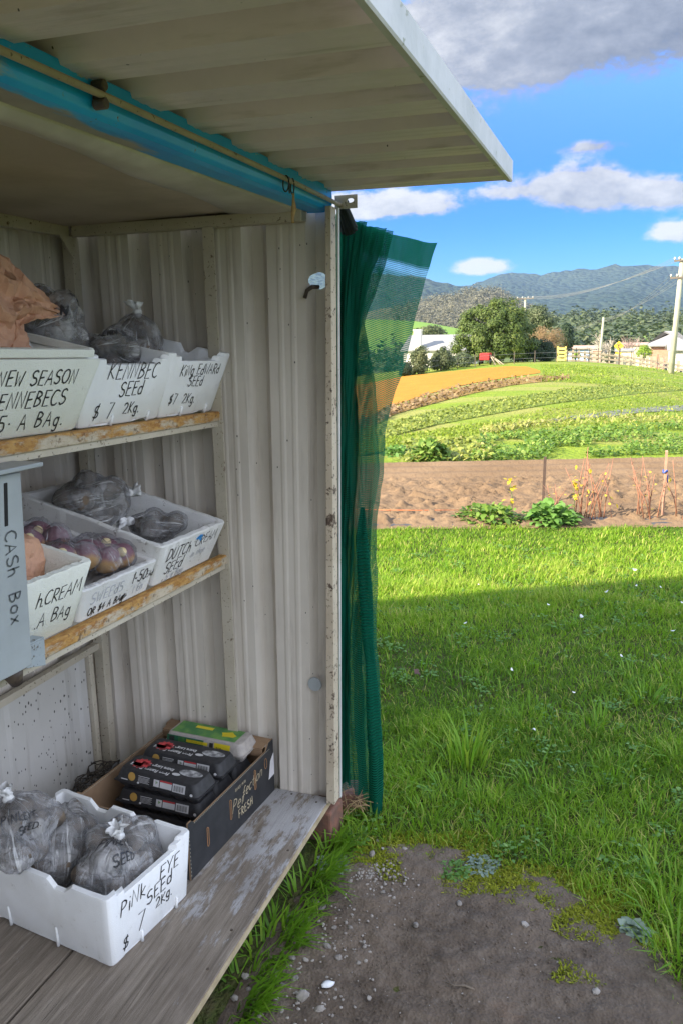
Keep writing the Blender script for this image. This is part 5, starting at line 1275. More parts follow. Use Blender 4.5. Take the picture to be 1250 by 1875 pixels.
for v in (0, .33, .66, 1):
    row = []
    for i in range(60):
        u = -1.0 + 3.0*i/59; p = A0 + (A1-A0)*u + Vector((.05 + .22*v, 0, 0)); row.append((p.x, p.y, .006 + .015*math.sin(v*3.14) + .006*mnoise.noise((p.x*6, p.y*3, 2)) + (.03 if v == 1 else 0)))
    rows.append(row)
mb.grid(rows); tag(mb.build('weed_mat', simple('black weed mat', (.045, .046, .05), .6, (.07, .07, .075), 6, .3, 30), smooth=True), 'black weed mat strip along the far edge of the lawn', 'weed mat', kind='structure')
# ------------------------------------------------------------------ blades and leaves
def blades(x, y, z, h, wd, lean_, az, tone, curl=.6):
    """two-quad bent blades; arrays"""
    n = len(x); ca, sa = np.cos(az), np.sin(az); px_, py_ = -sa, ca
    v = np.zeros((n, 6, 3))
    for k, (f, wk, lk) in enumerate(((0, 1, 0), (.55, .85, .35), (1, .12, 1.0))):
        ox = ca*lean_*h*lk; oy = sa*lean_*h*lk; oz = h*f*(1 - (curl*lean_*lean_*.35)*lk)
        for s_, q in ((-1, 0), (1, 1)):
            v[:, 2*k+q, 0] = x + ox + px_*wd*wk*s_*.5; v[:, 2*k+q, 1] = y + oy + py_*wd*wk*s_*.5; v[:, 2*k+q, 2] = z + oz
    base = (np.arange(n)*6)[:, None]; lp = np.concatenate([base + np.array([[0,1,3,2]]), base + np.array([[2,3,5,4]])], 1).reshape(-1, 4)
    return v.reshape(-1, 3), lp, np.repeat(tone, 6)
def fbm(x, y, s, seed=0):
    """cheap smooth noise on arrays"""
    r_ = np.random.default_rng(seed); o = np.zeros_like(x); a = 1.0
    for k in range(5):
        for q in range(3):
            an = r_.uniform(0, 6.28); f = s*2**k*r_.uniform(.7, 1.3); o += a*np.sin((x*np.cos(an) + y*np.sin(an))*f + r_.uniform(0, 6.28))
        a *= .55
    return o/3
# lawn: dense where it is seen near, thinner to the sides
def lawn_points(n, x0, x1, y0, y1): return rng.uniform(x0, x1, n), rng.uniform(y0, y1, n)
X_, Y_ = [], []
for (n, a, b_, c_, d_) in ((34000, 1.7, 3.2, -.75, 1.15), (46000, 2.9, 5.0, -.9, 1.75), (42000, 4.8, 7.05, -1.0, 2.3), (22000, 1.2, 7.0, -3.0, 3.2), (26000, 1.6, 6.8, -2.4, -.7), (12000, 3.0, 7.0, 1.6, 3.4)):
    a_, e_ = lawn_points(n, a, b_, c_, d_); X_.append(a_); Y_.append(e_)
x = np.concatenate(X_); y = np.concatenate(Y_)
edge_x = 6.56 + (1.35 - y)*.30 + .06*fbm(x, y, 5, 2)
sd = dirt_sd(x, y) + .045*fbm(x, y, 9, 5) + .030*fbm(x, y, 30, 6)
install = (x < 2.24) & (y > .80)
keep = (sd > 0.0) & (x < edge_x) & ~install & ((x > 2.24) | (y < .78))
keep &= rng.uniform(0, 1, len(x)) < np.clip(sd/.14, .25, 1)
x, y, sd = x[keep], y[keep], sd[keep]
cl = fbm(x, y, 2.2, 3); cl2 = fbm(x, y, 9, 7); cl3 = fbm(x, y, 4.5, 13)
dist = x
h = (.038 + .020*np.clip(cl+.3, 0, 1.2) + .022*np.clip(cl2, 0, 1))*rng.uniform(.55, 1.3, len(x))*np.where(dist < 4, 1.0, .80)*np.clip(.45 + sd*3.2, .45, 1)
wd = rng.uniform(.0022, .0048, len(x))*(1 + .18*np.clip(dist-2, 0, 5))
az = rng.uniform(0, 6.28, len(x)) + 0
tone = np.clip(.38 + .22*cl + .12*cl2 + rng.normal(0, .20, len(x)), 0, 1)
tone = np.clip(tone - .22*np.clip(cl3 - .25, 0, 1), 0, 1); h *= 1 - .35*np.clip(cl3 - .2, 0, 1)
dry = rng.uniform(0, 1, len(x)) < .05 + .07*np.clip(-cl3, 0, 1); tone[dry] = 1.0; tone[~dry] = np.minimum(tone[~dry], .8)
v1, l1, t1 = blades(x, y, np.full_like(x, -.004), h, wd, rng.uniform(.25, 1.25, len(x)), az, tone)
tag(np_mesh('grass', v1, 4, M['grass'], attr=t1, loops=l1), 'short green lawn grass beside the stall', 'grass', kind='stuff')
# taller clumps in the lawn and the fringe along the boards
xs_, ys_, hs_, az_, ln_, tn_, wd_ = [], [], [], [], [], [], []
def clump(cx, cy, r, n, h0, h1, out=.5, dirn=None, w0=.004, w1=.008, tone0=.5):
    for _ in range(n):
        a = random.uniform(0, 6.28); q = r*math.sqrt(random.random()); xs_.append(cx + q*math.cos(a)); ys_.append(cy + q*math.sin(a)*.9)
        hs_.append(random.uniform(h0, h1)); az_.append(a + random.uniform(-.7, .7) if dirn is None else dirn + random.uniform(-.9, .9)); ln_.append(out*random.uniform(.4, 1.6)); tn_.append(min(1, max(0, random.gauss(tone0, .18)))); wd_.append(random.uniform(w0, w1))
random.seed(4)
p = at(850, 1400); clump(p.x, p.y, .085, 60, .09, .19, .45, tone0=.72, w0=.006, w1=.011)
for (px, py, n, hh) in ((990,1440,24,.12),(1090,1330,30,.12),(1180,1290,34,.12),(960,1330,26,.10),(790,1380,22,.10),(1020,1480,26,.10),(1120,1420,24,.11),(900,1470,28,.11),(830,1460,26,.11),(760,1440,26,.12),(720,1400,22,.11),(1200,1500,28,.10),(1150,1240,24,.09),(880,1250,20,.08),(1030,1520,18,.09),(1240,1400,26,.11),(1225,1640,40,.12),(1240,1760,44,.13),(1190,1600,26,.10),(780,1510,26,.10),(1235,1690,30,.12)):
    p = at(px, py); clump(p.x, p.y, .075, n, hh*.5, hh*1.05, .7, tone0=.5)
for i in range(150):
    px_, py_ = random.uniform(2.3, 5.6), random.uniform(-.7, 1.5)
    if dirt_sd(px_, py_) > .1: clump(px_, py_, .05, 12, .04, .095, .8, tone0=.45, w0=.003, w1=.006)
for i in range(46):          # fringe growing out from under the boards
    fx_ = 1.26 + .92*i/45; k = .5 + .5*math.sin(i*.55 + 1)
    clump(fx_ + random.uniform(-.02, .02), .795 + random.uniform(-.025, .015), .035, int(9 + 15*k),   .035, .07 + .05*k, .8, dirn=-1.57 + random.uniform(-.6, .6), tone0=.42, w0=.0045, w1=.0095)
for (px, py) in ((600,1560),(575,1600),(545,1640),(500,1705),(470,1740),(440,1790),(640,1545),(680,1520)):
    p = at(px, py); clump(p.x, p.y, .045, 18, .05, .10, .9, tone0=.45, w0=.005, w1=.0095)
A = lambda q: np.array(q, float)
v1, l1, t1 = blades(A(xs_), A(ys_), np.full(len(xs_), -.003), A(hs_), A(wd_), A(ln_), A(az_), A(tn_), 1.0)
tag(np_mesh('long_grass', v1, 4, M['longgrass'], attr=t1, loops=l1), 'long fresh grass tufts in the lawn and along the boards', 'long grass', kind='stuff')
# moss and low weeds around the bare patch
xm, ym = [], []
for (px, py, r, n) in ((820,1560,.10,2600),(900,1620,.09,1800),(1060,1640,.12,2600),(1100,1690,.08,1200),(840,1610,.06,900),(1130,1720,.06,800),(990,1620,.07,900),(1050,1790,.035,260),(700,1590,.05,400),(690,1560,.06,600)):
    p = at(px, py); a = rng.uniform(0, 6.28, n); n = int(n*1.5); a = rng.uniform(0, 6.28, n); q = r*1.35*np.sqrt(rng.uniform(0, 1, n))*(1 + .35*np.sin(a*3 + px)); xm.append(p.x + q*np.cos(a)*.8); ym.append(p.y + q*np.sin(a)*1.2)
xm, ym = np.concatenate(xm), np.concatenate(ym)
v1, l1, t1 = blades(xm, ym, np.full(len(xm), .004), rng.uniform(.004, .014, len(xm)), rng.uniform(.003, .007, len(xm)), rng.uniform(.2, 1.5, len(xm)), rng.uniform(0, 6.28, len(xm)), np.clip(rng.normal(.5, .25, len(xm)), 0, 1))
tag(np_mesh('moss', v1, 4, M['moss'], attr=t1, loops=l1), 'yellow green moss creeping over the edge of the dirt', 'moss', kind='stuff')
def leaves(ctrs, dirs, size, wide, tone, rs, droop=.3):
    """pointed leaves of four quads (a folded strip), arrays"""
    n = len(ctrs); d = dirs/np.linalg.norm(dirs, axis=1, keepdims=True)
    ref = np.where(np.abs(d[:, 2:3]) < .9, np.array([[0, 0, 1.]]), np.array([[1., 0, 0]])); s_ = np.cross(d, ref); s_ /= np.linalg.norm(s_, axis=1, keepdims=True); u = np.cross(s_, d)
    v = np.zeros((n, 8, 3))
    for k, (f, w_) in enumerate(((0, .12), (.35, 1.0), (.72, .8), (1, .08))):
        c_ = ctrs + d*(size*f)[:, None] - np.array([0, 0, 1.])*(droop*size*f*f)[:, None]
        for q, sg in ((0, -1), (1, 1)): v[:, 2*k+q] = c_ + s_*(sg*wide*w_*.5)[:, None] + u*(wide*.12*w_)[:, None]*rs.uniform(.2, 1.2, n)[:, None]
    base = (np.arange(n)*8)[:, None]; lp = np.concatenate([base + np.array([[0,1,3,2]]), base + np.array([[2,3,5,4]]), base + np.array([[4,5,7,6]])], 1).reshape(-1, 4)
    return v.reshape(-1, 3), lp, np.repeat(tone, 8)
def leafy_plant(name, label, cat, base, rx, rz, n, size, m, group=None, seed=1, ry=None, stuff=False):
    rs = np.random.default_rng(seed); ry = ry or rx
    a = rs.uniform(0, 6.28, n); el = np.arcsin(rs.uniform(.05, 1, n)); q = rs.uniform(.35, 1, n)**.6
    dirs = np.stack([np.cos(a)*np.cos(el), np.sin(a)*np.cos(el), np.sin(el)], 1)
    c_ = np.array(base)[None] + dirs*np.array([rx, ry, rz])[None]*q[:, None]; c_[:, 2] = np.maximum(c_[:, 2], base[2] + .01)
    dd = dirs + rs.normal(0, .45, (n, 3)); sz = size*rs.uniform(.6, 1.3, n)
    v1, l1, t1 = leaves(c_ - dd/np.linalg.norm(dd, axis=1, keepdims=True)*sz[:, None]*.4, dd, sz, sz*rs.uniform(.45, .7, n), np.clip(rs.normal(.45, .25, n), 0, 1), rs)
    root = thing(name, label, cat, base, group=group)
    o_ = np_mesh('foliage', v1 - np.tile(np.array(base), (len(v1), 1)), 4, m, root, attr=t1, loops=l1)
    mb = MB()
    for k in range(7): mb.tube([Vector((.01*math.cos(k), .01*math.sin(k), -.01)), Vector((rx*.5*math.cos(k*2.4), ry*.5*math.sin(k*2.4), rz*.8))], [.006*rx/.25, .003*rx/.25], 5)
    mb.build('stem', M['crop_stem'], root, True, world_coords=False)
    return root
M['crop_stem'] = simple('green stem', (.10, .17, .05), .7)
GV = 'leafy green plants along the lawn edge'
p = at(890, 962); leafy_plant('vegetable_plant', 'wide pale green leafy plant at the far edge of the lawn', 'plant', (p.x+.12, p.y, .0), .22, .17, 420, .070, M['crop'], GV, 3, .32)
p = at(1006, 966); leafy_plant('vegetable_plant', 'darker broad leafed plant at the lawn edge beside the canes', 'plant', (p.x+.12, p.y, .0), .18, .21, 360, .085, M['weed'], GV, 5, .25)
p = at(780, 848); leafy_plant('vegetable_plant', 'bright pale green bush at the far left corner of the soil bed', 'plant', (p.x+.2, p.y, g(p.x, p.y)), .30, .30, 520, .10, M['crop'], None, 7, .26)
p = at(718, 836); leafy_plant('vegetable_plant', 'low weedy plant beside the cloth at the corner of the soil bed', 'plant', (p.x+.2, p.y, g(p.x, p.y)), .28, .13, 160, .08, M['weed'], None, 8, .2)
p = at(1160, 1712); leafy_plant('silver_weed', 'small silvery rosette weed on the right edge of the dirt', 'weed', (p.x, p.y, .008), .035, .022, 60, .040, M['silver'], None, 9)
for k, (px, py, lab) in enumerate(((655,1535,'low clover weed beside the red brown brick'), (610,1590,'grey green rosette weed by the boards below the brick'), (830,1600,'low grey green weed between the moss patches'), (880,1590,'flat weed in the moss at the top of the dirt'))):
    p = at(px, py); leafy_plant('ground_weed', lab, 'weed', (p.x, p.y, .004), .055, .022, 110, .019, M['weed'] if k % 2 == 0 else M['silver'], None, 20+k)
rs = np.random.default_rng(33); nW = 230; cx_ = rs.uniform(2.25, 6.2, nW); cy_ = rs.uniform(-.9, 1.6, nW); ok = dirt_sd(cx_, cy_) > .03; cx_, cy_ = cx_[ok], cy_[ok]
pc, dc, sz_ = [], [], []
for a_, b_ in zip(cx_, cy_):
    k = rs.integers(10, 26); an = rs.uniform(0, 6.28, k); q = rs.uniform(0, .05, k); pc.append(np.stack([a_ + q*np.cos(an), b_ + q*np.sin(an), rs.uniform(.012, .034, k)], 1)); dc.append(np.stack([np.cos(an), np.sin(an), rs.uniform(.05, .7, k)], 1)); sz_.append(rs.uniform(.010, .024, k))
pc, dc, sz_ = np.concatenate(pc), np.concatenate(dc), np.concatenate(sz_)
v1, l1, t1 = leaves(pc, dc, sz_, sz_*rs.uniform(.5, .85, len(sz_)), np.clip(rs.normal(.45, .25, len(sz_)), 0, 1), rs)
tag(np_mesh('clover', v1, 4, M['weed'], attr=t1, loops=l1), 'clover and broad weeds mixed through the lawn', 'clover', kind='stuff')
# leafy row crop behind the soil bed and rough growth over the field
rs = np.random.default_rng(21)
def scatter(poly_top, poly_bot, n, jitter=0.0):
    u = rs.uniform(0, 1, n); v = rs.uniform(0, 1, n); T = [at(*p) for p in poly_top]; B = [at(*p) for p in poly_bot]; out = np.zeros((n, 3))
    for i in range(n):
        f_ = u[i]*(len(T)-1); k = min(len(T)-2, int(f_)); a = T[k].lerp(T[k+1], f_-k); f_ = u[i]*(len(B)-1); k = min(len(B)-2, int(f_)); b_ = B[k].lerp(B[k+1], f_-k)
        p = a.lerp(b_, v[i]); out[i] = (p.x, p.y, g(p.x, p.y))
    return out
def scatter_leaves(name, label, cat, pts_, size, hgt, m, seed, upw=.8, tone=.5, wide=.5):
    r_ = np.random.default_rng(seed); n = len(pts_); d = np.stack([r_.normal(0, 1, n), r_.normal(0, 1, n), r_.uniform(.2, 1, n)*upw*1.6], 1)
    c_ = pts_.copy(); c_[:, 2] += r_.uniform(0, 1, n)**1.5*hgt; sz = size*r_.uniform(.5, 1.4, n)
    v1, l1, t1 = leaves(c_, d, sz, sz*r_.uniform(.7, 1.3, n)*wide, np.clip(r_.normal(tone, .25, n), 0, 1), r_)
    return tag(np_mesh(name, v1, 4, m, attr=t1, loops=l1), label, cat, kind='stuff')
a1 = scatter([(880,800),(1000,796),(1120,788),(1270,780)], [(860,848),(1000,843),(1120,837),(1270,832)], 9000)
a2 = scatter([(740,812),(900,806)], [(735,852),(900,846)], 1500)
# gather the row crop into plant-like heaps
for a_ in (a1,):
    q = np.floor(a_[:, 1]*2.2) + np.floor(a_[:, 0]*1.6)*7; hsh = (np.sin(q*12.9898)*43758.5) % 1; a_[:, 2] += .0; a1 = a_[hsh > .40]
scatter_leaves('vegetable_row', 'row of broad leafed green vegetables behind the soil bed', 'vegetables', a1, .060, .10, M['crop'], 3, 1.0, .42, .55)
scatter_leaves('weedy_growth', 'yellowing weeds between the vegetables and the track', 'weeds', a2, .09, .08, M['drycrop'], 4, .8, .4)
a3 = scatter([(560,816),(690,780),(800,752),(950,726),(1080,709),(1200,703)], [(560,833),(690,806),(800,778),(950,750),(1100,730),(1260,715)], 11000)
scatter_leaves('low_crop', 'dull green low crop in a strip across the slope', 'crop', a3, .075, .035, M['drycrop'], 5, .7, .25)
a4 = scatter([(500,838),(690,806),(900,772),(1260,718)], [(500,850),(690,832),(900,806),(1260,790)], 32000)
scatter_leaves('paddock_growth', 'mixed green growth over the slope above the soil bed', 'grass', a4, .065, .02, M['fieldgrass'], 6, .6, .42, .35)
a5 = scatter([(500,835),(690,762),(722,746),(790,724),(860,707),(930,695),(1040,692)], [(500,843),(690,776),(725,758),(790,740),(860,722),(930,707),(1044,696)], 2600)
scatter_leaves('dying_weeds', 'rusty dying weeds along the lower side of the orange strip', 'weeds', a5, .13, .10, M['brownleaf'], 7, .7, .5)
a6 = scatter([(990,668),(1120,674),(1260,684)], [(990,700),(1120,708),(1260,716)], 9000)
scatter_leaves('paddock_grass', 'bright green grass along the crest of the paddock', 'grass', a6, .13, .03, M['fieldgrass'], 8, .6, .35, .3)
a7 = scatter([(880,786),(960,774),(1250,765)], [(880,800),(960,786),(1250,780)], 1500)
scatter_leaves('dry_stalks', 'straw coloured stalks across the middle of the slope', 'stalks', a7, .10, .05, M['drycrop'], 9, .9, .7, .25)
a8 = scatter([(450,700),(600,690),(730,686)], [(450,745),(600,716),(700,697)], 5000)
scatter_leaves('rough_pasture', 'green pasture on the crest behind the green cloth', 'grass', a8, .13, .03, M['fieldgrass'], 10, .6, .35, .3)
# ------------------------------------------------------------------ canes, stakes, string
m_cane = simple('reddish cane', (.33, .15, .09), .7, (.24, .11, .07), 20); m_stake = simple('pinkish timber stake', (.42, .24, .17), .8, (.33, .19, .13), 12)
GC = 'bare reddish canes along the lawn edge'
for k, (px, n, hh, lab) in enumerate(((1020, 4, .34, 'thin reddish cane clump just right of the leafy plants'), (1062, 9, .58, 'dense upright reddish cane clump, tallest left of the stake'), (1108, 6, .50, 'leaning reddish cane clump between the dense clump and the stake'), (1185, 9, .52, 'reddish cane clump at the foot of the blue tied stake'), (1246, 6, .55, 'reddish cane clump at the right edge of the photo'))):
    p = at(px, 962); c_ = thing('cane_clump', lab, 'canes', (p.x+.16, p.y, .02), group=GC); rr = random.Random(k+3)
    for q in range(n):
        ox, oy = rr.uniform(-.07, .07), rr.uniform(-.10, .10); lx, ly = rr.uniform(-.12, .12), rr.uniform(-.16, .16); h_ = hh*rr.uniform(.7, 1.08)
        mb = MB(); mb.tube([(ox, oy, 0), (ox+lx*.35, oy+ly*.3, h_*.45), (ox+lx, oy+ly, h_)], [.0055, .0045, .0025], 5)
        for s_ in range(3):
            f_ = rr.uniform(.3, .9); b0 = Vector((ox+lx*f_, oy+ly*f_, h_*f_)); mb.tube([b0, b0 + Vector((rr.uniform(-.05,.05), rr.uniform(-.06,.06), rr.uniform(.02,.06)))], [.002, .001], 4)
        mb.build('cane', m_cane, c_, True, world_coords=False)
    rs = np.random.default_rng(k); n_ = 10; pos_ = np.stack([rs.uniform(-.1, .1, n_), rs.uniform(-.12, .12, n_), rs.uniform(.1, hh*.8, n_)], 1)
    v1, l1, t1 = leaves(pos_, rs.normal(0, 1, (n_, 3)), np.full(n_, .035), np.full(n_, .022), np.full(n_, .8), rs); np_mesh('foliage', v1, 4, M['yellowleaf'] if 'yellowleaf' in M else M.setdefault('yellowleaf', m_leafy('yellow leaf', (.45, .33, .03), (.55, .42, .04), (.62, .5, .08), .3)), c_, attr=t1, loops=l1)
for (px, lab, n_) in ((932, 'yellow leafed stem between the two leafy plants', 14), (1048, 'yellow flowering stem beside the darker plant', 12)):
    p = at(px, 960); c_ = thing('yellow_stem', lab, 'plant', (p.x+.16, p.y, .02)); mb = MB(); mb.tube([(0,0,0),(.02,.01,.2),(.0,.03,.34)], [.004,.003,.002], 5); mb.build('stem', M['crop_stem'], c_, True, world_coords=False)
    rs = np.random.default_rng(px); pos_ = np.stack([rs.normal(0, .02, n_), rs.normal(.01, .025, n_), rs.uniform(.12, .36, n_)], 1); v1, l1, t1 = leaves(pos_, rs.normal(0, 1, (n_, 3)), np.full(n_, .045), np.full(n_, .035), np.full(n_, .5), rs); np_mesh('foliage', v1, 4, M['yellowleaf'], c_, attr=t1, loops=l1)
p = at(1212, 958); s_ = thing('wooden_stake', 'pinkish wooden stake with a blue tie standing among the canes', 'stake', (p.x+.1, p.y, 0))
mb = MB(); mb.hexa([(-.011,-.011,-.02),(.011,-.011,-.02),(.011,.011,-.02),(-.011,.011,-.02),(-.012,-.008,.60),(.008,-.008,.61),(.008,.012,.61),(-.012,.012,.60)]); mb.build('post', m_stake, s_, world_coords=False)
mb = MB(); mb.tube([(-.002+.017*math.cos(a), .002+.017*math.sin(a), .43+.012*math.sin(a*2)) for a in np.linspace(0, 6.283, 13)], .006, 6); mb.tube([(.012,-.012,.43),(.016,-.02,.38),(.013,-.022,.33)], .005, 5); mb.build('blue_tie', simple('blue twine', (.05,.12,.55), .6), s_, True, world_coords=False)
p = at(983, 945); mb = MB(); mb.hexa([(p.x-.012+.5, p.y-.012, 0),(p.x+.012+.5, p.y-.012, 0),(p.x+.012+.5, p.y+.012, 0),(p.x-.012+.5, p.y+.012, 0),(p.x-.012+.5, p.y-.016, .46),(p.x+.012+.5, p.y-.016, .46),(p.x+.012+.5, p.y+.008, .46),(p.x-.012+.5, p.y+.008, .46)])
tag(mb.build('dark_stake', simple('dark brown stake', (.07,.045,.035), .8)), 'short dark brown stake standing in the soil behind the leafy plants', 'stake')
mb = MB(); a_ = at(640, 953) + Vector((.12, 0, .075)); b_ = at(858, 953) + Vector((.12, 0, .07)); mb.tube([a_, a_.lerp(b_, .5) - Vector((0, 0, .006)), b_], .003, 5)
for e_ in (a_, b_): mb.tube([e_ - Vector((0, 0, .09)), e_ + Vector((0, 0, .02))], .006, 5)
tag(mb.build('string_line', simple('orange string', (.75, .20, .06), .6), smooth=True), 'orange string pegged along the edge of the soil bed', 'string')
# ------------------------------------------------------------------ pebbles and litter
m_stone = simple('grey pebble', (.24, .215, .19), .85, (.16, .145, .13), 30, .4, 90); m_stone2 = simple('pale pebble', (.33, .30, .27), .85, (.24, .215, .19), 30, .3, 90)
def stone_mesh(seed, r, sub=2):
    bm = bmesh.new(); bmesh.ops.create_icosphere(bm, subdivisions=sub, radius=1)
    for v in bm.verts:
        n = 1 + .38*mnoise.noise(v.co*1.1 + Vector((seed*7, 0, 0))) + .16*mnoise.noise(v.co*2.6 + Vector((0, seed*3, 0))); v.co = Vector((v.co.x*r*n*1.15, v.co.y*r*n*.9, v.co.z*r*n*.62))
    me = bpy.data.meshes.new('pebble'); bm.to_mesh(me); bm.free(); me.polygons.foreach_set('use_smooth', [False]*len(me.polygons)); return me
smesh = []
for k in range(10): me = stone_mesh(k, .0095); me.materials.append(m_stone if k % 3 else m_stone2); smesh.append(me)
rr = random.Random(8); GP_ = 'pebbles scattered on the dirt beside the boards'
spots = [(430,1835),(455,1818),(475,1848),(505,1835),(520,1812),(540,1800),(490,1772),(515,1858),(470,1866),(555,1832),(585,1855),(640,1705),(612,1705),(577,1660),(590,1668),(615,1600),(640,1600),(720,1612),(700,1640),(675,1835),(1090,1822),(655,1770),(505,1790),(560,1765),(535,1760),(598,1640),(560,1690),(530,1690),(680,1570),(700,1560),(740,1560),(690,1545),(640,1620),(450,1795),(600,1740),(620,1760),(720,1650),(840,1660),(760,1700),(960,1700)]
for k, (px, py) in enumerate(spots):
    p = at(px, py); o_ = bpy.data.objects.new('pebble', smesh[k % 10]); COL.objects.link(o_)
    o_.location = (p.x, p.y, .012); s_ = rr.uniform(.55, 1.35)*(1.25 if px < 620 else .9); o_.scale = (s_, s_, s_); o_.rotation_euler = (rr.uniform(-.3,.3), rr.uniform(-.3,.3), rr.uniform(0, 6))
    tag(o_, 'small angular grey pebble lying on the bare dirt in front of the stall', 'pebble', GP_)
vs, fs = [], []; mb = MB()
gm = [stone_mesh(40+k, .0042, 1) for k in range(6)]
for k in range(700):
    if k < 300: x = rr.gauss(1.62, .28); y = rr.gauss(.66, .07)
    elif k < 560: x = rr.gauss(2.08, .06); y = rr.gauss(.66, .06)
    else: x = rr.uniform(1.4, 2.2); y = rr.uniform(-.15, .75)
    if dirt_sd(x, y) > -.0 : continue
    me = gm[k % 6]; s_ = rr.uniform(.35, 1.35)*(1 if k < 560 else .55); a = rr.uniform(0, 6.28); ca, sa = math.cos(a)*s_, math.sin(a)*s_
    mb.add([(x + v.co.x*ca - v.co.y*sa, y + v.co.x*sa + v.co.y*ca, .011 + v.co.z*s_) for v in me.vertices], [list(p_.vertices) for p_ in me.polygons])
tag(mb.build('gravel', m_stone2), 'fine gravel scattered over the dirt', 'gravel', kind='stuff')
# crumbs of soil over the dirt
mb = MB()
for k in range(5200):
    x = rr.uniform(1.2, 2.2); y = rr.uniform(-.2, .75)
    if dirt_sd(x, y) > .02: continue
    me = gm[k % 6]; s_ = rr.uniform(.15, .8)**1.3; a = rr.uniform(0, 6.28); ca, sa = math.cos(a)*s_, math.sin(a)*s_
    mb.add([(x + v.co.x*ca - v.co.y*sa, y + v.co.x*sa + v.co.y*ca, .010 + v.co.z*s_) for v in me.vertices], [list(p_.vertices) for p_ in me.polygons])
tag(mb.build('dirt_crumbs', m_dirt()), 'crumbs of soil on the dirt', 'dirt crumbs', kind='stuff')
p = at(601, 1812); mb = MB(); rows = []
for i in range(9):
    u = i/8; w_ = .0115*math.sin(math.pi*min(1, .08+u*.92))**.7; rows.append([(-.018+.036*u, w_*s_, .006*(1-abs(s_)) + .004*math.sin(u*3)) for s_ in (-1, -.5, 0, .5, 1)])
mb.grid(rows, flip=True); o_ = mb.build('white_shell', simple('chalky white shell', (.74, .76, .78), .5, (.66, .68, .72), 60), smooth=True, world_coords=False); sm = o_.modifiers.new('t', 'SOLIDIFY'); sm.thickness = .002
o_.location = (p.x, p.y, .014); o_.rotation_euler = (.1, .1, -.9); tag(o_, 'white shell shaped chip lying on the bare dirt', 'shell')
p = at(842, 1815); mb = MB(); mb.tube([(-.005,-.036,.016),(.002,-.01,.017),(-.002,.015,.015),(.004,.038,.016)], [.0022,.0026,.0024,.0015], 6); mb.tube([(0,.012,.016),(.016,.02,.018)], [.0015,.001], 5)
o_ = mb.build('twig', simple('grey brown twig', (.20, .16, .12), .85, (.14, .11, .08), 60), smooth=True, world_coords=False); o_.location = (p.x, p.y, 0); o_.rotation_euler = (0, 0, .1); tag(o_, 'grey brown forked twig lying on the bare dirt', 'twig')
# fallen white petals in the lawn
pm = MB(); pm.add([(.010*math.cos(a), .007*math.sin(a), .003*math.cos(2*a)) for a in np.linspace(0, 5.6, 9)], [tuple(range(9))]); po = pm.build('white_flower', simple('white petal', (.82, .82, .84), .6), world_coords=False); pme = po.data; bpy.data.objects.remove(po)
for k, (px, py) in enumerate(((1109,1096),(1160,1055),(1163,1085),(1208,1088),(1003,1121),(1063,1143),(851,1155),(936,1243),(1230,1170),(1048,1285),(876,1083),(1247,1117),(1136,1217),(975,1355))):
    p = at(px, py); o_ = bpy.data.objects.new('white_flower', pme); COL.objects.link(o_); o_.location = (p.x, p.y, .048); s_ = rr.uniform(.8, 1.5); o_.scale = (s_, s_, s_); o_.rotation_euler = (rr.uniform(-.6, .3), rr.uniform(-.8, .2), rr.uniform(0, 6))
    tag(o_, 'tiny white flower standing in the shaded part of the lawn', 'flower', 'white flowers in the lawn')
mb = MB(); rr = random.Random(3); c_ = Vector((2.345, .82, .04))
for k in range(34):
    a = Vector((rr.uniform(-.07,.05), rr.uniform(-.06,.07), rr.uniform(.0,.06))); d = Vector((rr.uniform(-1,1), rr.uniform(-1,1), rr.uniform(-.3,.4))).normalized()*rr.uniform(.05,.11)
    mb.tube([c_+a-d*.5, c_+a+Vector((0,0,.012)), c_+a+d*.5], .0013, 4)
tag(mb.build('straw_wisp', simple('dry straw', (.40, .28, .14), .8, (.28, .18, .09), 30), smooth=True), 'wisp of dry straw by the brick under the green cloth', 'straw')
p = at(762, 1246)
mb = MB(); mb.grid([[(-.02+.04*i/4, -.014+.028*j/3, .004*math.sin(i*2+j)) for i in range(5)] for j in range(4)]); o_ = mb.build('dead_leaf', simple('brown dead leaf', (.10,.055,.045), .8), smooth=True, world_coords=False); o_.location = (p.x, p.y, .045); o_.rotation_euler = (.3, -.3, .5); tag(o_, 'brown dead leaf lying in the lawn', 'leaf')
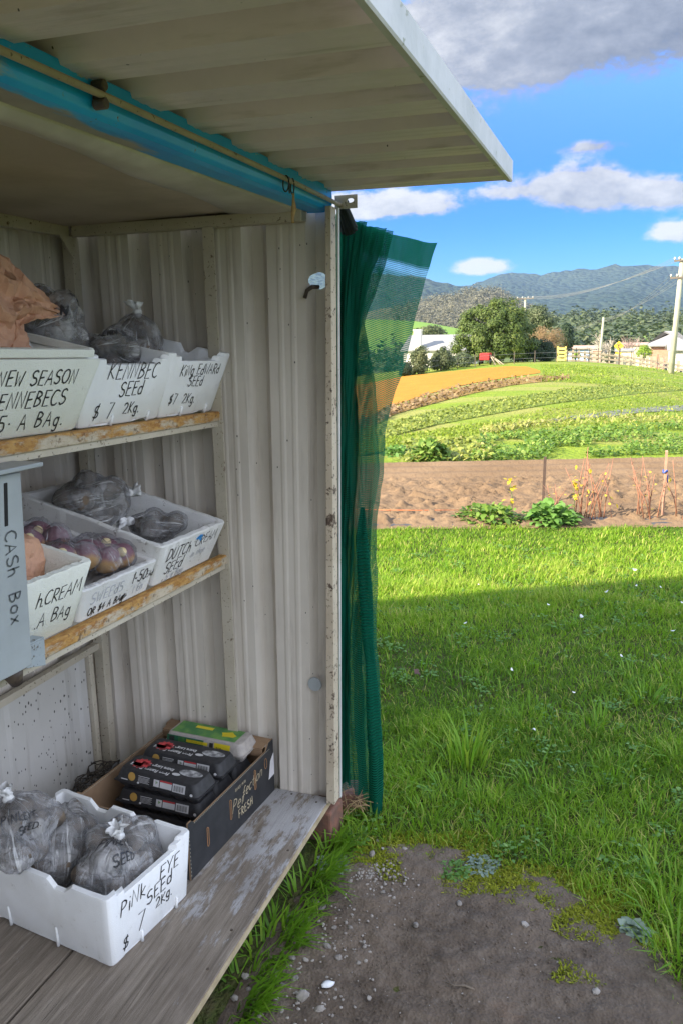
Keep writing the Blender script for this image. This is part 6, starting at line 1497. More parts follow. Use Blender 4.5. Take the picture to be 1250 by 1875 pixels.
# ================================================================== BACKGROUND
def in_poly(px, py, poly):
    c_ = False
    for i in range(len(poly)):
        (x0, y0), (x1, y1) = poly[i], poly[(i+1) % len(poly)]
        if (y0 > py) != (y1 > py) and px < (x1-x0)*(py-y0)/(y1-y0) + x0: c_ = not c_
    return c_
def dist_edge(px, py, poly):
    m_ = 1e9
    for i in range(len(poly)):
        (x0, y0), (x1, y1) = poly[i], poly[(i+1) % len(poly)]; dx_, dy_ = x1-x0, y1-y0; t_ = max(0, min(1, ((px-x0)*dx_ + (py-y0)*dy_)/(dx_*dx_+dy_*dy_)))
        m_ = min(m_, math.hypot(px-x0-t_*dx_, py-y0-t_*dy_))
    return m_
def leafcards(c_, n, r3, size, rs, tone, asp=.55, updir=0.0, outw=None):
    """small leaf faces through an ellipsoidal clump, denser to its outside"""
    d = rs.normal(0, 1, (n, 3)); d /= np.linalg.norm(d, axis=1, keepdims=True); q = rs.uniform(0, 1, n)**.35
    p = np.array(c_)[None] + d*np.array(r3)[None]*q[:, None]
    nn = d*.8 + rs.normal(0, .6 if outw is None else .35, (n, 3)) + np.array([0, 0, updir]) + (0 if outw is None else np.array(outw)[None]*.6); nn /= np.linalg.norm(nn, axis=1, keepdims=True)
    ref = rs.normal(0, 1, (n, 3)); s_ = np.cross(nn, ref); s_ /= np.linalg.norm(s_, axis=1, keepdims=True)+1e-9; u = np.cross(nn, s_)
    sz = size*rs.uniform(.6, 1.35, n); a = s_*sz[:, None]*.5; b_ = u*(sz*asp)[:, None]*.5
    v = np.stack([p-a, p-b_*1.0+a*.1, p+a, p+b_*1.0+a*.1], 1); return v.reshape(-1, 3), np.repeat(np.clip(tone + rs.normal(0, .14, n), 0, 1), 4)
def poly_tree(name, label, cat, poly, X, depth, ncl, rcl, nleaf, lsize, m, base_px, seed, group=None, trunk_r=.15, trunk_m=None, flat=.8, asp=.55, limbs=5, fill=.35):
    """crown filling an outline seen at distance X, with real depth; trunk to the ground"""
    rr = random.Random(seed); rs = np.random.default_rng(seed); xs0 = min(p[0] for p in poly); xs1 = max(p[0] for p in poly); ys0 = min(p[1] for p in poly); ys1 = max(p[1] for p in poly)
    dm = max(1e-3, max(dist_edge(rr.uniform(xs0, xs1), rr.uniform(ys0, ys1), poly) for _ in range(200)))
    ppm = (height_at(626, 600, X) - height_at(625, 600, X)).length
    bp = along(base_px, X); bz = g(bp.x, bp.y); base = Vector((bp.x, bp.y, bz)); root = thing(name, label, cat, base, group=group)
    V_, T_, ctr = [], [], []; k = 0; tries = 0
    while k < ncl and tries < 40000:
        tries += 1; px, py = rr.uniform(xs0, xs1), rr.uniform(ys0, ys1)
        if not in_poly(px, py, poly): continue
        de = dist_edge(px, py, poly); rad_ = rcl*rr.uniform(.65, 1.3)
        if de*ppm < rad_*.55: continue
        f_ = min(1, de/dm*1.4); half = depth*math.sqrt(max(.05, f_)); s_ = rr.choice((-1, -1, 1)) if rr.random() > fill else rr.uniform(-.8, .8)
        c_ = height_at(px, py, X + half*s_*rr.uniform(.75, 1)); 
        if c_.z - rad_*.5 < g(c_.x, c_.y): continue
        v, t_ = leafcards(c_ - base, nleaf, (rad_, rad_, rad_*flat), lsize, rs, rr.uniform(.2, .7), asp, .25, tuple((c_ - height_at((xs0+xs1)/2, (ys0*.45+ys1*.55), X)).normalized())); V_.append(v); T_.append(t_); ctr.append(c_ - base); k += 1
    np_mesh('crown', np.concatenate(V_), 4, m, root, attr=np.concatenate(T_))
    top = max(c_.z for c_ in ctr); mid = sum(ctr, Vector())/len(ctr)
    mb = MB(); mb.tube([(0, 0, -.15), (mid.x*.25, mid.y*.25, mid.z*.5), (mid.x*.7, mid.y*.7, top*.75)], [trunk_r, trunk_r*.7, trunk_r*.25], 8)
    for q in range(limbs):
        c_ = ctr[rr.randrange(len(ctr))]; st = Vector((mid.x*.3, mid.y*.3, min(c_.z*.6, mid.z*.6))); mb.tube([st, st.lerp(c_, .5) + Vector((0, 0, .1)), c_], [trunk_r*.45, trunk_r*.3, trunk_r*.1], 5)
    mb.build('trunk', trunk_m or M['bark'], root, True, world_coords=False); return root
# the big wattle and its neighbours
poly_tree('wattle_tree', 'large rounded sunlit wattle tree with a feathery yellow green crown on the crest', 'tree', [(812,660),(822,628),(838,606),(842,584),(857,563),(876,552),(892,556),(905,543),(925,545),(938,542),(954,553),(966,563),(974,588),(982,605),(986,628),(978,655),(940,668),(900,670),(850,668)], 54, 2.2, 150, .50, 250, .15, M['wattle'], 880, 5, trunk_r=.16, asp=.45)
poly_tree('conifer_hedge', 'dark rounded conifer to the right of the big wattle', 'tree', [(932,668),(940,636),(955,622),(972,616),(992,617),(1008,628),(1018,645),(1020,668)], 55, 1.2, 90, .36, 160, .13, M['conifer'], 980, 6, trunk_r=.12, fill=.2)
poly_tree('gum_tree', 'dark green gum tree behind the pole and the wattle', 'tree', [(962,598),(964,570),(976,558),(992,560),(1004,570),(1016,582),(1016,598),(990,606)], 78, 1.6, 60, .55, 110, .20, M['gum'], 990, 7, trunk_r=.14)
poly_tree('russet_tree', 'bushy russet brown tree behind the dark conifer', 'tree', [(962,640),(964,606),(985,592),(1012,592),(1030,606),(1036,630),(1034,650),(990,655)], 66, 1.5, 90, .5, 90, .16, M['brownleaf'], 1005, 8, trunk_r=.12, asp=.2)
poly_tree('cypress_tree', 'narrow dark cypress beside the russet tree', 'tree', [(1022,655),(1030,628),(1026,608),(1034,592),(1042,590),(1050,606),(1048,625),(1042,650)], 70, .8, 46, .42, 120, .16, M['conifer'], 1038, 9, trunk_r=.12, fill=.2)
poly_tree('shrub', 'dark shrub in front of the grey roofed house', 'shrub', [(742,690),(748,655),(756,640),(772,630),(784,640),(786,665),(780,688)], 44, .8, 46, .26, 120, .11, M['shrub'], 765, 10, trunk_r=.06, fill=.2)
poly_tree('shrub', 'cream flecked olive shrub between the dark shrub and the big wattle', 'shrub', [(780,686),(784,655),(796,640),(812,634),(826,642),(832,662),(828,684)], 46, .8, 54, .26, 110, .11, M['shrub'], 806, 11, trunk_r=.06)
poly_tree('shrub', 'grey green shrub at the foot of the big wattle, left side', 'shrub', [(818,680),(822,655),(840,645),(862,650),(872,666),(868,676)], 49, .8, 46, .26, 100, .11, M['gum'], 845, 12, trunk_r=.06)
poly_tree('shrub', 'small dark shrub at the left edge beside the green cloth', 'shrub', [(728,694),(734,668),(745,660),(752,672),(750,692)], 43, .6, 26, .22, 100, .10, M['conifer'], 740, 13, trunk_r=.05)
poly_tree('shrub', 'lime green shrub in front of the brick house', 'shrub', [(1164,655),(1166,640),(1176,632),(1188,634),(1193,646),(1190,656)], 80, .8, 40, .34, 70, .15, M['lime'], 1178, 14, trunk_r=.05)
poly_tree('shrub', 'dark green shrub behind the fence near the road sign', 'shrub', [(1106,662),(1108,650),(1118,645),(1126,652),(1127,662)], 76, .6, 24, .3, 70, .14, M['shrub'], 1116, 15, trunk_r=.05)
poly_tree('shrub', 'small bright shrub behind the fence below the blue walled house', 'shrub', [(1044,655),(1048,648),(1056,645),(1062,650),(1062,656)], 78, .5, 18, .26, 60, .14, M['lime'], 1053, 16, trunk_r=.04)
poly_tree('garden_tree', 'dark bushy tree behind the grey roof on the left', 'tree', [(752,616),(756,602),(772,600),(786,596),(802,598),(816,606),(816,616)], 120, 2.0, 40, .9, 70, .35, M['shrub'], 785, 17, trunk_r=.15)
def bare_tree(name, label, X, base_px, top_px, spread, m, seed, group=None, levels=4):
    rr = random.Random(seed); b0 = along(base_px, X); H_ = height_at(base_px, top_px, X).z - b0.z; root = thing(name, label, 'tree', b0, group=group)
    tr_ = MB(); br_ = MB()
    def grow(p, d, L_, r_, lv):
        mid = p + d*L_*.5 + Vector((rr.uniform(-1,1), rr.uniform(-1,1), 0))*L_*.06; q = p + d*L_ + Vector((0, 0, L_*.05))
        (tr_ if lv == levels else br_).tube([p, mid, q], [r_, r_*.85, r_*.6], 5 if lv > 2 else 3, cap=False)
        if lv == 0: return
        for k in range(rr.choice((3, 4)) if lv < levels else 6):
            a = rr.uniform(0, 6.28); tl = rr.uniform(.35, .85)*spread; nd = (d + Vector((math.cos(a), math.sin(a), rr.uniform(-.1, .3)))*tl).normalized(); st = p.lerp(q, rr.uniform(.45, 1)) if k else q
            grow(st, nd, L_*rr.uniform(.55, .8), max(.014, r_*.55), lv-1)
    grow(Vector((0, 0, -.1)), Vector((0, 0, 1)), H_*.30, H_*.028, levels)
    tr_.build('trunk', m, root, True, world_coords=False); br_.build('crown', m, root, False, world_coords=False); return root
bare_tree('bare_tree', 'pale bare branching tree behind the slim power pole', 88, 1112, 588, 1.0, M['palebark'], 3)
bare_tree('bare_tree', 'pinkish bare tree behind the lime shrub', 92, 1160, 588, 1.15, M['mauvebark'], 8)
bare_tree('bare_tree', 'low pale bare tree with slanting limbs left of the slim power pole', 84, 1096, 606, 1.5, M['palebark'], 15)
bare_tree('bare_tree', 'small reddish bare tree beside the blue walled house', 82, 1078, 634, 1.4, M['mauvebark'], 19, levels=3)
bare_tree('bare_tree', 'little bare shrub tree against the brick house', 84, 1216, 636, 1.2, M['mauvebark'], 23, levels=3)
# ------------------------------------------------------------------ buildings
m_roofg = simple('pale grey sheet roof', (.30, .30, .30), .6, (.25, .25, .25), 1.2); m_brickw = simple('salmon brick wall', (.46, .25, .17), .85, (.40, .21, .14), 3); m_creamw = simple('cream wall', (.72, .63, .44), .8); m_bluew = simple('pale blue wall', (.36, .47, .66), .7); m_terr = simple('pinkish roof edge', (.50, .34, .27), .7); m_whitew = simple('pale render', (.66, .63, .57), .8); m_glass = simple('dark window glass', (.03, .04, .05), .15)
def house(name, label, X, pxl, pxr, py_eave, py_ridge, depth, wallm, roofm, overhang=.35, hip=0.0, windows=(), chimney=None, ridge_in=.0, cat='house'):
    a = height_at(pxl, py_eave, X); b_ = height_at(pxr, py_eave, X); base = a.lerp(b_, .5); gz = min(g(a.x, a.y), g(b_.x, b_.y)) - .3
    root = thing(name, label, cat, (base.x, base.y, gz)); L_ = (b_-a); L_.z = 0; u = L_.normalized(); n = Vector((u.y*-1, u.x, 0)); 
    if n.x < 0: n = -n
    ez = (a.z+b_.z)/2; rz = height_at((pxl+pxr)/2, py_ridge, X + depth/2).z
    def P_(s_, d, z): return Vector((a.x, a.y, 0)) + u*s_ + n*d + Vector((0, 0, z))
    W_ = L_.length; mb = MB(); D_ = depth
    mb.add([P_(0,0,gz),P_(W_,0,gz),P_(W_,D_,gz),P_(0,D_,gz),P_(0,0,ez),P_(W_,0,ez),P_(W_,D_,ez),P_(0,D_,ez)], [(0,1,5,4),(1,2,6,5),(2,3,7,6),(3,0,4,7)])
    if hip == 0: mb.add([P_(0,0,ez),P_(0,D_,ez),P_(0,D_/2,rz-.05),P_(W_,0,ez),P_(W_,D_,ez),P_(W_,D_/2,rz-.05)], [(0,1,2),(5,4,3)])
    mb.build('wall', wallm, root)
    o_ = overhang; mb = MB(); lo = ez - .02; h_ = max(hip, 0)
    vs = [P_(-o_,-o_,lo),P_(W_+o_,-o_,lo),P_(W_+o_,D_+o_,lo),P_(-o_,D_+o_,lo),P_(-o_+h_,D_/2,rz),P_(W_+o_-h_,D_/2,rz)]
    fs = [(0,1,5,4),(2,3,4,5)] + ([(1,2,5),(3,0,4)] if hip else []); mb.add(vs, fs); rf = mb.build('roof', roofm, root); sm = rf.modifiers.new('t', 'SOLIDIFY'); sm.thickness = .12; sm.offset = -1
    for (s0, s1, z0, z1) in windows:
        mb = MB(); vs = [P_(W_*s0,-.02,gz+z0),P_(W_*s1,-.02,gz+z0),P_(W_*s1,-.02,gz+z1),P_(W_*s0,-.02,gz+z1)]; mb.add(vs + [v + n*.05 for v in vs], [(0,1,2,3),(0,4,5,1),(1,5,6,2),(2,6,7,3),(3,7,4,0)]); mb.build('window', m_glass, root)
    if chimney:
        s_, w_, ht = chimney; mb = MB(); c_ = [P_(W_*s_,-.1,gz),P_(W_*s_+w_,-.1,gz),P_(W_*s_+w_,w_*.8,gz),P_(W_*s_,w_*.8,gz)]; mb.hexa([*c_, *(v + Vector((0,0,ht)) for v in c_)])
        q = ht; c2 = [P_(W_*s_-.06,-.16,gz+q),P_(W_*s_+w_+.06,-.16,gz+q),P_(W_*s_+w_+.06,w_*.8+.06,gz+q),P_(W_*s_-.06,w_*.8+.06,gz+q)]; mb.hexa([*c2, *(v + Vector((0,0,.15)) for v in c2)]); mb.build('chimney', m_whitew, root)
    return root
zc = lambda px, py, X: height_at(px, py, X).z - (g(*height_at(px, py, X).to_2d()) - .3)
house('grey_roofed_house', 'low house with a pale grey sheet roof and a cream chimney behind the left shrubs', 84, 738, 850, 641, 613, 7.5, m_whitew, m_roofg, .3, 0, (), (.17, .75, zc(757, 604, 84)))
house('blue_house', 'low pale blue walled building under a thin pinkish roof', 98, 1036, 1092, 637, 632.5, 5, m_bluew, m_terr, .3, 0, ((.2,.26,.9,2.0),))
house('cream_shed', 'small cream shed behind the fence right of the road sign', 84, 1127, 1158, 641, 638, 3.5, m_creamw, m_roofg, .15, 0, (), cat='shed')
house('brick_house', 'salmon brick house with a hipped grey roof at the right edge', 102, 1194, 1262, 632, 606, 9, m_brickw, m_roofg, .5, 3.2, ((.34,.46,1.0,2.2),(.60,.70,1.0,2.2)))
house('grey_garage', 'lower grey roofed building in front of the brick house at the right edge', 94, 1228, 1275, 640, 628, 6, m_whitew, m_roofg, .4, 0, ((.3,.5,.6,1.7),), cat='garage')
house('long_shed', 'long low shed with a rusty roof far behind the bare trees', 130, 1130, 1200, 631, 627, 5, m_creamw, m_terr, .3, 0, (), cat='shed')
p = along(1094, 74); tag(thing('brick_pillar', 'pinkish rendered pillar standing in the timber fence', 'pillar', p)); mb = MB(); z1 = height_at(1094, 643, 74).z; mb.box(p.x-.3, p.x+.3, p.y-.33, p.y+.33, p.z-.3, z1); mb.box(p.x-.36, p.x+.36, p.y-.39, p.y+.39, z1+.002, z1+.08); mb.build('shaft', m_terr, [o for o in COL.objects if o.name.startswith('brick_pillar')][0])
# ------------------------------------------------------------------ fences, gate, red implement
m_fence = simple('sunlit weathered timber', (.38, .32, .23), .8, (.30, .25, .18), 3); m_dpost = simple('dark fence post', (.10, .08, .06), .85); m_wire = simple('galvanised wire', (.24, .24, .24), .5); m_gate = simple('sunlit yellow timber', (.72, .62, .16), .7)  # the gate's yellow is sunlight put into its base colour
def fence_pts(pxs, X0, X1): return [along(px, X0 + (X1-X0)*i/(len(pxs)-1)) for i, px in enumerate(pxs)]
fp = fence_pts([1038,1050,1061,1072,1083,1095,1106,1117,1128,1140,1152,1164,1176,1188,1200,1214,1230,1246,1262], 63, 66)
ft = thing('timber_fence', 'pale three rail timber fence running along the road behind the paddock', 'fence', fp[0])
for i, p in enumerate(fp):
    h_ = 1.05 if i < 11 else 1.25; w_ = .07 if i < 9 else .11; zt = height_at(1100, 651.5, p.x).z if False else p.z + h_
    mb = MB(); mb.box(p.x-w_, p.x+w_, p.y-w_, p.y+w_, p.z-.2, zt); mb.build('fence_post', m_fence, ft)
for hh in (.30, .62, .92):
    mb = MB()
    for a, b_ in zip(fp[:-1], fp[1:]): 
        a2, b2 = a + Vector((-.12, 0, hh)), b_ + Vector((-.12, 0, hh)); mb.hexa([a2+Vector((-.02,0,-.06)), b2+Vector((-.02,0,-.06)), b2+Vector((.02,0,-.06)), a2+Vector((.02,0,-.06)), a2+Vector((-.02,0,.06)), b2+Vector((-.02,0,.06)), b2+Vector((.02,0,.06)), a2+Vector((.02,0,.06))])
    mb.build('rail', m_fence, ft)
ga, gb_ = along(1022, 61), along(1036.5, 61); gt = thing('field_gate', 'sunlit yellow four bar timber gate at the left end of the timber fence', 'gate', ga)
for q in (ga, gb_): mb = MB(); mb.box(q.x-.06, q.x+.06, q.y-.06, q.y+.06, q.z-.2, q.z+1.15); mb.build('gate_post', m_gate, gt)
for k in range(4):
    z = .22 + .26*k; mb = MB(); a, b_ = ga + Vector((-.09, 0, z)), gb_ + Vector((-.09, 0, z)); mb.hexa([a+Vector((-.02,0,-.075)), b_+Vector((-.02,0,-.075)), b_+Vector((.02,0,-.075)), a+Vector((.02,0,-.075)), a+Vector((-.02,0,.075)), b_+Vector((-.02,0,.075)), b_+Vector((.02,0,.075)), a+Vector((.02,0,.075))]); mb.build('bar', m_gate, gt)
wp = fence_pts([1040,1056,1080,1097,1116,1136,1158,1182,1207,1235,1265], 58, 52); wf = thing('wire_fence', 'thin wire fence with dark posts along the crest of the paddock', 'fence', wp[0])
for i, p in enumerate(wp): w_ = .05 if i == 5 else .022; mb = MB(); mb.box(p.x-w_, p.x+w_, p.y-w_, p.y+w_, p.z-.2, p.z + (1.05 if i == 5 else .92)); mb.build('fence_post', m_dpost, wf)
for hh in (.2, .42, .64, .86): mb = MB(); mb.tube([p + Vector((-.03, 0, hh)) for p in wp], .006, 4); mb.build('wire', m_wire, wf)
lp = fence_pts([744,776,806,838,870,905,942,980,1020], 43, 52); lf = thing('wire_fence', 'sagging wire fence with dark posts in front of the shrubs on the left', 'fence', lp[0])
for p in lp: mb = MB(); mb.box(p.x-.022, p.x+.022, p.y-.022, p.y+.022, p.z-.2, p.z+.75); mb.build('fence_post', m_dpost, lf)
for hh in (.3, .6): mb = MB(); mb.tube([p + Vector((-.04, 0, hh)) for p in lp], .007, 4); mb.build('wire', m_wire, lf)
p = along(889, 50.5); cart = thing('farm_cart', 'small red farm cart with loose timber leaning on it under the wattle', 'cart', p)
m_red = simple('faded red paint', (.50, .03, .03), .5); mb = MB(); mb.box(p.x-.5, p.x+.5, p.y-.30, p.y+.28, p.z+.30, p.z+.72); mb.build('tub', m_red, cart, bevel=.03)
for s_ in (-.34, .32): mb = MB(); mb.tube([(p.x-.2, p.y+s_-.04, p.z+.22), (p.x-.2, p.y+s_+.04, p.z+.22)], .22, 16); mb.build('wheel', M['black'], cart, bevel=.02)
for k, (o0, o1) in enumerate((((.2,-.30),(.1,-.75)),((.0,-.45),(-.1,-1.05)),((-.1,-.6),(-.1,-1.25)))):
    mb = MB(); mb.tube([p + Vector((-.7, o1[1], .02)), p + Vector((-.3, o0[1], .62 - .1*k))], .035, 5); mb.build('timber', m_fence, cart, True)
# ------------------------------------------------------------------ poles, wires, road sign
m_pole = simple('grey green power pole', (.40, .40, .30), .8, (.32, .32, .24), 2); m_arm = simple('dark crossarm', (.12, .10, .085), .8); m_ins = simple('pale insulator', (.66, .62, .56), .4)
def power_pole(label, X, base_px, top, r0, r1, arms, group):
    b0 = along(base_px, X); t0 = height_at(top[0], top[1], X); root = thing('power_pole', label, 'power pole', b0, group=group)
    mb = MB(); mb.tube([b0 - Vector((0,0,.3)), b0.lerp(t0, .5), t0], [r0, (r0+r1)/2, r1], 12); mb.build('pole', m_pole, root, True)
    tips = []
    for (f_, half) in arms:
        c_ = b0.lerp(t0, f_) + Vector((-r1-.04, 0, 0)); dv = Vector((.25, 1, 0)).normalized(); mb = MB(); a, b_ = c_ - dv*half, c_ + dv*half
        mb.hexa([a+Vector((-.04,0,-.05)), b_+Vector((-.04,0,-.05)), b_+Vector((.04,0,-.05)), a+Vector((.04,0,-.05)), a+Vector((-.04,0,.05)), b_+Vector((-.04,0,.05)), b_+Vector((.04,0,.05)), a+Vector((.04,0,.05))]); ar = mb.build('crossarm', m_arm, root)
        for s_ in (-.92, -.35, .35, .92):
            q = c_ + dv*half*s_ + Vector((0, 0, .053)); mb = MB(); mb.tube([q, q + Vector((0,0,.06)), q + Vector((0,0,.10)), q+Vector((0,0,.15))], [.02,.05,.05,.03], 8); mb.build('insulator', m_ins, ar, True); tips.append(q + Vector((0,0,.13)))
    return tips, t0
GPole = 'power poles'
t1_, top1 = power_pole('tall pale power pole with two crossarms at the right edge', 50, 1233, (1248, 474), .17, .12, ((.985, .42), (.84, .55)), GPole)
t2_, top2 = power_pole('slim grey power pole in front of the pale bare tree', 78, 1099, (1104, 581), .13, .09, (), GPole)
t3_, top3 = power_pole('distant power pole with a bright crossarm behind the big wattle', 84, 958, (961, 545), .13, .10, ((.985, .85),), GPole)
def wire(name, a, b_, sag, label, group='overhead power lines', r=.009):
    mb = MB(); mb.tube([a.lerp(b_, k/16) - Vector((0, 0, sag*4*(k/16)*(1-k/16))) for k in range(17)], r, 4, cap=False); tag(mb.build(name, m_wire, smooth=True), label, 'power line', group)
WL = 'thin overhead wire running from the tall right pole to the pole behind the wattle'
for k in range(4): wire('power_line', t1_[k], t3_[k] , .55 + .12*k, WL, 'overhead wires to the pole behind the wattle')
WL2 = 'thin overhead wire dropping from the tall right pole to the slim grey pole'
for k in range(4): wire('power_line', t1_[4+k], top2 + Vector((0, .05*(k-1.5), -.10 - .10*k)), .35 + .05*k, WL2, 'overhead wires to the slim pole')
far_ = height_at(985, 603, 96)
for k in range(3): wire('power_line', top2 + Vector((0, .05*(k-1), -.12 - .12*k)), far_ + Vector((0, 0, -.28*k)), .4, 'thin overhead wire running left from the slim grey pole', 'overhead wires left of the slim pole')
rp = along(1134, 72); sg = thing('road_sign', 'yellow diamond T junction road sign with a small plate below, behind the fence', 'road sign', rp)
m_sy = simple('yellow sign face', (.80, .46, .02), .4); cz = height_at(1133, 633.5, 72).z; hs = .40
mb = MB(); mb.tube([rp - Vector((0,0,.2)), Vector((rp.x, rp.y, cz+.2))], .035, 8); mb.build('sign_post', m_wire, sg, True)
sdv = Vector((.28, 1, 0)).normalized(); nn = Vector((-1, .28, 0)).normalized(); c_ = Vector((rp.x, rp.y, cz)) + nn*.045
mb = MB(); q = [c_ - sdv*hs, c_ - Vector((0,0,hs)), c_ + sdv*hs, c_ + Vector((0,0,hs))]; mb.add(q + [v - nn*.01 for v in q], [(0,1,2,3),(7,6,5,4),(0,4,5,1),(1,5,6,2),(2,6,7,3),(3,7,4,0)]); sf = mb.build('sign_face', m_sy, sg)
c3 = c_ + nn*.004
def srect(u0, u1, z0, z1): return [c3 + sdv*u0 + Vector((0,0,z0)), c3 + sdv*u1 + Vector((0,0,z0)), c3 + sdv*u1 + Vector((0,0,z1)), c3 + sdv*u0 + Vector((0,0,z1))]
mb = MB(); mb.add(srect(-.19, .19, .045, .13), [(0,1,2,3)]); mb.add(srect(-.045, .045, -.2, .0445), [(0,1,2,3)]); mb.build('symbol', M['black'], sf)
mb = MB(); c_ = c_ - Vector((0,0,hs+.20)); q = [c_ - sdv*.24 - Vector((0,0,.09)), c_ + sdv*.24 - Vector((0,0,.09)), c_ + sdv*.24 + Vector((0,0,.09)), c_ - sdv*.24 + Vector((0,0,.09))]; mb.add(q + [v - nn*.01 for v in q], [(0,1,2,3),(7,6,5,4),(0,4,5,1),(1,5,6,2),(2,6,7,3),(3,7,4,0)]); mb.build('plate', m_sy, sg)
# ------------------------------------------------------------------ hills and distant woods
def m_forest(name, c1, c2, c3, sc_, bdist):
    m, t, b, out = mat(name); P = t.new('ShaderNodeNewGeometry').outputs['Position']
    v = t.voro(P, sc_); n = t.noise(P, sc_*.10, 6, .65); n2 = t.noise(P, sc_*.9, 4, .7)
    col = t.mix(t.step(n, .35, .68), c1, c2); col = t.mix(t.math('MULTIPLY', t.step(n2, .5, .72), .7), col, c3)
    t.put(b.inputs['Base Color'], col); b.inputs['Roughness'].default_value = .95; b.inputs['Specular IOR Level'].default_value = .05
    h = t.math('ADD', t.math('SUBTRACT', 1.0, v), t.math('MULTIPLY', n, 1.2)); t.put(b.inputs['Normal'], t.bump(h, .9, bdist)); return m
def ridge(name, label, sky, X0, X1, zb, m, amp, freq, seed, back=.5, nx=70, ny=260, ext=1.5, shape=1.3, rough=3.0):
    pts_ = []
    for (px, py) in sky: d = ray(px, py); pts_.append((d.y/d.x, CAM_H + d.z/d.x*X1))
    pts_.sort(); ts = [p[0] for p in pts_]; zs = [p[1] for p in pts_]; tmin, tmax = ts[0] - ext*.25, ts[-1] + ext*.5
    mb = MB(); rows = []
    for i in range(nx):
        f_ = i/(nx-1)*(1+back); X = X0 + (X1-X0)*f_; row = []
        for j in range(ny):
            t_ = tmin + (tmax-tmin)*j/(ny-1); zt = float(np.interp(t_, ts, zs)); y = t_*X1*(.35 + .65*min(1.2, f_)) if False else t_*X
            k = min(1, f_); pr = k**shape*(1 if f_ <= 1 else 1 - .6*(f_-1)/back)
            rg = mnoise.fractal((X*freq, y*freq, seed), 1.0, 2.0, 5); gl = abs(mnoise.noise((y*freq*1.7, X*freq*.5, seed+5)))
            z = zb + (zt-zb)*pr*(1 - amp*gl*4*k*(1-k)*1.2) + (zt-zb)*amp*rg*.5*math.sin(math.pi*min(1, f_))
            z += rough*mnoise.noise((X*.02, y*.02, seed))*.5*k + rough*.6*mnoise.noise((y*.07, X*.05, seed+2))*k
            row.append((X, y, z))
        rows.append(row)
    mb.grid(rows, flip=True); return tag(mb.build(name, m, smooth=True), label, 'hill', kind='structure')
mf = m_forest('dark bush on the ranges', (.030, .050, .042), (.045, .066, .05), (.065, .082, .06), .05, 14.0)
mo = m_forest('olive open bush', (.125, .12, .078), (.165, .15, .10), (.08, .09, .055), .16, 3.5)
ridge('mountain_range', 'long blue green forested range under the sky', [(560,560),(640,545),(740,535),(800,533),(850,525),(880,515),(920,500),(945,500),(985,502),(1020,498),(1060,495),(1095,490),(1130,487),(1180,485),(1215,487),(1260,489),(1400,500),(1600,520)], 1300, 3200, -8, mf, .30, .0016, 3.0, rough=16)
ridge('left_hill', 'dark forested hill at the left, nearer than the long range', [(500,500),(600,495),(700,500),(765,506),(800,514),(830,521),(860,527),(890,534),(915,545),(950,562),(1000,580),(1060,600)], 1100, 2100, -8, mf, .22, .003, 9.0, nx=50, ny=200, rough=10)
ridge('olive_hill', 'olive brown lightly wooded hill behind the big wattle', [(600,575),(700,566),(765,558),(790,552),(815,547),(845,540),(875,534),(905,534),(930,542),(950,556),(975,572),(1010,586),(1060,598)], 480, 1000, -8, mo, .16, .006, 5.0, nx=50, ny=200, rough=5)
ridge('paddock_hill', 'smooth bright green paddock on the hillside behind the grey roof', [(640,584),(700,584),(755,587),(790,592),(820,598),(845,603),(870,606),(900,610)], 170, 330, -6, simple('distant pasture', (.15, .27, .05), .9, (.19, .29, .06), .02, spec=.1), .02, .01, 2.0, nx=30, ny=120, rough=.4)
ridge('wooded_rise', 'low wooded rise behind the houses on the right', [(900,612),(960,598),(1000,592),(1040,592),(1100,588),(1160,586),(1200,588),(1260,588),(1400,590)], 200, 520, -8, m_forest('rise undergrowth', (.075, .09, .045), (.11, .115, .06), (.05, .065, .03), .25, 2.0), .10, .008, 4.0, nx=40, ny=160, rough=2)
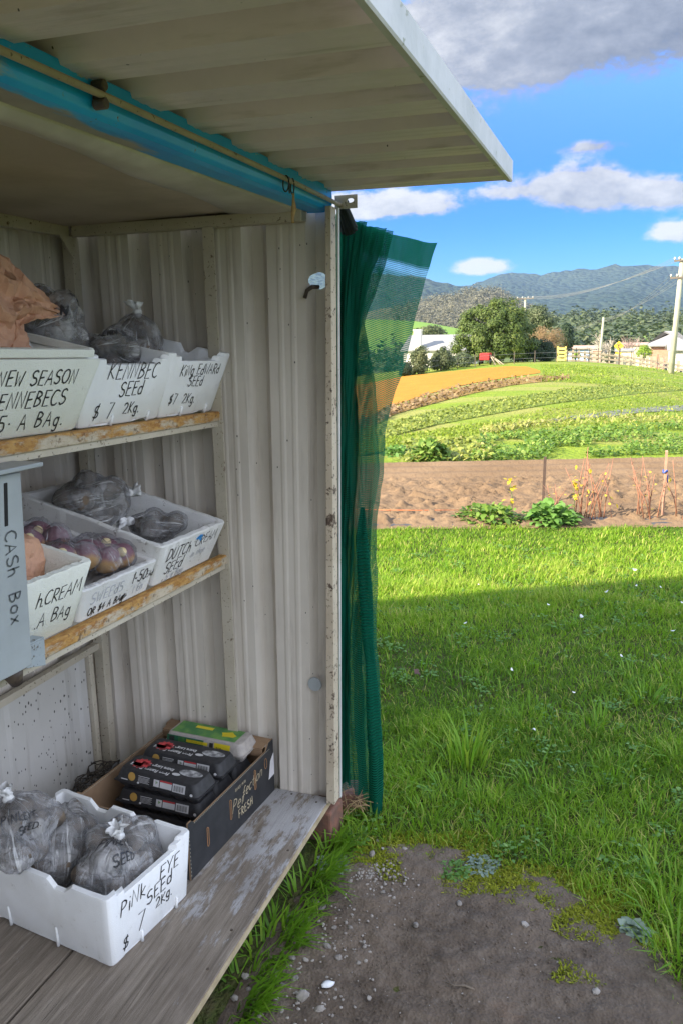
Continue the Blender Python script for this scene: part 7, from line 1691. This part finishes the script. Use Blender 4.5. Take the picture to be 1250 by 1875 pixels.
# trees covering the olive hill and the wooded rise
def wood(name, label, xr, tr_, n, rmin, rmax, zfun, m, seed, nleaf=26):
    rs = np.random.default_rng(seed); V_, T_ = [], []
    for k in range(n):
        X = rs.uniform(*xr); t_ = rs.uniform(*tr_); y = t_*X; z = zfun(X, y)
        if z is None: continue
        r_ = rs.uniform(rmin, rmax); h_ = r_*rs.uniform(.9, 1.5); v, tt = leafcards((X, y, z + h_*.9), nleaf, (r_, r_, h_), r_*(.62 if nleaf < 30 else .42), rs, rs.uniform(.1, .75), .8, 1.3); V_.append(v); T_.append(tt)
    return tag(np_mesh(name, np.concatenate(V_), 4, m, attr=np.concatenate(T_)), label, 'woodland', kind='stuff')
from mathutils.bvhtree import BVHTree
def surf(oname):
    o_ = bpy.data.objects[oname]; bv = BVHTree.FromPolygons([v.co for v in o_.data.vertices], [list(p_.vertices) for p_ in o_.data.polygons])
    def f_(X, y):
        h_ = bv.ray_cast(Vector((X, y, 4000)), Vector((0, 0, -1))); return h_[0].z if h_[0] is not None else None
    return f_
tl_ = lambda px: ray(px, 600).y/ray(px, 600).x
M['hillgum'] = m_leafy('far grey gum', (.125, .125, .082), (.155, .15, .10), (.19, .18, .125), .1, .95)
M['farbush'] = m_leafy('far dark bush', (.026, .040, .024), (.045, .060, .034), (.075, .085, .05), .03, .95)
wood('olive_hill_trees', 'scattered gum trees over the olive hill', (520, 1040), (tl_(1010), tl_(720)), 1300, 2.6, 5.0, surf('olive_hill'), M['hillgum'], 3, 36)
wood('rise_trees', 'mixed trees over the wooded rise behind the houses', (215, 520), (tl_(1290), tl_(920)), 900, 2.2, 4.6, surf('wooded_rise'), M['gum'], 4, 34)
wood('paddock_edge_woods', 'dark line of trees below the distant green paddock', (125, 165), (tl_(815), tl_(250)), 130, 1.5, 3.0, lambda X, y: g(X, y) - .5, M['gum'], 16, 60)
wood('near_woods', 'dark line of trees at the foot of the wooded rise', (150, 230), (tl_(1290), tl_(1015)), 120, 1.5, 2.8, lambda X, y: g(X, y) - .5, M['gum'], 6, 60)

# ------------------------------------------------------------------ the air between here and the ranges
def m_haze():
    m = bpy.data.materials.new('thin blue air'); m.use_nodes = True; t = NT(m.node_tree); t.n.clear(); out = t.new('ShaderNodeOutputMaterial')
    v = t.new('ShaderNodeVolumePrincipled'); v.inputs['Color'].default_value = (.45, .66, 1.0, 1); v.inputs['Density'].default_value = HAZE; v.inputs['Anisotropy'].default_value = .2
    t.l.new(v.outputs[0], out.inputs['Volume']); return m
HAZE = .00010
mb = MB(); zt = max(max(v.co.z for v in bpy.data.objects[n_].data.vertices) for n_ in ('mountain_range', 'left_hill')) + 30
mb.box(-300, 7300, -7300, 7300, -30, zt); tag(mb.build('haze', m_haze()), 'thin blue air over the valley', 'haze', kind='stuff')
